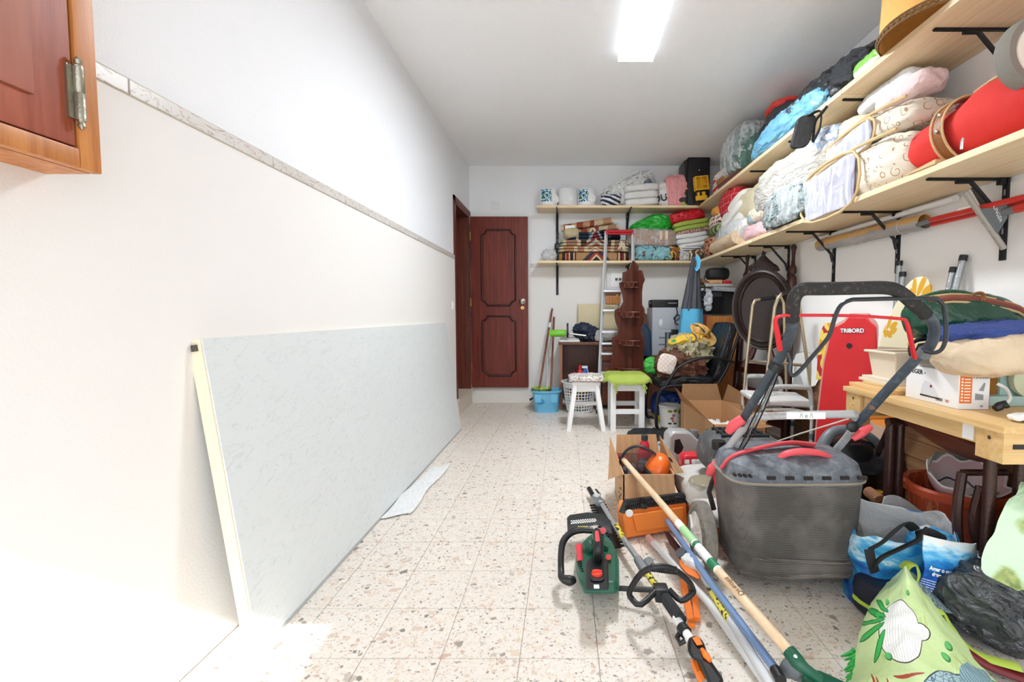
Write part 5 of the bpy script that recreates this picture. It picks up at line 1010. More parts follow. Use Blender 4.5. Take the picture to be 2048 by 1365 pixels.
def ring(prof, n=48, rx=.226, rz=.315):
    b = B(); rr = [[b.bm.verts.new(Mo @ V3((math.cos(k * 6.28318 / n) * (rx + q), math.sin(k * 6.28318 / n) * (rz + q), h))) for k in range(n)] for q, h in prof]
    for p, q in zip(rr, rr[1:]):
        for k in range(n): b.bm.faces.new((p[k], p[(k + 1) % n], q[(k + 1) % n], q[k]))
    return b, rr
b, rr = ring([(-.04, .005), (-.045, .02), (-.03, .03), (-.02, .022), (-.005, .036), (.012, .03), (.016, .018), (.03, .022), (.036, .005), (.03, -.03), (-.04, -.03)]); b.obj('frame', mk('walnut_frame', '#1d0f0b', .35), om, w=True)
b, rr = ring([(-.04, .008)]); b.bm.faces.new(rr[0]); b.obj('panel', mk('brown_glass', r=.25, fn=lambda g: g.mix(g.noise(g.co(), 3, 2), '#140a08', '#2a1811')), om, w=True)
cr = B()
for k in range(15):
    t = (k - 7) / 7; x = t * .12; zt = .36 + .09 * (1 - abs(t)) ** 1.2; cr.tube([Mo @ V3((x, .345 - .02 * abs(t), .0)), Mo @ V3((x * .9, zt, .012)), Mo @ V3((x * .75, zt + .02, .0))], [.017, .016, .008], 6)
cr.tube([Mo @ V3((.0, .42, .01)), Mo @ V3((0, .475, .01)), Mo @ V3((.012, .49, .01))], [.02, .015, .02], 8); props(cr.obj('crest', mk('carved_walnut', '#23130e', .5, bump=(60, .8)), om, w=True), kind='stuff')
for s in (-1, 1): B().tube([Mo @ V3((s * .06, -.33, -.01)), Mo @ V3((s * .09, -.42, -.0)), Mo @ V3((s * .13, -.48, .02)), Mo @ V3((s * .14, -.52, .03))], [.022, .03, .022, .02], 8, sm=3).obj('leg', DKW, om, w=True)
# walking frames
GOLD = mk('champagne_tube', '#b7a88c', .25, .85)
wk = thing('walking_frame', 'champagne coloured folded walking frame in front of the oval frame', 'walking frame', (1.75, 3.8, 0))
for k, pts in enumerate(([(1487, 800), (1493, 724), (1505, 611), (1510, 601), (1520, 599), (1550, 595), (1561, 593), (1567, 606), (1570, 700), (1573, 800)], [(1531, 800), (1534, 748), (1549, 615), (1555, 598), (1563, 588), (1575, 584), (1588, 583), (1596, 594), (1605, 660), (1621, 770)])):
    Y = (3.74, 3.5)[k]; q = [P(u, v, Y) for u, v in pts]
    q[0] = q[0] + (q[0] - q[1]).normalized() * (.5 / 1); q[-1] = q[-1] + (q[-1] - q[-2]).normalized() * .45
    q[0].z = max(q[0].z, .02); q[-1].z = max(q[-1].z, .02)
    f = B().tube(q, .0125, 10).obj('side_tube', GOLD, wk, w=True)
    B().tube(q[4:7] if k else q[4:6], .0165, 10).obj('grip', BLKP, wk, w=True)
    for i in (0, -1):
        a, c = q[i], q[1 if i == 0 else -2]; m = a + (c - a).normalized() * .14; B().tube([m, m + (c - a).normalized() * .03], .0165, 10).obj('clip', BLKP, wk, w=True)
B().cyl(P(1498, 724, 3.74), P(1532, 725, 3.74), .011).obj('cross_tube', ALU, wk, w=True); B().cyl(P(1560, 727, 3.5), P(1604, 731, 3.5), .012).obj('cross_tube', GOLD, wk, w=True)
B().cyl(P(1499, 722, 3.74), P(1539, 728, 3.5), .01).obj('cross_tube', GOLD, wk, w=True)
# shower chair
sh_ = thing('shower_chair', 'white plastic shower chair with grey arms behind the lawn mower', 'chair', (1.64, 3.5, 0))
SCW = mk('shower_white', '#e4e4e2', .35); GRT = mk('grey_tube', '#b4b6b4', .4)
B().hull8([(1.42, 3.36, .43), (1.8, 3.3, .42), (1.86, 3.68, .43), (1.44, 3.74, .44), (1.41, 3.35, .475), (1.81, 3.29, .465), (1.87, 3.69, .475), (1.43, 3.75, .485)]).obj('seat', SCW, sh_, w=True, bev=.015)
bkc = [P(u, v, Y) for u, v, Y in ((1584, 768, 3.72), (1586, 722, 3.72), (1592, 707, 3.7), (1606, 703, 3.62), (1626, 708, 3.5), (1638, 722, 3.42), (1637, 760, 3.42), (1630, 773, 3.44), (1610, 776, 3.55))]
bb3 = B(); nn_ = V3((.04, .03, 0)); bb3.bm.faces.new([bb3.bm.verts.new(p) for p in bkc]); bmesh.ops.solidify(bb3.bm, geom=bb3.bm.faces[:], thickness=.03); bb3.obj('backrest', SCW, sh_, w=True, bev=.01)
B().tube([P(1533, 812, 3.3), P(1536, 787, 3.3), P(1549, 775, 3.3), P(1605, 775, 3.3), P(1620, 781, 3.3), P(1624, 818, 3.3)], .018, 10, sm=5).obj('armrest', GRT, sh_, w=True)
B().tube([P(1491, 786, 3.75), P(1491, 760, 3.75), P(1498, 753, 3.75), P(1530, 753, 3.75), P(1558, 757, 3.75), P(1562, 786, 3.75)], .018, 10, sm=5).obj('armrest', GRT, sh_, w=True)
for x, y in ((1.46, 3.34), (1.78, 3.28), (1.46, 3.74), (1.84, 3.68)): B().cyl((x, y, .0), (x, y, .44), .013).obj('leg', ALU, sh_, w=True); B().cyl((x, y, 0), (x, y, .04), .018).cyl((x, y, .2), (x, y, .24), .016).obj('sleeve', mk('blue_grey', '#4c6372', .5), sh_, w=True)
B().tube([(1.46, 3.34, .4), (1.62, 3.31, .41), (1.74, 3.29, .39), (1.78, 3.28, .33)], .012, 8, sm=4).obj('seat_rail', CHR, sh_, w=True)
B().cyl(P(1640, 700, 3.46) + V3((0, .05, 0)), (1.88, 3.5, .46), .012).obj('back_tube', ALU, sh_, w=True)
# boards
def slab(name, label, cat, pts, n, th, mat, **k):
    b = B(); b.bm.faces.new([b.bm.verts.new(V3(p)) for p in pts]); bmesh.ops.recalc_face_normals(b.bm, faces=b.bm.faces); bmesh.ops.solidify(b.bm, geom=b.bm.faces[:], thickness=th)
    return b.solo(name, label, cat, mat, **k)
def lay(pts, o, y0, y1): # pixel outline -> points on a leaning plane whose depth runs linearly with u between u0,u1
    u0, u1 = o; return [P(u, v, y0 + (y1 - y0) * (u - u0) / (u1 - u0)) for u, v in pts]
bo = [(1626, 930), (1632, 860), (1640, 790), (1648, 725), (1660, 672), (1667, 655), (1676, 652), (1688, 645), (1697, 634), (1732, 634), (1740, 645), (1748, 651), (1751, 655), (1753, 700), (1752, 715), (1744, 800), (1738, 870), (1734, 940)]
bq2 = lay(bo, (1626, 1755), 3.2, 2.85)
bd = thing('bodyboard', 'red bodyboard with white lettering standing against the right wall', 'bodyboard', bq2[0])
BOR = mk('bodyboard_red', r=.4, fn=lambda g: g.mix(g.noise(g.co(), 5, 4), '#c2141f', '#e02a30'))
b = B(); b.bm.faces.new([b.bm.verts.new(p) for p in bq2]); bmesh.ops.recalc_face_normals(b.bm, faces=b.bm.faces); nrm = b.bm.faces[:][0].normal.copy(); 
if nrm.y > 0: nrm = -nrm
bmesh.ops.translate(b.bm, verts=b.bm.verts, vec=nrm * .0); 
r_ = bmesh.ops.extrude_face_region(b.bm, geom=b.bm.faces[:]); bmesh.ops.translate(b.bm, verts=[v for v in r_['geom'] if isinstance(v, bmesh.types.BMVert)], vec=-nrm * .05); b.obj('deck', BOR, bd, w=True, bev=.008)
b = B().tube([p - nrm * .03 for p in bq2], .022, 8, True); b.obj('rail_edge', mk('board_edge', '#c98f86', .5), bd, w=True)
ux = (lay([(1720, 665)], (1626, 1755), 3.2, 2.85)[0] - lay([(1680, 665)], (1626, 1755), 3.2, 2.85)[0]).normalized()
Lm = frame3(lay([(1705, 662)], (1626, 1755), 3.2, 2.85)[0] + nrm * .004, ux, (0, 0, 1))
text('TRIBORD', .036, Lm, INK, bd, .0004, bold=.0035, sx=.98); text('TRIBORD', .036, Lm @ Matrix.Translation((0, 0, .002)), WINK, bd, .0004, bold=.0012, sx=.98)
Lm2 = frame3(lay([(1699, 692)], (1626, 1755), 3.2, 2.85)[0] + nrm * .002, ux, (0, 0, 1)); B().lathe([(.018, 0), (.018, .003), (.001, .0032)], 18, Lm2).obj('plug', BLKP, bd, w=True)
fb_ = lay([(1632, 760), (1637, 690), (1642, 660), (1650, 647), (1662, 646), (1668, 650), (1660, 690), (1655, 760)], (1626, 1755), 3.3, 2.95)
slab('flowered_board', 'red board with yellow flower print behind the red bodyboard', 'bodyboard', fb_, None, .03, mk('flower_print', r=.5, fn=lambda g: (lambda n: g.mix(n < .052, g.mix(n < .07, '#b51e1c', '#e8cf60'), '#e0992a'))(V(g, g.vor(g.scl(g.co(), (1, 1, 1)), 9).outputs['Distance']) * .11)), sm=False)
wbk = lay([(1746, 655), (1756, 646), (1763, 662), (1762, 690), (1752, 712)], (1626, 1755), 3.26, 2.9)
slab('white_float', 'white foam float with red edge behind the right side of the red bodyboard', 'float', wbk, None, .03, mk('float_white', '#e8e2de', .5), sm=False)
# ironing board upside down against the wall
ib = thing('ironing_board', 'cream ironing board with yellow lemon print standing against the right wall', 'ironing board', (1.75, 2.4, .7))
io = [(1738, 840), (1742, 770), (1750, 715), (1762, 670), (1778, 632), (1795, 600), (1808, 576), (1820, 563), (1832, 555), (1846, 553), (1857, 559), (1863, 575), (1864, 600), (1862, 640), (1858, 700), (1852, 760), (1850, 840)]
iq = lay(io, (1738, 1862), 2.62, 2.36)
def _lem(g):
    u, v, w_ = g.sep(g.co('Generated')); c = g.mix(g.noise(g.co(), 6, 2), '#ebe0bb', '#f4ecd2')
    x, y, z = g.sep(g.co()); s = x * .8 - y * .6
    for cx, cz, R_ in ((.62, .885, .105), (.22, .66, .075)):
        for k in range(6): a = k * 1.047 + .5; c = g.mix(g.ell(u, v * 0 + w_, cx + .11 * math.cos(a) * R_ * 9, cz + .058 * math.sin(a) * R_ * 9, .085 * R_ * 9, .032 * R_ * 9, a * .6), c, '#e0aa35')
    n = g.vor(g.comb(u * 3.2, w_ * 7.0), 1.6); c = g.mix((V(g, n.outputs['Distance']) < .13) * (w_ < .8), c, '#e6b845')
    c = g.mix((w_ < .53) * (u < .62), c, '#b9a58c'); c = g.mix((w_ < .33), c, '#e3ad4a'); c = g.mix(w_ < .265, c, '#f0e2c0'); return g.mix(w_ < .25, c, '#d9802f')
b = B(); b.bm.faces.new([b.bm.verts.new(p) for p in iq]); bmesh.ops.recalc_face_normals(b.bm, faces=b.bm.faces); bmesh.ops.solidify(b.bm, geom=b.bm.faces[:], thickness=.025); b.obj('cover', mk('lemon_cover', r=.9, fn=_lem), ib, w=True, bev=.006)
for (u, v), (u2, v2), Y in (((1799, 522), (1790, 640), 2.64), ((1806, 544), (1799, 650), 2.6), ((1908, 535), (1890, 610), 2.28), ((1928, 511), (1900, 620), 2.24)):
    a, c = P(u, v, Y), P(u2, v2, Y); B().cyl(a, c, .0145).obj('leg', mk('galvanised', '#a9adb0', .35, .7, bump=(120, .3)), ib, w=True); B().cyl(a, a + (c - a).normalized() * .028, .017).obj('foot_cap', BLKP, ib, w=True)
# deckchair canvas, cane, vacuum cleaner, wooden panel
def _dk(g):
    u, v, w_ = g.sep(g.co('Generated')); return g.ramp(w_ + (g.noise(g.co(), 200, 2) - .5) * .01, [(0, '#d8622a'), (.36, '#ece2d2'), (.385, '#d8622a'), (.47, '#ece2d2'), (.49, '#26262a'), (.61, '#d9a05a'), (.62, '#b59a86'), (.78, '#e08a36'), (.87, '#b9427a')], True)
dq = [P(1730, 975, 2.72), P(1745, 808, 2.86), P(1812, 838, 2.6), P(1800, 1000, 2.46)]
dc = thing('deck_chair', 'folded deck chair with orange pink and black striped canvas', 'deck chair', (1.85, 2.65, .05))
def bil(q, u, v): return q[0] * (1 - u) * (1 - v) + q[1] * (1 - u) * v + q[2] * u * v + q[3] * u * (1 - v)
B().grid(lambda u, v: bil(dq, u, v) + V3((-.03, -.02, 0)) * math.sin(u * 3.14), 8, 10, .004).obj('canvas', mk('deck_stripes', r=.9, fn=_dk), dc, w=True)
for s in (0, 1): B().tube([bil(dq, s, -.1) + V3((.03, .03, 0)), bil(dq, s, 1.05) + V3((.03, .03, 0))], .016, 8).obj('frame_bar', DKW, dc, w=True)
cn = thing('crutch', 'dark pole with white slotted handle hooked at the table end', 'crutch', P(1790, 860, 2.3))
B().tube([P(1757, 818, 2.22), P(1766, 822, 2.22), P(1776, 812, 2.22), P(1787, 808, 2.22), P(1796, 814, 2.22), P(1800, 826, 2.22), P(1795, 845, 2.22), P(1784, 866, 2.22)], [.006, .012, .014, .013, .016, .019, .022, .012], 10, sm=4).obj('handle', mk('handle_white', '#d8d6cf', .4), cn, w=True)
sl = B()
for k in range(11): c = P(1799, 822, 2.21) + (P(1783, 863, 2.21) - P(1799, 822, 2.21)) * (k / 11) + V3((-.012, -.014, 0)); sl.box(c, (.022, .006, .0035))
props(sl.obj('slot', BLKP, cn, w=True, sm=False), kind='stuff')
B().cyl(P(1783, 846, 2.23), P(1752, 915, 2.32), .014).obj('shaft', mk('dark_shaft', '#241615', .25), cn, w=True)
vc = thing('vacuum_cleaner', 'black canister vacuum cleaner with grey carrying arch beside the mower', 'vacuum cleaner', (1.5, 2.42, 0))
B().lathe([(.16, 0), (.19, .02), (.2, .2), (.19, .25), (.195, .255), (.195, .275), (.17, .36), (.12, .43), (.03, .455), (.001, .456)], 36, sy=.85).obj('body', mk('vac_black', '#111214', .3), vc)
B().tube([(-.14, -.1, .24), (-.17, -.06, .36), (-.1, -.03, .475), (.02, -.03, .49), (.12, -.05, .44), (.17, -.08, .33)], [.03, .032, .028, .024, .022, .02], 10, sm=5).obj('carry_arch', mk('arch_grey', '#6d747a', .4), vc)
B().lathe([(.105, 0), (.115, .008), (.1, .012), (.001, .016)], 32, rotM((.02, -.12, .36), (.75, 0, 0)) @ Matrix.Diagonal((1.15, .75, 1, 1))).obj('lid', mk('vac_lid', '#1d1e20', .2), vc); B().box((.0, -.085, .43), (.05, .02, .012)).obj('switch', mk('brown_switch', '#4a2420', .3), vc)
B().tube([(-.19, .1, .03), (-.26, .0, .06), (-.2, -.12, .04)], .03, 10, sm=5).obj('hose', GREYP, vc)
B().cyl(P(1738, 985, 2.1), P(1762, 1003, 2.0), .026).solo('cork_roll', 'brown cork cylinder behind the right side of the grass bag', 'cork', crink('cork', '#7c5236', '#a5744f', .9, 40)); B().b2(P(1750, 1008, 2.2), P(1760, 980, 2.24)).solo('yellow_gauge', 'small yellow plastic piece beside the black vacuum cleaner', 'plastic piece', YEL, sm=False)
wp = thing('plank_panel', 'panel of brown wood planks leaning on the wall under the table', 'panel', (1.93, 2.2, 0))
for k in range(6): B().b2((1.905, 1.5, .02 + k * .1), (1.93, 3.9, .02 + k * .1 + .097)).obj('plank', wood('plank_brown', '#6e4a2c', '#96704a', 1, 40, .6, 14), wp, w=True, sm=False)
# ---------------- sewing machine table ----------------
OAK = wood('table_oak', '#d3a86b', '#e5c690', 1, 50, .4, 20); OAKX = wood('table_oak_end', '#cfa468', '#e2c38c', 0, 50, .4, 20)
st_ = thing('sewing_table', 'light oak sewing machine table with brown cast iron legs', 'table', (1.66, 1.85, 0))
TX, TY0, TY1, TZ = 1.40, 1.447, 2.27, .745
B().b2((TX - .012, TY0 - .01, TZ - .024), (1.89, TY1 + .01, TZ), bev=.003).obj('top', OAK, st_, w=True)
B().b2((TX + .012, TY0 + .11, TZ - .085), (TX + .03, TY1 - .12, TZ - .024)).obj('apron', OAK, st_, w=True, sm=False)
for y0, y1 in ((TY0, TY0 + .1), (TY1 - .11, TY1)):
    d = B().b2((TX, y0, TZ - .125), (1.86, y1, TZ - .024), bev=.002).obj('drawer_box', OAKX, st_, w=True)
    B().lathe([(.007, 0), (.004, .002), (.001, .0022)], 12, Matrix.Translation((TX - .0005, (y0 + y1) / 2, TZ - .05)) @ Matrix.Rotation(-math.pi / 2, 4, 'Y')).lathe([(.003, 0), (.001, .001)], 8, Matrix.Translation((TX - .0005, (y0 + y1) / 2, TZ - .085)) @ Matrix.Rotation(-math.pi / 2, 4, 'Y')).obj('screw', mk('bronze', '#6b4a36', .35, .8), d, w=True)
B().b2((TX + .03, TY0 - .003, TZ - .075), (TX + .12, TY0, TZ - .06)).obj('finger_slot', BLKP, st_, w=True, sm=False)
B().b2((TX + .0105, TY0 + .12, TZ - .08), (TX + .012, TY0 + .165, TZ - .02)).obj('paper_label', PAPER, st_, w=True, sm=False)
B().b2((TX + .03, 2.02, TZ), (1.8, 2.3, TZ + .018), bev=.002).b2((TX + .06, 2.0, TZ + .018), (1.75, 2.24, TZ + .032), bev=.002).solo('folded_leaf', 'loose light wood boards lying on the far end of the sewing table', 'boards', OAK)
IRON = mk('brown_cast_iron', '#3a211b', .3, .2, bump=(150, .2))
for y in (TY0 + .12, TY1 - .24):
    for x in ((1.475, 1.58) if y < 1.8 else (1.455, 1.497)): B().tube([(x, y, 0), (x, y, .62)], .019, 10).obj('leg', IRON, st_, w=True)
    B().tube([(1.475 if y < 1.8 else 1.44, y, .62), (1.82, y, .62)], .02, 8).tube([(1.87, y, 0), (1.87, y, .62)], .018, 8).obj('leg_frame', IRON, st_, w=True)
B().tube([(1.46, 1.66, .52), (1.44, 1.65, .38), (1.45, 1.64, .24), (1.5, 1.62, .12), (1.56, 1.6, .06)], .016, 8, sm=5).tube([(1.5, 1.62, .48), (1.48, 1.62, .36), (1.5, 1.61, .24)], .02, 8, sm=5).cyl((1.46, 1.66, .52), (1.62, 1.66, .52), .012).obj('treadle_bracket', IRON, st_, w=True)
B().b2((1.8, TY0 + .14, .5), (1.815, TY1 - .18, .57)).obj('brace', IRON, st_, w=True, sm=False)
text('SINGER', .07, frame3((1.798, 1.8, .535), (0, -1, 0), (0, 0, 1)), mk('cast_letters', '#5a4334', .5), st_, .003, sx=1.2)
B().grid(lambda u, v: V3((1.47 + .33 * u, 1.6 + .5 * v, TZ - .09 - .12 * math.sin(u * 3.14) * (.5 + .5 * math.sin(v * 3.14)) - .03 * (1 - v))), 14, 12, .012).obj('machine_tray', wood('tray_wood', '#58281a', '#7d4630', 1, 30, .45, 10), st_, w=True)
# on the table
IBX = thing('iron_box', 'white cardboard box of a steam iron with orange side on the sewing table', 'box', (1.53, 1.84, TZ + .001), (0, 0, -.03))
B().b2((-.057, -.137, 0), (.057, .137, .138), bev=.001).obj('carton', mk('iron_carton', '#e9eaec', .5), IBX)
ORI = mk('orange_ink', '#e0752c', .6); GRI = mk('grey_ink', '#8d9196', .6)
Ms = lambda y, z: INV[IBX.name].inverted() @ frame3((-.0578, y, z), (0, -1, 0), (0, 0, 1)); Me = lambda x, z: INV[IBX.name].inverted() @ frame3((x, -.1378, z), (1, 0, 0), (0, 0, 1))
text('HÆGER', .026, Ms(.087, .116), INK, IBX, .0003, bold=.0005); text('2000', .018, Ms(-.048, .02), INK, IBX, .0003); text('W', .018, Ms(-.088, .02), REDINK, IBX, .0003)
text('HÆGER', .017, Me(.026, .122), INK, IBX, .0003, bold=.0004); text('C€©⊠', .008, Me(.03, .012), INK, IBX, .0003) if 0 else text('CE', .009, Me(.03, .012), INK, IBX, .0003)
B().b2((-.052, -.1382, .022), (-.008, -.1374, .13)).obj('orange_panel', ORI, IBX, sm=False)
ln = B()
for k in range(8): ln.b2((-.036, -.1386, .03 + k * .0115), (-.014, -.138, .0335 + k * .0115)).b2((-.047, -.1386, .03 + k * .0115), (-.041, -.138, .036 + k * .0115))
props(ln.obj('print_line', WINK, IBX, sm=False), kind='stuff')
B().prism([(.05, .028), (-.045, .028), (-.045, .034), (-.03, .055), (-.005, .082), (.03, .085), (.045, .06)], 0, .0006, Matrix(((0, 0, -1, -.0572), (1, 0, 0, 0), (0, 1, 0, 0), (0, 0, 0, 1)))).obj('iron_print', mk('iron_print', '#cfd3d8', .6), IBX, sm=False)
B().prism([(.052, .02), (-.05, .02), (-.05, .025), (.052, .027)], 0, .0008, Matrix(((0, 0, -1, -.0572), (1, 0, 0, 0), (0, 1, 0, 0), (0, 0, 0, 1)))).obj('soleplate_print', INK, IBX, sm=False)
B().lathe([(.006, 0), (.006, .001), (.001, .0012)], 12, Matrix.Translation((-.0578, -.005, .066)) @ Matrix.Rotation(-math.pi / 2, 4, 'Y')).obj('dial_print', mk('maroon_ink', '#7c2a38', .6), IBX)
B().prism([(.0, .035), (.03, .035), (.03, .055), (.0, .06)], 0, .0006, Matrix(((1, 0, 0, .005), (0, 0, -1, -.1372), (0, 1, 0, 0), (0, 0, 0, 1)))).prism([(.012, .07), (.03, .068), (.036, .098), (.03, .1)], 0, .0006, Matrix(((1, 0, 0, .005), (0, 0, -1, -.1372), (0, 1, 0, 0), (0, 0, 0, 1)))).obj('picture_print', GRI, IBX, sm=False)
text('H', .012, Ms(.03, .115), mk('teal_ink', '#2d7f92', .6), IBX, .0003)
CRP = mk('cream_plastic', '#e0d2bd', .5)
pp_ = thing('planter_box', 'cream plastic planter trough on the far end of the sewing table', 'planter', (1.62, 2.17, TZ + .033))
def trough(b, x0, x1, y0, y1, z0, z1, t, lip, th=.005):
    o = [(x0 + t, y0 + t), (x1 - t, y0 + t), (x1 - t, y1 - t), (x0 + t, y1 - t)]; q = [(x0, y0), (x1, y0), (x1, y1), (x0, y1)]; e = [(x0 - lip, y0 - lip), (x1 + lip, y0 - lip), (x1 + lip, y1 + lip), (x0 - lip, y1 + lip)]
    i_ = [(x0 + th, y0 + th), (x1 - th, y0 + th), (x1 - th, y1 - th), (x0 + th, y1 - th)]; j = [(a + (th if k in (0, 3) else -th), c + (th if k < 2 else -th)) for k, (a, c) in enumerate(o)]
    rows = [[b.bm.verts.new((*p, z)) for p in s] for s, z in ((o, z0), (q, z1 - .012), (e, z1 - .012), (e, z1), (i_, z1), (j, z0 + th))]
    for p, r in zip(rows, rows[1:]):
        for k in range(4): b.bm.faces.new((p[k], p[(k + 1) % 4], r[(k + 1) % 4], r[k]))
    b.bm.faces.new(list(reversed(rows[0]))); b.bm.faces.new(rows[-1]); return b
trough(B(), -.12, .2, -.09, .1, 0, .15, .018, .014).obj('trough', CRP, pp_, bev=.004)
B().b2((-.15, -.12, -.002), (.22, .12, .012), bev=.004).b2((-.14, -.11, .012), (.21, .11, .024), bev=.004).obj('saucer', CRP, pp_)
lump('rolled_trousers', 'beige trousers rolled up on the iron box on the sewing table', 'trousers', crink('beige_cotton', '#c9b294', '#e3d0b4', .85, 7, .5), (1.62, 1.72, .965), (.42, .3, .17), 2.7, .014, 6, 9, (0, -.16, .12), n=26, ridge=.4)
lump('denim_jacket', 'blue denim jacket folded over the rolled beige trousers', 'jacket', crink('denim', '#24346b', '#3f57a0', .9, 14), (1.64, 1.76, 1.038), (.42, .28, .06), 3, .02, 7, 5, (0, -.1, .05), n=24, ridge=.7, flat=False)
gs = thing('green_satchel', 'dark green leather bag with brown zip stripe lying on the denim jacket', 'bag', (1.68, 1.93, 1.0))
def satf(w, d): w.z += .04 * (1 - (2 * w.x / d[0]) ** 2) - .06 * w.x / d[0]; return w
GRL = crink('green_leather', '#123a2a', '#1f5540', .22, 7, .4)
B().blob((0, 0, 0), (.46, .22, .21), 3, 24, .012, 6, 4, rotM((1.69, 1.94, 1.045), (-.25, .05, -.1)), .4, False, satf).obj('body', GRL, gs, w=True, cut=60)
MS = rotM((1.69, 1.94, 1.045), (-.25, .05, -.1)); sz_ = lambda x: .04 * (1 - (2 * x / .46) ** 2) - .06 * x / .46
for dz, m_, r in ((.05, mk('zip_brown', '#8a4a3a', .6), .012), (.066, PIPE, .005), (.032, PIPE, .005)): B().tube([MS @ V3((x, -.103 + .55 * max(0, abs(x) - .13) - (.004 if dz < .06 else -.004), dz + sz_(x))) for x in [-.19 + k * .0345 for k in range(12)]], r, 6, flat=(1, 1)).obj('zip_stripe', m_, gs, w=True)
B().tube([P(1943, 597, 1.86), P(1950, 588, 1.85), P(1962, 586, 1.84), P(1967, 592, 1.84), P(1966, 602, 1.84)], .008, 8, sm=4, flat=(1, .5)).obj('handle', TANL, gs, w=True)
B().hull8([P(u, v, Y) for Y in (1.98, 1.96) for u, v in ((1898, 596), (1925, 596), (1918, 581), (1912, 582))]).solo('black_wallet', 'small black folder edge sticking up behind the green bag', 'folder', BLKP, sm=False)
B().tube([P(1822, 712, 1.9), P(1820, 695, 1.9), P(1832, 682, 1.9), P(1858, 678, 1.9)], .008, 6, sm=4).hull8([P(u, v, Y) for Y in (1.86, 1.98) for u, v in ((1824, 712), (1858, 716), (1858, 684), (1836, 688))]).solo('black_binder', 'black plastic case wedged beside the rolled beige trousers', 'case', BLKP)
MINT = mk('mint_paint', '#a9c9c6', .35, bump=(80, .1))
sm_ = thing('sewing_machine', 'mint green sewing machine with hand wheel at the near end of the table', 'sewing machine', (1.76, 1.85, TZ))
B().b2((1.64, 1.76, TZ), (1.9, 2.0, TZ + .04), bev=.01).obj('bed', MINT, sm_, w=True); B().b2((1.705, 1.79, TZ + .03), (1.89, 1.95, TZ + .16), bev=.02).obj('pillar', MINT, sm_, w=True); B().b2((1.64, 1.81, TZ + .12), (1.9, 1.95, TZ + .185), bev=.02).obj('arm', MINT, sm_, w=True)
B().lathe([(.068, -.012), (.072, 0), (.07, .014), (.05, .02), (.045, .012), (.025, .018), (.001, .02)], 36, rotM((1.795, 1.77, TZ + .105), (math.pi / 2, 0, 0))).obj('hand_wheel', mk('wheel_cream', '#cfd6b8', .35), sm_, w=True)
B().b2((1.605, 1.8, TZ + .01), (1.706, 1.815, TZ + .18), bev=.004).obj('amber_panel', mk('amber_panel', '#a8742c', .4, .4, bump=(200, .4)), sm_, w=True); B().cyl((1.66, 1.795, TZ + .155), (1.7, 1.795, TZ + .15), .007).obj('hinge_pin', CHR, sm_, w=True)
B().tube([P(1994, 768, 1.72), P(2012, 778, 1.7), P(2020, 796, 1.66), P(2011, 808, 1.62)], .006, 8, sm=5).tube([P(2011, 808, 1.62), P(2006, 811, 1.62)], .007, 8).obj('cord', WHT, sm_, w=True); B().tube([P(1990, 818, 1.62), P(1999, 813, 1.62), P(2010, 809, 1.61), P(2015, 815, 1.6)], [.012, .016, .015, .008], 8).obj('plug', BLKP, sm_, w=True)
lump('white_plastic_sheet', 'white plastic sleeve lying at the near edge of the sewing table', 'plastic sleeve', mk('white_sleeve', '#e9e7e4', .35, bump=(30, .4)), (1.66, 1.5, TZ + .014), (.36, .07, .026), 4, .012, 14, 3, (0, 0, -.03), n=14)
# ---------------- planter with shell bowls ----------------
TERC = mk('terracotta_plastic', r=.5, fn=lambda g: (lambda n: g.mix((n > .56) * (g.noise(g.co(), 3, 2) > .48) * .55, g.mix(g.noise(g.co(), 6, 3), '#a63c1e', '#c2522e'), '#d98a5e'))(g.noise(g.scl(g.co(), (60, 60, 5)), 1, 3, .4)))
pl_ = thing('terracotta_planter', 'large orange plastic planter under the sewing table', 'planter', (1.71, 1.98, 0))
B().lathe([(.115, 0), (.12, .01), (.146, .19), (.151, .195), (.167, .31), (.168, .315), (.19, .32), (.193, .35), (.182, .36), (.166, .355), (.157, .3), (.115, .02)], 48).obj('pot', TERC, pl_)
def bowlf(c, rx, ry, h_, fl, tilt, rot): 
    M = rotM(c, (tilt, 0, rot)); return lambda u, v: M @ V3((math.cos(u * 6.2832) * rx * (.35 + .65 * v) * (1 + .05 * v * math.cos(u * 6.2832 * fl)), math.sin(u * 6.2832) * ry * (.35 + .65 * v) * (1 + .05 * v * math.cos(u * 6.2832 * fl)), h_ * v ** 1.6 + .012 * v * math.cos(u * 6.2832 * fl)))
def _bow(g):
    x, y, z = g.sep(g.co()); u, v, _ = g.sep(g.co('UV')); c = g.mix(v, '#efe9e6', '#dcaeb2'); c = g.mix(v > .95, c, '#f2ece8'); c = g.mix(((v - .42).abs() < .03), c, '#39424f')
    n = g.noise(g.co(), 30, 2); return g.mix(g.ell(u, v, .66, .68, .045, .16) * (n > .4), c, '#b06a74')
B().grid(bowlf((1.7, 1.96, .31), .155, .12, .12, 8, .45, .0), 48, 10, .005, cu=True).solo('shell_bowl', 'pink rimmed shell shaped bowl with flower lying in the orange planter', 'bowl', mk('shell_bowl', r=.3, fn=_bow), cut=60)
B().grid(bowlf((1.71, 2.02, .33), .16, .11, .12, 6, .75, .1), 44, 10, .006, cu=True).solo('grey_bowl', 'grey speckled bowl leaning behind the pink bowl in the planter', 'bowl', mk('grey_bowl', r=.6, fn=lambda g: g.mix(g.noise(g.co(), 90, 3), '#77726a', '#b8b2a6')), cut=60)
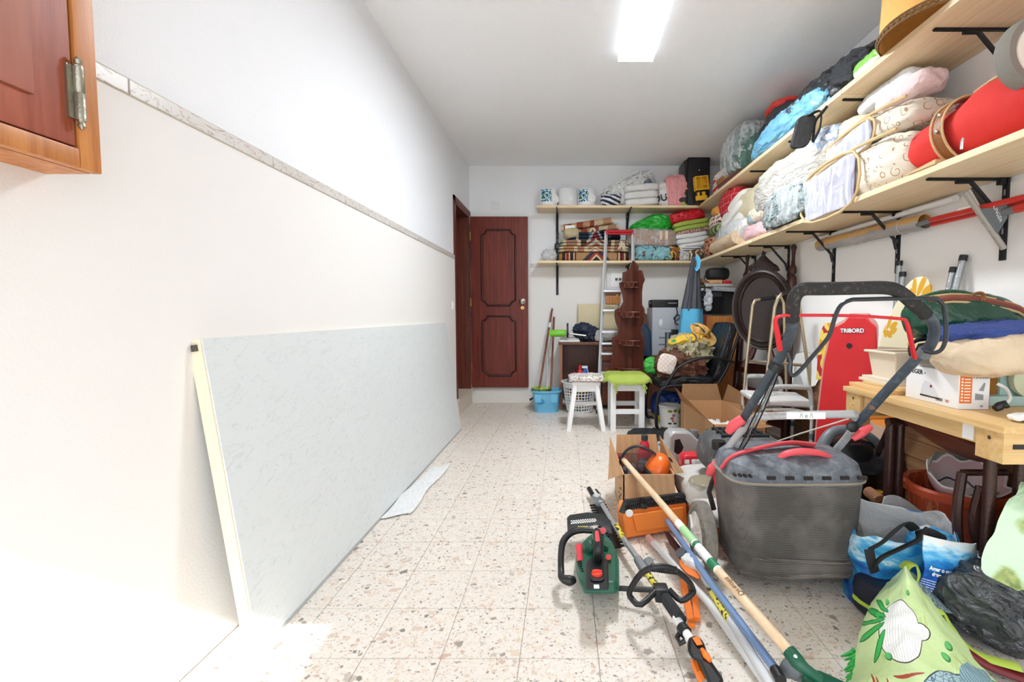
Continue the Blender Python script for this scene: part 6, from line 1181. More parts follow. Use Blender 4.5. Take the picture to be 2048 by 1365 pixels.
# ---------------- cardboard boxes ----------------
def cbox(t, x0, x1, y0, y1, z, flaps, mat=CARD, top=None):
    b = B()
    e = .006
    for nm, a, c in (('wall', (x0, y0, 0), (x0 + e, y1, z)), ('wall', (x1 - e, y0, 0), (x1, y1, z)), ('wall', (x0, y0, 0), (x1, y0 + e, z)), ('wall', (x0, y1 - e, 0), (x1, y1, z)), ('bottom', (x0, y0, 0), (x1, y1, e))): B().b2(a, c).obj(nm, mat, t, w=True, sm=False)
    for p in flaps:
        q = B(); q.bm.faces.new([q.bm.verts.new(V3(v)) for v in p]); bmesh.ops.solidify(q.bm, geom=q.bm.faces[:], thickness=.005); q.obj('flap', mat, t, w=True, sm=False)
bx = thing('cardboard_box', 'big open cardboard box behind the lawn mower', 'box', (1.25, 3.7, 0))
z = .315
cbox(bx, 1.06, 1.44, 3.25, 4.18, z, (((1.065, 4.18, z), (1.435, 4.18, z), P(1434, 768, 4.22), P(1365, 768, 4.22)), ((1.44, 4.16, z), (1.44, 3.27, z), P(1549, 824, 3.3), P(1456, 769, 4.1)), ((1.06, 4.16, z), (1.06, 3.27, z), P(1420, 850, 3.3) + V3((-.03, 0, .05)), P(1349, 774, 4.15)), ((1.065, 3.25, z), (1.435, 3.25, z), P(1546, 854, 3.05), P(1436, 866, 3.05))))
B().b2((1.052, 3.62, .06), (1.06, 3.68, .17)).obj('hand_hole', mk('hole_dark', '#2f2318', .9), bx, w=True, sm=False); B().b2((1.0545, 4.0, 0), (1.0595, 4.012, z)).b2((1.0545, 3.4, 0), (1.0595, 3.412, z)).obj('crease', mk('crease_tape', '#dcb58c', .6), bx, w=True, sm=False)
lump('packing_paper', 'crumpled white packing paper inside the big cardboard box', 'paper', crink('white_crumple', '#c9c6c0', '#eeebe6', .8, 12), (1.25, 3.6, .13), (.3, .5, .2), 2.6, .05, 8, 4, n=18, ridge=.8)
sx_ = thing('cardboard_box', 'small open cardboard box holding an orange helmet in front of the stools', 'box', (.45, 2.6, 0))
z = .25
cbox(sx_, .31, .585, 2.4, 2.8, z, (((.315, 2.8, z), (.58, 2.8, z), P(1312, 869, 2.86), P(1233, 870, 2.86)), ((.585, 2.79, z), (.585, 2.41, z), P(1368, 946, 2.5), P(1319, 870, 2.86)), ((.31, 2.79, z), (.31, 2.41, z), P(1231, 953, 2.42) + V3((-.04, 0, -.02)), P(1220, 872, 2.8)), ((.315, 2.4, z), (.58, 2.4, z), P(1352, 1010, 2.3), P(1252, 1012, 2.3))), CARDL)
hm = thing('forestry_helmet', 'orange forestry helmet with mesh visor in the small cardboard box', 'helmet', (.46, 2.58, .1))
ORH = mk('helmet_orange', '#ec6a1e', .3)
B().lathe([(.088, 0), (.09, .02), (.084, .06), (.063, .1), (.025, .118), (.001, .12)], 32, rotM(P(1310, 948, 2.52), (0, .4, 0)) @ Matrix.Diagonal((.72, 1, 1, 1))).obj('shell', ORH, hm, w=True)
B().lathe([(.09, -.01), (.096, .0), (.095, .02), (.09, .025)], 32, rotM(P(1308, 950, 2.52), (0, .4, 0)) @ Matrix.Diagonal((.74, 1.02, 1, 1)), caps=False).obj('brim_band', BLKP, hm, w=True)
vr = [P(u, v, 2.5 + .0008 * (1312 - u)) for u, v in ((1236, 950), (1239, 928), (1247, 908), (1261, 896), (1280, 893), (1298, 900), (1312, 910))]
B().tube(vr, .0075, 8, sm=4).obj('visor_rim', BLKP, hm, w=True)
vc_ = P(1285, 945, 2.5); B().grid(lambda u, v: (lambda q, f: vr[int(q)].lerp(vr[min(6, int(q) + 1)], q - int(q)).lerp(vc_, v) + V3((0, .03 * math.sin(v * 3), 0)))(u * 5.999, 0), 24, 8).obj('visor_mesh', clearmat('mesh_film', '#4b4648', .45), hm, w=True, cut=60)
B().tube([P(1329, 922, 2.56), P(1338, 920, 2.56), P(1343, 935, 2.55), P(1342, 955, 2.54)], .014, 8, sm=4).tube([P(1329, 922, 2.56), P(1331, 945, 2.55)], .01, 8).obj('ear_guard', BLKP, hm, w=True)
def jug(name, label, c, d, mat, cap, rot=(0, 0, 0), lab=None):
    t = thing(name, label, 'bottle', c, rot); w_, dp, hh = d
    B().blob((0, 0, hh * .36), (w_, dp, hh * .72), 5, 10, .0, 5, 1, None, 0, False).blob((0, 0, hh * .76), (w_ * .7, dp * .8, hh * .34), 2.3, 8, 0, 5, 1, None, 0, False).cyl((0, 0, hh * .85), (0, 0, hh * .93), w_ * .2).obj('body', mat, t)
    B().cyl((0, 0, hh * .92), (0, 0, hh * 1.03), w_ * .24).obj('cap', cap, t)
    return t
o1 = jug('oil_bottle', 'red chain oil bottle with dark cap in the small cardboard box', (.47, 2.68, .12), (.085, .06, .26), mk('red_bottle', '#d2293a', .35), mk('cap_dark', '#23373a', .4)); o1.scale = (1, 1, 1)
B().b2((-.04, -.034, .1), (.044, -.03, .14)).obj('label', mk('label_grey', '#3a4148', .5), o1, sm=False); text('Oregon', .022, INV[o1.name].inverted() @ frame3((0, -.0345, .12), (1, 0, 0), (0, 0, 1)), WINK, o1, .0003)
lump('grey_rags', 'crumpled grey rags and plastic at the left of the small cardboard box', 'rags', crink('grey_crumple', '#4f4a4a', '#8f888a', .6, 22), (.375, 2.56, .12), (.1, .28, .2), 2.5, .04, 12, 6, n=18, ridge=.8)
lump('red_glove', 'dark red glove at the left side of the small cardboard box', 'glove', crink('dark_red', '#7d1523', '#b02636', .6, 14), (.345, 2.7, .21), (.06, .12, .09), 2.4, .02, 12, 8, n=10, flat=False)
# oil cans
sj = thing('silver_oil_can', 'silver plastic oil can with big grip hole behind the red oil can', 'oil can', (.82, 3.1, 0), (0, 0, .1))
SIL = mk('silver_plastic', '#b5b6b6', .35, .3)
def can(mat, L, hh, dp):
    b = B(); o = [(-L / 2, 0), (L / 2, 0), (L / 2, hh * .62), (L * .05, hh * .98), (-L * .38, hh), (-L / 2, hh * .9)]; hole = [(-L * .36, hh * .55), (-L * .2, hh * .5), (-L * .12, hh * .66), (-L * .22, hh * .84), (-L * .34, hh * .82)]
    M = Matrix(((1, 0, 0, 0), (0, 0, 1, 0), (0, 1, 0, 0), (0, 0, 0, 1))); b.prism(o, -dp / 2, dp / 2, M); return b, hole, M
b, hole, M = can(SIL, .27, .32, .12); b.obj('body', SIL, sj, bev=.015); B().prism(hole, -.062, .062, M).obj('grip_hole', BLKP, sj, sm=False); B().cyl((.06, 0, .27), (.065, 0, .31), .028).obj('cap', GREYP, sj)
rj = thing('red_oil_can', 'red plastic oil can with white lettered slot beside the small cardboard box', 'oil can', (.8, 2.8, 0), (0, 0, .05))
REDJ = mk('red_can', '#cf2030', .35)
B().b2((-.095, -.055, 0), (.095, .055, .17), bev=.02).obj('body', REDJ, rj); B().prism([(-.09, .165), (.09, .165), (.085, .225), (.06, .245), (-.07, .245), (-.09, .225)], -.045, .045, Matrix(((1, 0, 0, 0), (0, 0, 1, 0), (0, 1, 0, 0), (0, 0, 0, 1)))).obj('handle_block', REDJ, rj, bev=.012)
B().b2((-.035, -.058, .195), (.07, -.05, .22), bev=.008).b2((-.078, -.058, .195), (-.048, -.05, .22), bev=.006).obj('slot_label', WHT, rj); text('QUARTZ', .018, INV[rj.name].inverted() @ frame3((.02, -.059, .2075), (1, 0, 0), (0, 0, 1)), GRI, rj, .0003)
b_ = bottle('gold_bottle', 'small black and gold bottle standing by the big cardboard box', 1.0, 3.18, 0, BRASS, BLKP, .26, .033); B().cyl((0, 0, .0), (0, 0, .16), .036).cyl((0, 0, .25), (0, 0, .275), .026).obj('black_base', BLKP, b_)
lump('black_ground_sheet', 'black fabric sheet crumpled on the floor behind the small cardboard box', 'sheet', crink('black_sheet', '#101113', '#26282c', .6, 14), (.84, 4.0, .03), (.56, .5, .055), 2.6, .03, 6, 4, n=24, ridge=.6)
lump('black_backpack', 'black rucksack lying behind the silver oil can', 'rucksack', BFAB, (.92, 3.5, .09), (.3, .3, .17), 2.8, .03, 8, 8, n=18, ridge=.6)
lump('clear_wrapping', 'clear plastic wrapping between the small box and the silver can', 'wrapping', CLEARD, (.69, 3.1, .12), (.12, .2, .24), 2.5, .03, 12, 6, n=14)
gr = thing('plastic_crate', 'cream plastic lattice crate panel leaning on the mower deck', 'crate', (.93, 2.75, .05))
ga, gb_, gc, gd = P(1399, 917, 2.86), P(1425, 944, 2.6), P(1421, 968, 2.58), P(1397, 948, 2.86)
for k in range(6): B().cyl(ga.lerp(gb_, k / 5), gd.lerp(gc, k / 5), .004, n=6).obj('bar', CRP, gr, w=True)
for k in range(5): B().cyl(ga.lerp(gd, k / 4), gb_.lerp(gc, k / 4), .004, n=6).obj('bar', CRP, gr, w=True)
# ---------------- lawn mower ----------------
lm = thing('lawn_mower', 'grey and black lawn mower with mesh grass bag and tall looped handle', 'lawn mower', (.88, 2.2, 0))
def _mud(a, b, c, sc=14):
    return lambda g: g.mix((g.noise(g.co(), sc, 6, .6) - .5) * 3.0, g.mix(g.noise(g.co(), 5, 4), a, b), c)
DECK = mk('mower_deck', r=.6, fn=_mud('#c9c7c2', '#e4e2de', '#8d8578', 9)); TYRE = mk('muddy_tyre', r=.9, fn=lambda g: (setattr(g, 'bumpv', (g.noise(g.co(), 60, 4), .8)), g.mix(g.noise(g.co(), 30, 4), '#4f4a44', '#9b9488'))[1])
HUBM = mk('hub_dirty', r=.6, fn=_mud('#cfcbc6', '#e6e3df', '#a8937f', 16)); DARKP = mk('dusty_black', r=.55, fn=_mud('#3a3c3f', '#55585b', '#7c7a74', 20)); PINKR = mk('faded_red', '#e0525a', .5)
def wheel(x, y, r, w_, par):
    M = Matrix.Translation((x, y, r)) @ Matrix.Rotation(-math.pi / 2, 4, 'Y')
    q = B().lathe([(r * .62, -w_ / 2), (r * .9, -w_ / 2), (r * .98, -w_ * .4), (r, -w_ * .2), (r, w_ * .2), (r * .98, w_ * .4), (r * .9, w_ / 2), (r * .72, w_ / 2), (r * .7, w_ * .3), (r * .62, w_ * .2)], 40, M).obj('wheel', TYRE, par, w=True)
    h_ = B().lathe([(r * .72, w_ * .25), (r * .7, w_ * .42), (r * .35, w_ * .5), (r * .2, w_ * .62), (.001, w_ * .63)], 32, M)
    for k in range(6):
        a = k * 1.047; h_.tube([M @ V3((math.cos(a) * r * .2, math.sin(a) * r * .2, w_ * .6)), M @ V3((math.cos(a) * r * .7, math.sin(a) * r * .7, w_ * .46))], .007, 6)
    h_.obj('hub', HUBM, q, w=True)
wheel(.60, 1.96, .14, .06, lm); wheel(1.2, 1.96, .14, .06, lm); wheel(.585, 2.68, .1, .05, lm); wheel(1.15, 2.68, .1, .05, lm)
B().blob((.9, 2.4, .14), (.54, .78, .14), 4, 16, .004, 6, 3, None, .2).obj('deck', mk('deck_orange', r=.6, fn=lambda g: (lambda c: g.mix((c[2] + g.noise(g.co(), 8, 3) * .06) > .165, g.mix((g.noise(g.co(), 14, 5) - .5) * 3.0, '#c85a34', '#8c7a6a'), g.mix((g.noise(g.co(), 14, 5) - .5) * 3.0, '#c9c6c0', '#857b6e')))(g.sep(g.co()))), lm, w=True, cut=60)
B().lathe([(.1, .15), (.098, .22), (.085, .255), (.05, .268), (.001, .27)], 28, Matrix.Translation((.72, 2.3, 0))).obj('height_dome', mk('dome_dirty', r=.7, fn=lambda g: g.mix((g.sep(g.co())[2] - .23 + (g.noise(g.co(), 20, 4) - .5) * .08) * 40.0, '#d2cfc9', '#8c8068')), lm, w=True)
en = B().blob((.95, 2.45, .36), (.44, .46, .2), 4, 16, .006, 8, 4, None, .3, True, lambda w, d: V3((w.x * (1 - .15 * (w.z / d[2] + .5)), w.y * (1 - .15 * (w.z / d[2] + .5)), w.z))).obj('engine_cover', DARKP, lm, w=True, cut=60)
gr_ = B()
for k in range(7): gr_.box((.84 + k * .035, 2.46, .462), (.014, .2 - .012 * abs(k - 3), .018), Matrix.Identity(4), .004)
for y in (2.38, 2.46, 2.54): gr_.box((.945, y, .462), (.25, .014, .016))
props(gr_.obj('grille', mk('grille_black', '#24262a', .4), en, w=True), kind='stuff')
B().cyl((.78, 2.3, .42), (.78, 2.3, .46), .035).obj('fuel_cap', BLKP, en, w=True)
# grass bag
gbx = B(); K = 40
def bagring(z, sx, sy, cx=.88, cy=1.9, k=5.0, j=0): return [V3((cx + math.copysign(abs(math.cos(a)) ** (2 / k), math.cos(a)) * sx, cy + math.copysign(abs(math.sin(a)) ** (2 / k), math.sin(a)) * sy + j * noise.noise(V3((math.cos(a) * 2, z * 6, math.sin(a) * 2))), z + j * .6 * noise.noise(V3((math.cos(a) * 3, 5, math.sin(a) * 3))))) for a in (i * 6.28318 / K for i in range(K))]
def loft(b, rings):
    vs = [[b.bm.verts.new(p) for p in r] for r in rings]
    for p, q in zip(vs, vs[1:]):
        for k in range(len(p)): b.bm.faces.new((p[k], p[(k + 1) % len(p)], q[(k + 1) % len(p)], q[k]))
    b.bm.faces.new(list(reversed(vs[0]))); b.bm.faces.new(vs[-1]); return b
rings = [bagring(.07, .225, .125, .935, 1.875, 5, .012), bagring(.075, .245, .148, .935, 1.875, 5, .014), bagring(.1, .262, .16, .935, 1.875, 5, .014), bagring(.13, .258, .158, .93, 1.875, 5, .02), bagring(.15, .242, .148, .92, 1.875, 5, .02)] + [bagring(.16 + .03 * i, .246 + .0022 * i, .146 + .001 * i, .915 - .0006 * i, 1.875, 5, .022 * (1 - i / 10)) for i in range(10)] + [bagring(.455, .264, .157, .91, 1.875, 5)]
def _mesh(g):
    x, y, z = g.sep(g.co()); w_ = (z * 150 + g.noise(g.co(), 4, 2) * 6).fr(); v = ((x + y) * 220).fr()
    n = g.noise(g.co(), 5, 4, 1); c = g.mix(n, '#454341', '#827b76'); c = g.mix((w_ < .45) * .75, c, '#2b2926'); c = g.mix((v < .3) * .35, c, '#33312e'); g.bumpv = (w_ + v * .4, .35)
    return g.mix((g.noise(g.co(), 6, 5) - .45) * 1.6, c, '#9b928b')
bag = loft(B(), rings).obj('grass_bag', mk('bag_mesh', r=.9, fn=_mesh), lm, w=True, cut=70)
lid = [bagring(.445, .266, .161, .91, 1.875, 5), bagring(.452, .271, .166, .91, 1.875, 5), bagring(.46, .265, .161, .91, 1.875, 5), bagring(.515, .252, .147, .91, 1.875, 4.5), bagring(.54, .22, .12, .91, 1.89, 4), bagring(.545, .11, .05, .91, 1.89, 3)]
LID = mk('bag_lid', r=.6, fn=lambda g: (setattr(g, 'bumpv', (g.noise(g.co(), 25, 4), .3)), g.mix((g.noise(g.co(), 30, 6, .5) - .42) * 2.2, g.mix(g.noise(g.co(), 5, 3), '#474d54', '#636a72'), '#8e9298'))[1])
ld_ = loft(B(), lid).obj('bag_lid', LID, lm, w=True)
for k in range(6): B().box((.785 + k * .07, 1.716 + .002 * abs(k - 2), .478), (.032, .012, .012)).obj('slot', mk('slot_brown', '#2a221e', .9), ld_, w=True, sm=False)
for k in range(4): B().box((.652 + .018 * k, 1.735 - .005 * k, .485), (.009, .02, .009)).obj('slot', MATS['slot_brown'], ld_, w=True, sm=False)
B().tube([(.84, 1.785, .53), (.87, 1.78, .553), (.93, 1.777, .563), (1.0, 1.78, .555), (1.05, 1.79, .535)], [.012, .018, .02, .018, .012], 10, sm=4, flat=(1, .7)).obj('bag_handle', PINKR, ld_, w=True)
B().tube([(.643, 1.85, .475), (.675, 1.83, .525), (.75, 1.83, .553), (.92, 1.88, .568), (1.04, 1.9, .552)], .014, 8, sm=5, flat=(1.5, .6)).obj('flap_edge', PINKR, lm, w=True)
B().tube([bagring(.455, .269, .164, .91, 1.875, 5)[k] for k in range(K)], .006, 6, True).obj('bag_seam', mk('seam_dust', '#8a8276', .9), bag, w=True)
B().tube([(.71, 1.77, .14), (.77, 1.725, .155), (.93, 1.715, .15), (1.1, 1.725, .14), (1.17, 1.77, .13)], .012, 8, sm=5, flat=(1, .6)).tube([(.69, 1.76, .09), (.8, 1.72, .085), (.97, 1.715, .095), (1.13, 1.725, .09)], .01, 8, sm=5).obj('sag_fold', MATS['bag_mesh'], bag, w=True)
# handles
GTUB = mk('grey_tube_worn', r=.4, fn=_mud('#a9acae', '#c3c5c6', '#6b4a3a', 20)); DTUB = mk('slate_tube', r=.35, fn=lambda g: g.mix((g.noise(g.co(), 40, 5) - .5) * 3.0, '#3c4650', '#5b6771')); FOAMB = mk('worn_foam_grip', r=.9, fn=lambda g: (setattr(g, 'bumpv', (g.noise(g.co(), 70, 3), .5)), g.mix((g.noise(g.co(), 75, 6) - .56) * 3.0, '#2c2b2b', '#7d6f60'))[1])
lo = [P(1424, 972, 2.05), P(1447, 915, 1.96), P(1478, 868, 1.87), P(1508, 840, 1.8), P(1530, 833, 1.78), P(1695, 829, 1.78), P(1708, 834, 1.8), P(1712, 848, 1.83), P(1690, 880, 1.92), P(1640, 938, 2.08)]
B().tube(lo, .0155, 12, sm=3).obj('lower_handle', GTUB, lm, w=True)
stm = P(1612, 832, 1.758); B().box(stm, (.15, .003, .026), Matrix.Identity(4)).obj('sticker', PAPER, lm, w=True, sm=False)
text('ⱮeⱯ' if 0 else '/\\ e /\\', .024, frame3(stm + V3((0, -.003, 0)), (1, 0, 0), (0, .1, 1)), GRI, lm, .0003)
up = [P(1481, 848, 1.82), P(1503, 811, 1.74), P(1549, 737, 1.6), P(1572, 694, 1.53), P(1583, 655, 1.48), P(1585, 640, 1.465), P(1586, 610, 1.43), P(1592, 590, 1.41), P(1607, 579, 1.4), P(1640, 578, 1.4), P(1700, 577, 1.4), P(1770, 576, 1.41), P(1800, 585, 1.42), P(1831, 611, 1.44), P(1852, 630, 1.455), P(1866, 646, 1.47), P(1869, 668, 1.49), P(1859, 694, 1.52), P(1843, 708, 1.55), P(1790, 764, 1.64), P(1726, 835, 1.78), P(1706, 858, 1.84)]
B().tube(up[:6], .0165, 12).obj('left_tube', DTUB, lm, w=True); B().tube(up[14:], .0165, 12, sm=2).obj('right_tube', DTUB, lm, w=True)
B().tube(up[5:15], .0205, 14, sm=4).obj('foam_grip', FOAMB, lm, w=True)
B().tube([P(1548, 740, 1.59), P(1556, 727, 1.58)], .024, 10).obj('cable_clamp', BLKP, lm, w=True); B().tube([P(1846, 712, 1.545), P(1852, 700, 1.53)], .021, 10).obj('joint_sleeve', GREYP, lm, w=True)
bail = [P(1575, 704, 1.5), P(1581, 725, 1.5), P(1579, 740, 1.5), P(1586, 752, 1.5), P(1600, 742, 1.49), P(1621, 718, 1.48), P(1650, 684, 1.46), P(1660, 668, 1.45), P(1671, 632, 1.43), P(1682, 611, 1.42), P(1700, 601, 1.41), P(1725, 599, 1.41), P(1858, 597, 1.41), P(1880, 604, 1.41), P(1889, 620, 1.42), P(1892, 672, 1.44), P(1884, 698, 1.46), P(1868, 706, 1.48), P(1850, 703, 1.51)]
B().tube(bail, .0065, 8, sm=3).obj('bail_bar', mk('dark_bar', '#3b4146', .3, .5), lm, w=True)
rb = [P(1560, 700, 1.5), P(1554, 663, 1.47), P(1551, 640, 1.45), P(1564, 632, 1.44), P(1600, 631, 1.44), P(1708, 632, 1.44), P(1800, 638, 1.44), P(1812, 644, 1.45), P(1818, 663, 1.46), P(1828, 712, 1.52), P(1832, 716, 1.53)]
B().tube(rb, [.009, .009, .007, .005, .005, .005, .005, .0055, .007, .0075, .005], 8, sm=3).obj('drive_bar', REDP, lm, w=True)
def knob(pts, r, m): return B().tube(pts, r, 10).obj('clamp_lever', m, lm, w=True, bev=.004)
knob([P(1455, 866, 1.8), P(1466, 852, 1.79), P(1486, 838, 1.78)], [.014, .022, .02], PINKR); knob([P(1417, 950, 1.97), P(1424, 938, 1.96), P(1440, 926, 1.95)], [.014, .022, .018], PINKR); knob([P(1706, 880, 1.85), P(1722, 866, 1.85), P(1742, 854, 1.86)], [.01, .02, .012], PINKR)
B().lathe([(.02, 0), (.022, .012), (.014, .018), (.001, .019)], 16, rotM(P(1702, 853, 1.8), (math.pi / 2, 0, 0))).obj('wing_nut', BLKP, lm, w=True)
B().box(P(1744, 815, 1.72), (.016, .012, .016)).obj('rivet_plate', mk('rust', '#7d5848', .8), lm, w=True)
for k in range(3): B().tube([P(1556 + k * 3, 735, 1.57), P(1530 + 5 * k, 790, 1.66), P(1500 + 7 * k, 850, 1.76), P(1480 + 4 * k, 895, 1.88), P(1452 + 4 * k, 935, 1.98)], .003, 6, sm=4).obj('cable', (BLKP, GREYP, BLKP)[k], lm, w=True)
B().tube([P(1523, 894, 2.4), P(1600, 868, 2.1), P(1698, 838, 1.85)], .0035, 6).obj('starter_cord', mk('cord_white', '#cfc8bb', .8), lm, w=True)
B().tube([P(1446, 915, 1.94), P(1424, 965, 1.99), P(1418, 985, 2.0), P(1428, 1020, 2.0)], .011, 8, flat=(1, .6)).obj('bracket', mk('bracket_dark', '#2a2523', .6), lm, w=True)
B().tube([P(1430, 945, 1.97), P(1436, 975, 1.97), P(1440, 1010, 1.96)], .013, 8).obj('height_lever', REDP, lm, w=True)

# ---------------- tools on the floor ----------------
# orange case
oc2 = thing('tool_case', 'orange plastic tool case with black toothed strip in front of the small cardboard box', 'case', (.43, 2.24, 0))
ORC = mk('case_orange', '#f58a38', .45)
cs_ = [(1250, 1083, 2.17), (1376, 1064, 2.28), (1374, 1008, 2.31), (1368, 1003, 2.31), (1252, 1018, 2.2), (1247, 1030, 2.2)]
q = [P(*c) for c in cs_]; q[0].z = q[1].z = .012
b = B(); off = V3((-.02, .11, 0)); f0 = [b.bm.verts.new(p) for p in q]; f1 = [b.bm.verts.new(p + off) for p in q]; b.bm.faces.new(f0); b.bm.faces.new(list(reversed(f1)))
for k in range(6): b.bm.faces.new((f0[k], f0[(k + 1) % 6], f1[(k + 1) % 6], f1[k]))
b.obj('shell', ORC, oc2, w=True, bev=.012)
u_ = (q[1] - q[0]).normalized()
B().hull8([p + V3(o) for o in ((0, -.008, 0), (0, .0, 0)) for p in (q[0] + u_ * .06 + V3((0, 0, .03)), q[1] - u_ * .03 + V3((0, 0, .03)), q[1] - u_ * .03 + V3((0, 0, .12)), q[0] + u_ * .04 + V3((0, 0, .12)))]).obj('front_panel', ORC, oc2, w=True, bev=.006)
tt = B(); n_ = 30
for k in range(n_): p = q[4].lerp(q[3], k / (n_ - 1)); tt.box(p + V3((0, -.002, .008)), (.007, .018, .026), None, 0)
props(tt.obj('tooth', BLKP, oc2, w=True, sm=False), kind='stuff'); B().tube([q[5] + V3((0, .02, 0)), q[4] + V3((0, .03, .012)), q[3] + V3((0, .03, .012)), q[2] + V3((0, .03, -.01))], .022, 8).obj('strip', BLKP, oc2, w=True)
for f, z in ((.3, .155), (.55, .165), (.86, .17)): B().box(q[0] + u_ * (.33 * f) + V3((0, -.012, z)), (.03, .016, .02), Matrix.Identity(4), .002).obj('latch', BLKP, oc2, w=True)
B().lathe([(.018, 0), (.018, .004), (.001, .005)], 16, rotM(q[0] + V3((.02, -.0, .13)), (math.pi / 2, 0, 0))).obj('white_cap', WHT, oc2, w=True)
# hedge trimmer
GRN = mk('garden_green', '#1c5c46', .4); ht_ = thing('hedge_trimmer', 'green and black petrol hedge trimmer lying on the terrazzo floor', 'hedge trimmer', (.17, 1.9, 0))
HB = .16
def Hz(u, v, z): return G(u, v, z)
body = [(1152, 1145), (1151, 1112), (1164, 1092), (1178, 1078), (1210, 1074), (1226, 1092), (1238, 1120), (1239, 1182), (1232, 1188), (1168, 1188)]
b = B(); lo_ = [Hz(u, v, .02) for u, v in body]; c0 = sum(lo_, V3()) / len(lo_)
t1 = [Hz(u, v, .085) for u, v in body]; c1_ = sum(t1, V3()) / len(t1); loft(b, [lo_, t1, [c1_ + (p - c1_) * .9 + V3((0, 0, .03)) for p in t1]]).obj('body', GRN, ht_, w=True, bev=.01)
z1 = .13
b = B(); pn_ = [(1172, 1126), (1178, 1118), (1211, 1118), (1217, 1124), (1218, 1180), (1170, 1180)]
loft(b, [[Hz(u, v, z1 - .02) for u, v in pn_], [Hz(u, v, z1 + .022) for u, v in pn_]]).obj('air_filter_cover', mk('cover_black', '#1b1d20', .35), ht_, w=True, bev=.006)
b = B(); pn2 = [(1183, 1134), (1207, 1134), (1209, 1158), (1203, 1163), (1186, 1163), (1181, 1158)]
loft(b, [[Hz(u, v, z1 + .018) for u, v in pn2], [Hz(u, v, z1 + .027) for u, v in pn2]]).obj('recess_panel', BLKP, ht_, w=True)
kp = Hz(1194, 1149, z1 + .027); kn = B().lathe([(.02, 0), (.019, .008), (.001, .009)], 22, Matrix.Translation(kp)).obj('choke_knob', mk('knob_red', '#e0402c', .4), ht_, w=True); B().box(kp + V3((0, 0, .011)), (.034, .007, .006), Matrix.Identity(4)).obj('ridge', MATS['knob_red'], kn, w=True)
B().b2(Hz(1188, 1178, z1 + .024), Hz(1198, 1170, z1 + .028)).obj('label', PAPER, ht_, w=True, sm=False)
for k in range(7): a, c = Hz(1221, 1121 + k * 5, .112), Hz(1237, 1123 + k * 5, .105); B().tube([a, c], .0045, 6).obj('cooling_fin', mk('fin_green', '#2a7058', .4), ht_, w=True)
for k in range(5): B().tube([Hz(1154 + k * 2, 1126 + k * 4, .11), Hz(1160 + k * 1.5, 1123 + k * 5, .118)], .003, 6).obj('vent_slot', BLKP, ht_, w=True)
B().tube([Hz(1176, 1094, .14), Hz(1200, 1085, .14), Hz(1215, 1090, .13)], .025, 8).obj('starter_housing', GRN, ht_, w=True)
B().tube([Hz(1195, 1120, z1 + .02), Hz(1197, 1098, .2), Hz(1196, 1076, .215), Hz(1193, 1063, .21)], [.018, .02, .018, .014], 10, sm=4).obj('rear_handle', BLKP, ht_, w=True)
B().b2(Hz(1186, 1086, .17), Hz(1206, 1058, .2), None, .008).obj('trigger_block', GRN, ht_, w=True)
B().tube([Hz(1195, 1080, .232), Hz(1194, 1066, .226)], .009, 8).obj('trigger', PINKR, ht_, w=True); B().cyl(Hz(1206, 1062, .19), Hz(1206, 1062, .22), .013).obj('stop_switch', PINKR, ht_, w=True)
B().tube([Hz(1160, 1122, .125), Hz(1159, 1105, .15), Hz(1158, 1092, .165)], [.013, .012, .015], 10).tube([Hz(1153, 1092, .165), Hz(1163, 1092, .165)], .008, 8).obj('starter_grip', mk('grip_red', '#d8404a', .4), ht_, w=True)
B().cyl(Hz(1217, 1115, .115), Hz(1217, 1115, .135), .011).obj('primer_bulb', MATS['knob_red'], ht_, w=True)
B().tube([Hz(1150, 1160, .08), Hz(1139, 1162, .08), Hz(1124, 1156, .085), Hz(1122, 1140, .095), Hz(1122, 1110, .13), Hz(1126, 1085, .16), Hz(1140, 1068, .18), Hz(1160, 1061, .19), Hz(1186, 1062, .19)], [.012, .02, .014, .013, .013, .014, .014, .014, .013], 12, sm=4).obj('front_handle', BLKP, ht_, w=True)
gpts = [(1135, 1066), (1134, 1040), (1140, 1034), (1175, 1029), (1205, 1032), (1222, 1046), (1224, 1068), (1215, 1066), (1196, 1050), (1140, 1064)]
b = B(); loft(b, [[Hz(u, v, .12 - .0 * k) for u, v in gpts] for k in (0,)] + [[Hz(u, v, .12) + V3((0, .012, .004)) for u, v in gpts]]).obj('hand_guard', mk('guard_black', '#1f2225', .4), ht_, w=True)
hd = B()
for i in range(3):
    for j in range(11): hd.cyl(Hz(1143 + j * 4.6 + (i % 2) * 2.3, 1049 - j * .4 - i * 2.6 + abs(j - 5) * .05, .121), Hz(1143 + j * 4.6 + (i % 2) * 2.3, 1049 - j * .4 - i * 2.6, .121) + V3((0, -.003, .004)), .0042, n=8)
props(hd.obj('vent_hole', mk('hole_light', '#e6e4dc', .6), ht_, w=True, sm=False), kind='stuff')
B().b2(Hz(1156, 1058, .122), Hz(1176, 1053, .128)).obj('warning_label', mk('yellow_label', '#e6d24a', .5), ht_, w=True, sm=False)
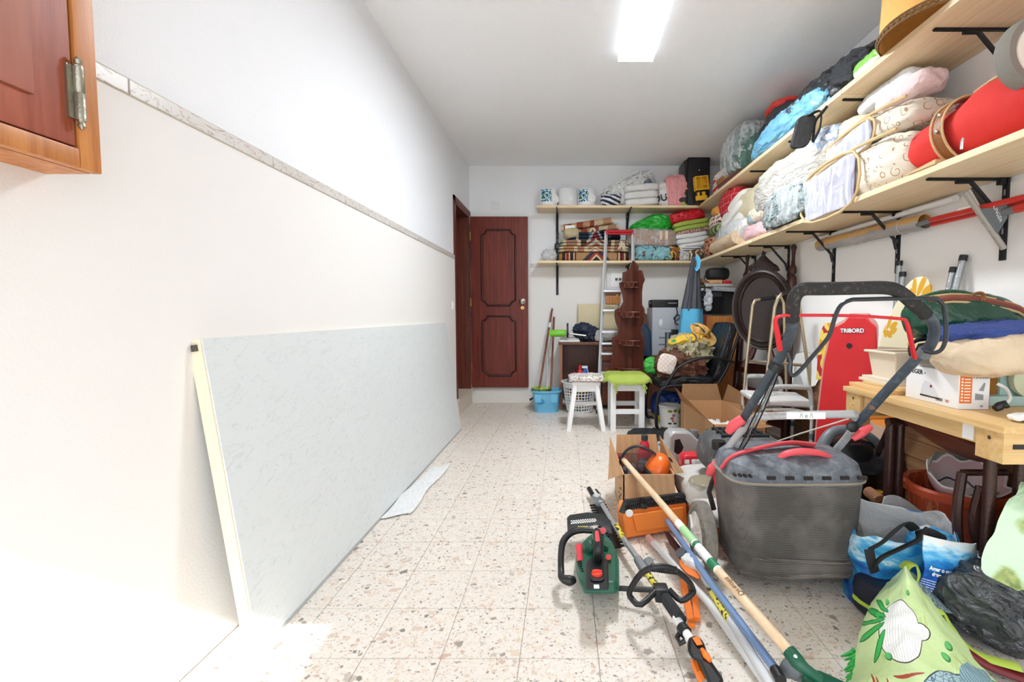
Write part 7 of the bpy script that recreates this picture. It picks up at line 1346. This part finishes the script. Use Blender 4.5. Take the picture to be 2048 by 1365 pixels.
# blade
bl = B(); A0, A1 = Hz(1196, 1010, .03), Hz(1234, 1098, .03); dA = (A1 - A0).normalized(); nA = V3((dA.y, -dA.x, 0))
bl.hull8([A0 - nA * .022, A1 - nA * .022, A1 + nA * .014, A0 + nA * .014] + [p + V3((0, 0, .008)) for p in (A0 - nA * .022, A1 - nA * .022, A1 + nA * .014, A0 + nA * .014)])
L_ = (A1 - A0).length
for k in range(15):
    c = A0 + dA * (L_ * (k + .4) / 15)
    for s, w2 in ((1, .05), (-1, .045)): bl.hull8([c - dA * .009 + nA * s * .012, c + dA * .009 + nA * s * .012, c + dA * .006 + nA * s * w2, c - dA * .002 + nA * s * w2] + [p + V3((0, 0, .007)) for p in (c - dA * .009 + nA * s * .012, c + dA * .009 + nA * s * .012, c + dA * .006 + nA * s * w2, c - dA * .002 + nA * s * w2)])
props(bl.obj('cutting_blade', mk('blade_steel', '#2c2b2c', .35, .7), ht_, w=True, sm=False), kind='stuff')
# long reach hedge cutter with D handle
pc_ = thing('pole_hedge_cutter', 'long reach pole cutter with black loop handle and orange triggers on the floor', 'pole cutter', G(1247, 1075))
def poly_at(pts): return [G(u, v, z) for u, v, z in pts]
B().tube(poly_at([(1205, 1010, .08), (1228, 1048, .08), (1242, 1072, .08)]), .012, 12).tube(poly_at([(1252, 1085, .08), (1282, 1128, .08)]), .012, 12).obj('shaft', mk('shaft_grey', '#a9acae', .35, .4), pc_, w=True)
B().tube(poly_at([(1232, 1052, .082), (1247, 1078, .082)]), .0128, 12).obj('warning_band', mk('band_yellow', r=.5, fn=lambda g: g.mix(g.noise(g.co(), 50, 2) > .54, '#e6d44a', '#2b2a26')), pc_, w=True)
B().tube(poly_at([(1247, 1078, .08), (1254, 1090, .08)]), .013, 12).obj('shaft_end', MATS['shaft_grey'], pc_, w=True)
hb_ = B().blob((0, 0, 0), (.05, .12, .045), 4, 8, .004, 20, 3, rotM(G(1196, 1002, .05), (0, 0, .35)), .3, False).obj('gear_head', mk('gear_metal', '#8d9092', .35, .6), pc_, w=True); B().lathe([(.022, 0), (.02, .006), (.001, .007)], 18, Matrix.Translation(G(1194, 992, .073))).obj('gear_cap', ALU, hb_, w=True)
B().cyl(G(1178, 978, .05), G(1186, 992, .05), .014).obj('head_tip', BLKP, hb_, w=True); B().cyl(G(1192, 980, .05), G(1200, 990, .05), .006).obj('head_bolt', BLKP, hb_, w=True)
B().tube(poly_at([(1276, 1120, .08), (1292, 1146, .08)]), .019, 12).cyl(G(1294, 1128, .085), G(1300, 1124, .1), .02).obj('coupling', mk('coupling_grey', '#85888b', .4), pc_, w=True)
B().tube(poly_at([(1296, 1150, .08), (1313, 1174, .08)]), .0135, 12).obj('yellow_band', MATS['band_yellow'], pc_, w=True)
lp_ = poly_at([(1318, 1176, .1), (1282, 1210, .08), (1262, 1196, .09), (1260, 1182, .12), (1280, 1150, .2), (1305, 1136, .24), (1330, 1135, .24), (1352, 1142, .22), (1376, 1162, .16), (1386, 1180, .11), (1384, 1188, .1), (1362, 1202, .08), (1338, 1180, .1)])
B().tube(lp_, .0105, 10, sm=3).obj('loop_handle', BLKP, pc_, w=True)
ribs = B()
for k in range(11): p = lp_[5].lerp(lp_[7], k / 10) + V3((0, 0, .0)); ribs.lathe([(.0105, -.004), (.0135, -.003), (.0135, .003), (.0105, .004)], 14, Matrix.Translation(p) @ Matrix.Rotation(math.pi / 2, 4, 'Y'))
props(ribs.obj('grip_rib', BLKP, pc_, w=True), kind='stuff')
B().box(G(1322, 1186, .085), (.05, .05, .05), None, .01).obj('clamp', BLKP, pc_, w=True)
B().tube(poly_at([(1214, 1176, .05), (1250, 1178, .06), (1310, 1181, .075)]), .01, 8).obj('side_bar', BLKP, pc_, w=True)
B().tube(poly_at([(1318, 1182, .08), (1330, 1196, .08), (1362, 1242, .08)]), [.02, .021, .021], 14).obj('foam_sleeve', mk('foam_black', '#2b2c2e', .9, bump=(150, .3)), pc_, w=True)
B().tube(poly_at([(1352, 1236, .08), (1388, 1290, .08)]), .0135, 12).obj('white_shaft', WHT, pc_, w=True)
B().tube(poly_at([(1364, 1256, .08), (1372, 1267, .08)]), .02, 12).tube(poly_at([(1362, 1262, .075), (1354, 1276, .06), (1360, 1288, .05), (1370, 1282, .06)]), .008, 8).obj('strap_ring', BLKP, pc_, w=True)
b = B(); hp = [(1376, 1275), (1396, 1272), (1410, 1288), (1412, 1300), (1424, 1325), (1450, 1362), (1440, 1380), (1420, 1378), (1398, 1325), (1382, 1318), (1374, 1300)]
loft(b, [[G(u, v, .04) for u, v in hp], [G(u, v, .1) for u, v in hp]]).obj('throttle_handle', BLKP, pc_, w=True, bev=.012)
b = B(); loft(b, [[G(u, v, .099) for u, v in ((1384, 1276), (1397, 1273), (1406, 1290), (1394, 1292))], [G(u, v, .108) for u, v in ((1384, 1276), (1397, 1273), (1406, 1290), (1394, 1292))]]).obj('rocker_switch', ORP, pc_, w=True, bev=.002)
B().tube(poly_at([(1404, 1300, .104), (1412, 1312, .108), (1421, 1323, .104)]), [.006, .01, .006], 10).obj('trigger_lever', ORP, pc_, w=True); B().tube(poly_at([(1390, 1325, .05), (1400, 1350, .05), (1406, 1362, .04)]), .014, 8).obj('trigger', ORP, pc_, w=True)
# other poles
def pole(name, label, cat, pts, r, mat, loc=None):
    t = thing(name, label, cat, G(pts[0][0], pts[0][1])); B().tube(poly_at(pts), r, 14).obj('shaft', mat, t, w=True); return t
p1 = pole('white_pole', 'white pole with pinkish end lying under the blue pole', 'pole', [(1296, 1075, .03), (1420, 1210, .03), (1520, 1350, .03), (1545, 1390, .03)], .0145, mk('white_pole_paint', r=.35, fn=lambda g: g.mix(g.sep(g.co())[1] > -.12, '#dcdedd', '#d9a7a0')))
p2 = pole('extension_pole', 'grey white telescopic pole with yellow label beside the blue pole', 'pole', [(1385, 1120, .05), (1430, 1190, .05), (1520, 1335, .05), (1550, 1385, .05)], .015, mk('pole_white', '#d3d6d8', .3))
a, c = G(1421, 1176, .0505), G(1459, 1240, .0505); B().tube([a, c], .0156, 14).obj('yellow_label', mk('label_yellow', r=.5, fn=lambda g: g.mix(g.noise(g.co(), 45, 1) > .58, '#e8dc5a', '#3a382e')), p2, w=True)
text('GARDENA', .022, frame3(a.lerp(c, .5) + V3((0, -.004, .0165)), a - c, V3((.6, .8, 0))), INK, p2, .0003)
p3 = pole('blue_pole', 'light blue metal pole with black end cap lying across the floor', 'pole', [(1302, 996, .075), (1420, 1165, .075), (1540, 1325, .075), (1556, 1347, .075)], .0135, mk('blue_tube', '#88a8d6', .25, .4))
B().tube(poly_at([(1294, 983, .075), (1304, 998, .075)]), .0145, 12).obj('end_cap', BLKP, p3, w=True); B().tube(poly_at([(1314, 1011, .075), (1321, 1021, .075)]), .0138, 12).obj('label', mk('label_pale', '#e3e2c8', .5), p3, w=True)
B().tube(poly_at([(1550, 1340, .075), (1562, 1362, .075)]), .016, 12).obj('ferrule', BLKP, p3, w=True)
ra = thing('garden_tool', 'pale wooden handled garden tool with green socket lying across the other poles', 'garden tool', G(1247, 922))
WH = [(1247, 920, .28), (1330, 1016, .245), (1440, 1146, .2), (1560, 1283, .15), (1582, 1308, .14)]
ASH = wood('ash_handle', '#d6b58e', '#ecd5b4', 1, 40, .45, 20); wh = poly_at(WH)
B().tube(wh, [.0145, .015, .0155, .016, .016], 14).obj('handle', ASH, ra, w=True)
def seg(f0, f1): a = wh[1].lerp(wh[2], f0); c = wh[1].lerp(wh[2], f1); return [a, c]
B().tube(seg(.28, .98), .0162, 14).obj('paper_sleeve', PAPER, ra, w=True); B().tube(seg(.38, .6), .0166, 14).obj('green_label', mk('label_green', '#a6d59a', .5), ra, w=True); [B().tube(seg(*q_), .0166, 14).obj('dark_green_label', mk('label_dgreen', '#1f7a50', .5), ra, w=True) for q_ in ((.62, .66), (.86, .96))]
text('Dreolia', .028, frame3(wh[2].lerp(wh[3], .28) + V3((-.004, -.006, .0158)), (wh[2] - wh[3]), V3((.7, .7, .2))), mk('burnt_ink', '#7a5a3c', .8), ra, .0003)
SG = mk('socket_green', '#12563f', .35); gz2 = poly_at([(1578, 1303, .14), (1596, 1325, .13), (1612, 1340, .12), (1640, 1360, .1)])
B().tube(gz2, [.02, .021, .016, .014], 12, sm=3).obj('socket', SG, ra, w=True); B().lathe([(.006, 0), (.004, .004), (.001, .005)], 10, Matrix.Translation(G(1591, 1314, .158))).obj('rivet', ALU, ra, w=True)
b = B(); hp = [(1605, 1338), (1640, 1342), (1690, 1365), (1740, 1400), (1600, 1400)]; loft(b, [[G(u, v, .06) for u, v in hp], [G(u, v, .085) for u, v in hp]]).obj('head', SG, ra, w=True, bev=.01)
gc_ = thing('broom_socket', 'grey plastic tool socket with blue bristles at the bottom of the poles', 'broom head', G(1600, 1350))
B().tube(poly_at([(1566, 1345, .05), (1582, 1338, .07), (1598, 1342, .07), (1612, 1362, .05)]), [.016, .03, .032, .02], 10, sm=3).obj('socket', GREYP, gc_, w=True)
bs = B()
for k in range(12): bs.cyl(G(1598 + k * 2.2, 1352 + k * .6, .06), G(1612 + k * 2.6, 1374 + k * .6, .02), .004, n=5)
props(bs.obj('bristles', mk('bristle_blue', '#2f86c8', .5), gc_, w=True, sm=False), kind='stuff')
lp2 = thing('lopping_saw', 'orange and white pole saw head with dark red blade under the blue pole', 'pruning saw', G(1370, 1110))
b = B(); hp = [(1327, 1062), (1338, 1066), (1372, 1108), (1390, 1130), (1378, 1136), (1340, 1090)]; loft(b, [[G(u, v, .045) for u, v in hp], [G(u, v, .05) for u, v in hp]]).obj('blade', mk('dark_red_blade', '#3c1717', .35, .3), lp2, w=True, sm=False)
b = B(); hp = [(1357, 1118), (1364, 1116), (1382, 1136), (1402, 1152), (1398, 1160), (1374, 1148), (1360, 1132)]; loft(b, [[G(u, v, .03) for u, v in hp], [G(u, v, .055) for u, v in hp]]).obj('orange_guard', ORP, lp2, w=True, bev=.004)
B().blob((0, 0, 0), (.07, .1, .05), 3, 8, .01, 20, 3, rotM(G(1386, 1126, .06), (0, 0, .6)), .5, False).obj('white_body', mk('white_mech', '#d8dadb', .35), lp2, w=True); B().lathe([(.022, 0), (.022, .025), (.001, .026)], 16, rotM(G(1366, 1112, .06), (.3, -.6, 0))).obj('knob', DARKP, lp2, w=True)
for k, (a, c, lb) in enumerate((((1366, 1166), (1383, 1258), 'orange plastic blade sheath on the floor, the left one of two'), ((1388, 1180), (1394, 1245), 'orange plastic blade sheath on the floor, the right shorter one'))):
    b = B(); pa_, pb2 = G(*a, .006), G(*c, .006); d = (pb2 - pa_).normalized(); n2 = V3((d.y, -d.x, 0)) * .012
    b.hull8([pa_ - n2, pa_ + n2, pb2 + n2, pb2 - n2] + [p + V3((0, 0, .018)) for p in (pa_ - n2, pa_ + n2, pb2 + n2, pb2 - n2)]).solo('blade_sheath', lb, 'sheath', ORP, 'orange blade sheaths', sm=False, bev=.002)
# ---------------- bags at lower right ----------------
def sheetbag(t, pts, nm, mat, nx=20, nz=14, am=.012, fq=7, seed=1, closed=True):
    # pts: list of (top outline, bottom outline) rings lofted with crumple
    return None
def _sea(g):
    x, y, z = g.sep(g.co()); n = g.noise(g.scl(g.co(), (5, 5, 12)), 1.2, 4, .8); c = g.ramp(n + (z - .2) * .5, [(0, '#0d2a66'), (.36, '#1448a0'), (.48, '#2287cc'), (.58, '#58b4e2'), (.66, '#cfe9f4'), (.72, '#4fa9da')])
    c = g.mix(z > .31, c, '#dcdcda'); g.bumpv = (g.noise(g.co(), 14, 4, 1), .4, .02); return c
SEA = mk('sea_print', r=.4, fn=_sea); GREYIN = mk('bag_inside', r=.5, fn=lambda g: (setattr(g, 'bumpv', (g.noise(g.co(), 9, 4, 1), .6, .03)), g.mix(g.noise(g.co(), 5, 3), '#a5a39f', '#c9c7c3'))[1])
sb_ = thing('sea_print_bag', 'blue sea print shopping bag with grey lining and black straps beside the mower', 'bag', (1.33, 1.72, 0))
def bagside(c, rx, ry, z0, z1, k=4, seed=1, am=.02, top=None, rot=0.0):
    M = rotM(c, (0, 0, rot))
    def f(u, v):
        a = u * 6.28318; r = 1 + .05 * math.sin(v * 3) ; x = math.copysign(abs(math.cos(a)) ** (2 / k), math.cos(a)) * rx * r; y = math.copysign(abs(math.sin(a)) ** (2 / k), math.sin(a)) * ry * r
        tz = z1 + (top(a) if top else 0); z = z0 + (tz - z0) * v; q = V3((x, y, z)); n = noise.noise(q * 7 + V3((seed,) * 3)) + .6 * (1 - 2.2 * abs(noise.noise(q * 11 - V3((seed,) * 3))))
        d = V3((x, y, 0)).normalized(); return M @ (q + d * am * n)
    return f
tp = lambda a: .035 * math.sin(a) + .025 * math.sin(3 * a + 1)
B().grid(bagside((1.28, 1.72, 0), .165, .12, .0, .3, 4, 3, .018, tp, -.25), 64, 24, cu=True).obj('body', SEA, sb_, w=True, cut=70)
B().grid(lambda u, v: bagside((1.28, 1.72, 0), .161, .116, .06, .298, 4, 3, .016, tp, -.25)(u, .35 + .65 * v), 64, 16, cu=True).obj('lining', GREYIN, sb_, w=True, cut=70)
B().grid(lambda u, v: P(1768 + 130 * u - 18 * v * (1 - u), 994 + 50 * u + 62 * v, 1.86 + .03 * u) + V3((0, .05 * math.sin(u * 3.1) * (1 - v), .02 * math.sin(u * 5))), 16, 10, .003).obj('open_flap', GREYIN, sb_, w=True, cut=70)
STR = mk('strap_black', '#161617', .8, bump=(200, .2))
for pts in ([(1738, 1100, 1.58), (1765, 1085, 1.56), (1790, 1062, 1.57), (1812, 1048, 1.6), (1830, 1060, 1.62)], [(1745, 1135, 1.55), (1765, 1115, 1.54), (1800, 1098, 1.54), (1840, 1078, 1.56), (1840, 1062, 1.6)], [(1738, 1100, 1.56), (1742, 1120, 1.55), (1750, 1145, 1.55)]): B().tube([P(*q) for q in pts], .018, 8, sm=5, flat=(1, .25)).obj('strap', STR, sb_, w=True)
B().tube([P(1850, 1062, 1.64), P(1866, 1068, 1.62), P(1885, 1078, 1.62)], .016, 8, sm=4).obj('handle_knot', STR, sb_, w=True)
sb2 = thing('sea_text_bag', 'blue sea print bag with white printed text in front of the planter', 'bag', (1.36, 1.58, 0))
fw = lambda u, v: P(1846 + 104 * u + (8 * u - 4) * (1 - v), 1196 - 126 * v + (24 * u) * (1 - v * .3), 1.52 + .05 * u) + V3((.0, -.02 * math.sin(u * 3.14), 0)) + V3((.6, -.8, 0)) * (.012 * noise.noise(V3((u * 4, v * 3, 2))))
def _sea2(g):
    u, v, _ = g.sep(g.co('UV')); n = g.noise(g.scl(g.co('UV'), (3, 8, 1)), 1.5, 4, .6); c = g.ramp(v * .9 + (n - .5) * .5, [(0, '#0f2f78'), (.35, '#1a58b0'), (.55, '#2a86cc'), (.68, '#62b6e4'), (.8, '#d3e6ee'), (.9, '#dcdcda')])
    g.bumpv = (g.noise(g.co(), 12, 4, 1), .3, .02); return g.mix((v < .34) * (u < .62) * ((v * 26).fr() < .4) * (g.noise(g.scl(g.co('UV'), (60, 26, 1)), 1, 1) > .42), c, '#c9d6ee')
B().grid(fw, 20, 20, .004).obj('front', mk('sea_print_text', r=.4, fn=_sea2), sb2, w=True, cut=70)
B().blob((0, 0, 0), (.17, .12, .3), 4, 14, .012, 8, 3, rotM((1.36, 1.66, .16), (0, 0, .3)), .5).obj('body', SEA, sb2, w=True, cut=70)
tx = fw(.34, .5); tux = (fw(.6, .5) - fw(.1, .5)).normalized()
for k, s in enumerate(('Amar o mar é um', 'dever de todos')): text(s, .019, frame3(fw(.36, .54 - .085 * k) + V3((-.004, -.012, 0)), tux, (0, .1, 1)), WINK, sb2, .0003, bold=.0005)
# lime fish bag
def _fish(g):
    u, v, _ = g.sep(g.co('UV')); n = g.noise(g.co('UV'), 5, 4, .5); c = g.mix(n, '#b9d48c', '#d7ebb2'); c = g.mix((g.noise(g.scl(g.co('UV'), (8, 3, 1)), 1.4, 3) > .62) * .4, c, '#a4b860')
    def line(x, y, w_): return (x - y).abs() < w_
    on_ = g.ell(u, v, .36, .5, .2, .19, .1).max(g.ell(u, v, .54, .515, .11, .05, .1)); out = g.ell(u, v, .36, .5, .208, .197, .1).max(g.ell(u, v, .545, .515, .12, .056, .1))
    c = g.mix(out, c, '#3a3d38'); c = g.mix(on_, c, g.mix(((u * 42 + v * 8 + g.noise(g.co('UV'), 5, 2) * 4).fr() < .12) * .7, '#f0f0ec', '#8a8c8a'))
    for cx, cy, L, a in ((.13, .61, .09, -.3), (.1, .555, .1, -.05), (.09, .5, .11, .3), (.11, .44, .11, .6), (.18, .37, .1, 1.2)): c = g.mix(g.ell(u, v, cx, cy, L, .021, a), c, '#1e7f38'); c = g.mix(g.ell(u, v, cx, cy, L * .92, .013, a), c, '#3db254')
    for cx, cy, r in ((.45, .78, .034), (.17, .66, .022), (.25, .33, .03), (.8, .45, .035), (.73, .38, .035)): c = g.mix(g.ell(u, v, cx, cy, r, r * .8), c, '#2f7a3a'); c = g.mix(g.ell(u, v, cx - .004, cy + .004, r * .8, r * .62), c, '#5cc06a')
    sc = V(g, g.vor(g.scl(g.co('UV'), (1, 1.2, 1)), 30, 'DISTANCE_TO_EDGE').outputs[0]) < .06
    c = g.mix(g.ell(u, v, .74, .1, .36, .2, .12), c, '#31444c'); c = g.mix(g.ell(u, v, .74, .1, .352, .192, .12), c, g.mix(sc, '#a8c4ce', '#4b6874'))
    c = g.mix(g.ell(u, v, .87, .29, .13, .07, .4), c, g.mix((u * 60).fr() < .3, '#8fb0bd', '#3e5964'))
    for cx, cy, a in ((.16, .12, 1.9), (.2, .1, 2.0), (.25, .1, 1.8), (.38, .24, .1)): c = g.mix(g.ell(u, v, cx, cy, .11, .009, a), c, '#a8452a')
    g.bumpv = (g.noise(g.co(), 8, 4, 1), .35, .03); return c
fbag = thing('fish_print_bag', 'lime green bag printed with white onion and blue fish slumped at the lower right', 'bag', (1.05, 1.38, 0))
fo = [(1706, 1365), (1708, 1330), (1720, 1265), (1742, 1205), (1770, 1165), (1800, 1140)]
def fbf(u, v):   # u across, v up
    def edge(vv, pts): 
        k = vv * (len(pts) - 1); i = min(int(k), len(pts) - 2); t = k - i; return pts[i][0] * (1 - t) + pts[i + 1][0] * t, pts[i][1] * (1 - t) + pts[i + 1][1] * t
    lu, lv = edge(v, [(1695, 1420), (1703, 1360), (1716, 1275), (1740, 1212), (1772, 1165), (1802, 1140)]); ru, rv = edge(v, [(2070, 1440), (2015, 1388), (1950, 1328), (1912, 1265), (1868, 1205), (1818, 1136)])
    p = (lu + (ru - lu) * u, lv + (rv - lv) * u); bul = math.sin(u * math.pi) ** .6
    Y = 1.3 + .28 * v; z = .03 + .18 * bul * (1 - .3 * v) + .1 * v
    q = G(p[0], p[1], z); q.z += .012 * noise.noise(q * 9) + .01 * (1 - 2 * abs(noise.noise(q * 14))); return q
B().grid(fbf, 30, 34, .004).obj('printed_front', mk('fish_onion_print', r=.45, fn=_fish), fbag, w=True, cut=70)
c1 = [fbf(u, v) for u, v in ((0, .1), (0, .5), (0, .9), (.5, 1), (1, .9), (1, .5), (1, .1))]
B().blob((0, 0, 0), (.2, .18, .1), 3, 16, .01, 6, 3, rotM((1.08, 1.42, .05), (0, 0, .7)), .5).obj('bulk', mk('lime_bag_plain', r=.45, fn=lambda g: g.mix(g.noise(g.co(), 5, 3), '#a9bd58', '#c4d47a')), fbag, w=True, cut=70)
B().tube([P(1806, 1140, 1.52), P(1818, 1128, 1.52), P(1832, 1132, 1.52), P(1838, 1150, 1.5), P(1834, 1165, 1.5)], .02, 8, sm=4, flat=(1, .2)).tube([P(1862, 1222, 1.42), P(1885, 1226, 1.42), P(1900, 1250, 1.4), P(1925, 1285, 1.38), P(1960, 1312, 1.36), P(2040, 1336, 1.32)], .02, 8, sm=4, flat=(1, .25)).obj('strap', mk('lime_strap', '#a9c04a', .6), fbag, w=True)
B().tube([P(1935, 1305, 1.36), P(1975, 1330, 1.34), P(2060, 1362, 1.3)], .022, 8, sm=4, flat=(1, .5)).obj('red_lining', mk('maroon_lining', '#6d1822', .5), fbag, w=True)
sq_ = [P(1822, 1142, 1.55), P(1846, 1168, 1.57), P(1912, 1226, 1.47), P(1862, 1212, 1.46)]
B().grid(lambda u, v: sq_[0].lerp(sq_[1], u).lerp(sq_[3].lerp(sq_[2], u), v) + V3((0, -.015 * math.sin(u * 3.1), 0)), 8, 10, .003).obj('scale_print_side', mk('scale_print', r=.45, fn=lambda g: g.mix(V(g, g.vor(g.co(), 85, 'DISTANCE_TO_EDGE').outputs[0]) < .09, '#8ba0a4', '#475a62')), fbag, w=True)
lf = B()
for k in range(9): a = G(1708 + R.uniform(-4, 6), 1300 + k * 6, .06); lf.tube([a, a + V3((-.02 - R.random() * .015, R.uniform(-.01, .01), -.02))], [.008, .002], 5)
lf.solo('green_leaves', 'bright green leafy print flap at the left edge of the fish print bag', 'leaves', mk('leaf_green', '#2fa545', .6), kind='stuff')
# bin liner
def _blk2(g): g.bumpv = (g.noise(g.co(), 7, 4, 1.5), 1.0, .06); return g.mix(g.noise(g.co(), 9, 3), '#26282b', '#4a4d52')
lump('bin_bag', 'crumpled black plastic bin bag beside the fish print bag', 'bag', mk('black_film', r=.25, fn=_blk2, spec=.7), (1.5, 1.46, .115), (.5, .22, .25), 2.4, .025, 6, 11, (0, .3, -.3), n=36, ridge=.55)
# leaf print bag at right edge
def _leaf(g):
    q = g.scl(g.co(), (1, 1, .5)); q2 = g.vsub(q, g.scl(g.noise(g.co(), 6, 2, col=True), (.05,) * 3)); vn = g.vor(q2, 8); n = V(g, vn.outputs['Distance']); c = g.mix(g.noise(g.co(), 6, 3), '#bfe2bd', '#d6efcf'); g.bumpv = (g.noise(g.co(), 8, 4, 1), .5, .04)
    lc = g.mix((g.noise(g.co(), 40, 3) - .45) * 4.0, '#a9b86a', '#6f8440'); return g.mix((.4 - n) * 12.0, c, lc)
lbag = thing('leaf_print_bag', 'pale green bag printed with olive leaves at the right edge', 'bag', (1.5, 1.48, .05))
LEAFM = mk('leaf_print', r=.45, fn=_leaf)
le = [(1958, 1166), (1972, 1110), (1987, 1066), (2002, 1032), (2022, 1000), (2046, 975), (2075, 960)]
def lbf(u, v):
    k = v * 6; i = min(int(k), 5); t = k - i; a, c = le[i][0] * (1 - t) + le[i + 1][0] * t, le[i][1] * (1 - t) + le[i + 1][1] * t
    x, y = a + (2240 - a) * u, c + (1330 - 380 * v - c) * u; q = P(x, y, 1.46 + .1 * v - .1 * math.sin(u * 2.6)); n = .014 * noise.noise(q * 8) + .01 * (1 - 2 * abs(noise.noise(q * 13))); q.y += n; q.z += n; return q
B().grid(lbf, 26, 26, .004).obj('printed_front', LEAFM, lbag, w=True, cut=70)
B().blob((0, 0, 0), (.3, .22, .42), 3, 18, .015, 6, 6, rotM((1.78, 1.56, .22), (0, .3, 0)), .5, False).obj('bulk', LEAFM, lbag, w=True, cut=70)
lump('pale_pouch', 'small lilac grey pouch between the black bin bag and the planter', 'pouch', crink('lilac_grey', '#8d9cc0', '#b9c4dc', .5, 14), (1.47, 1.58, .2), (.1, .1, .12), 2.4, .02, 9, 4, n=10)
nb_ = lump('navy_tool_bag', 'dark navy bag with white lettering and lime stripe under the grass bag corner', 'bag', mk('navy_tool', r=.5, fn=lambda g: g.mix((g.sep(g.co())[2] - .05).abs() < .008, '#15192a', '#b6d84a')), (1.16, 1.6, .07), (.14, .2, .14), 5, .008, 9, 3, (0, 0, .3), n=12)
text('I shop', .03, frame3((1.14, 1.492, .095), (.95, .3, 0), (0, .1, 1)), WINK, nb_, .0004, bold=.0006)
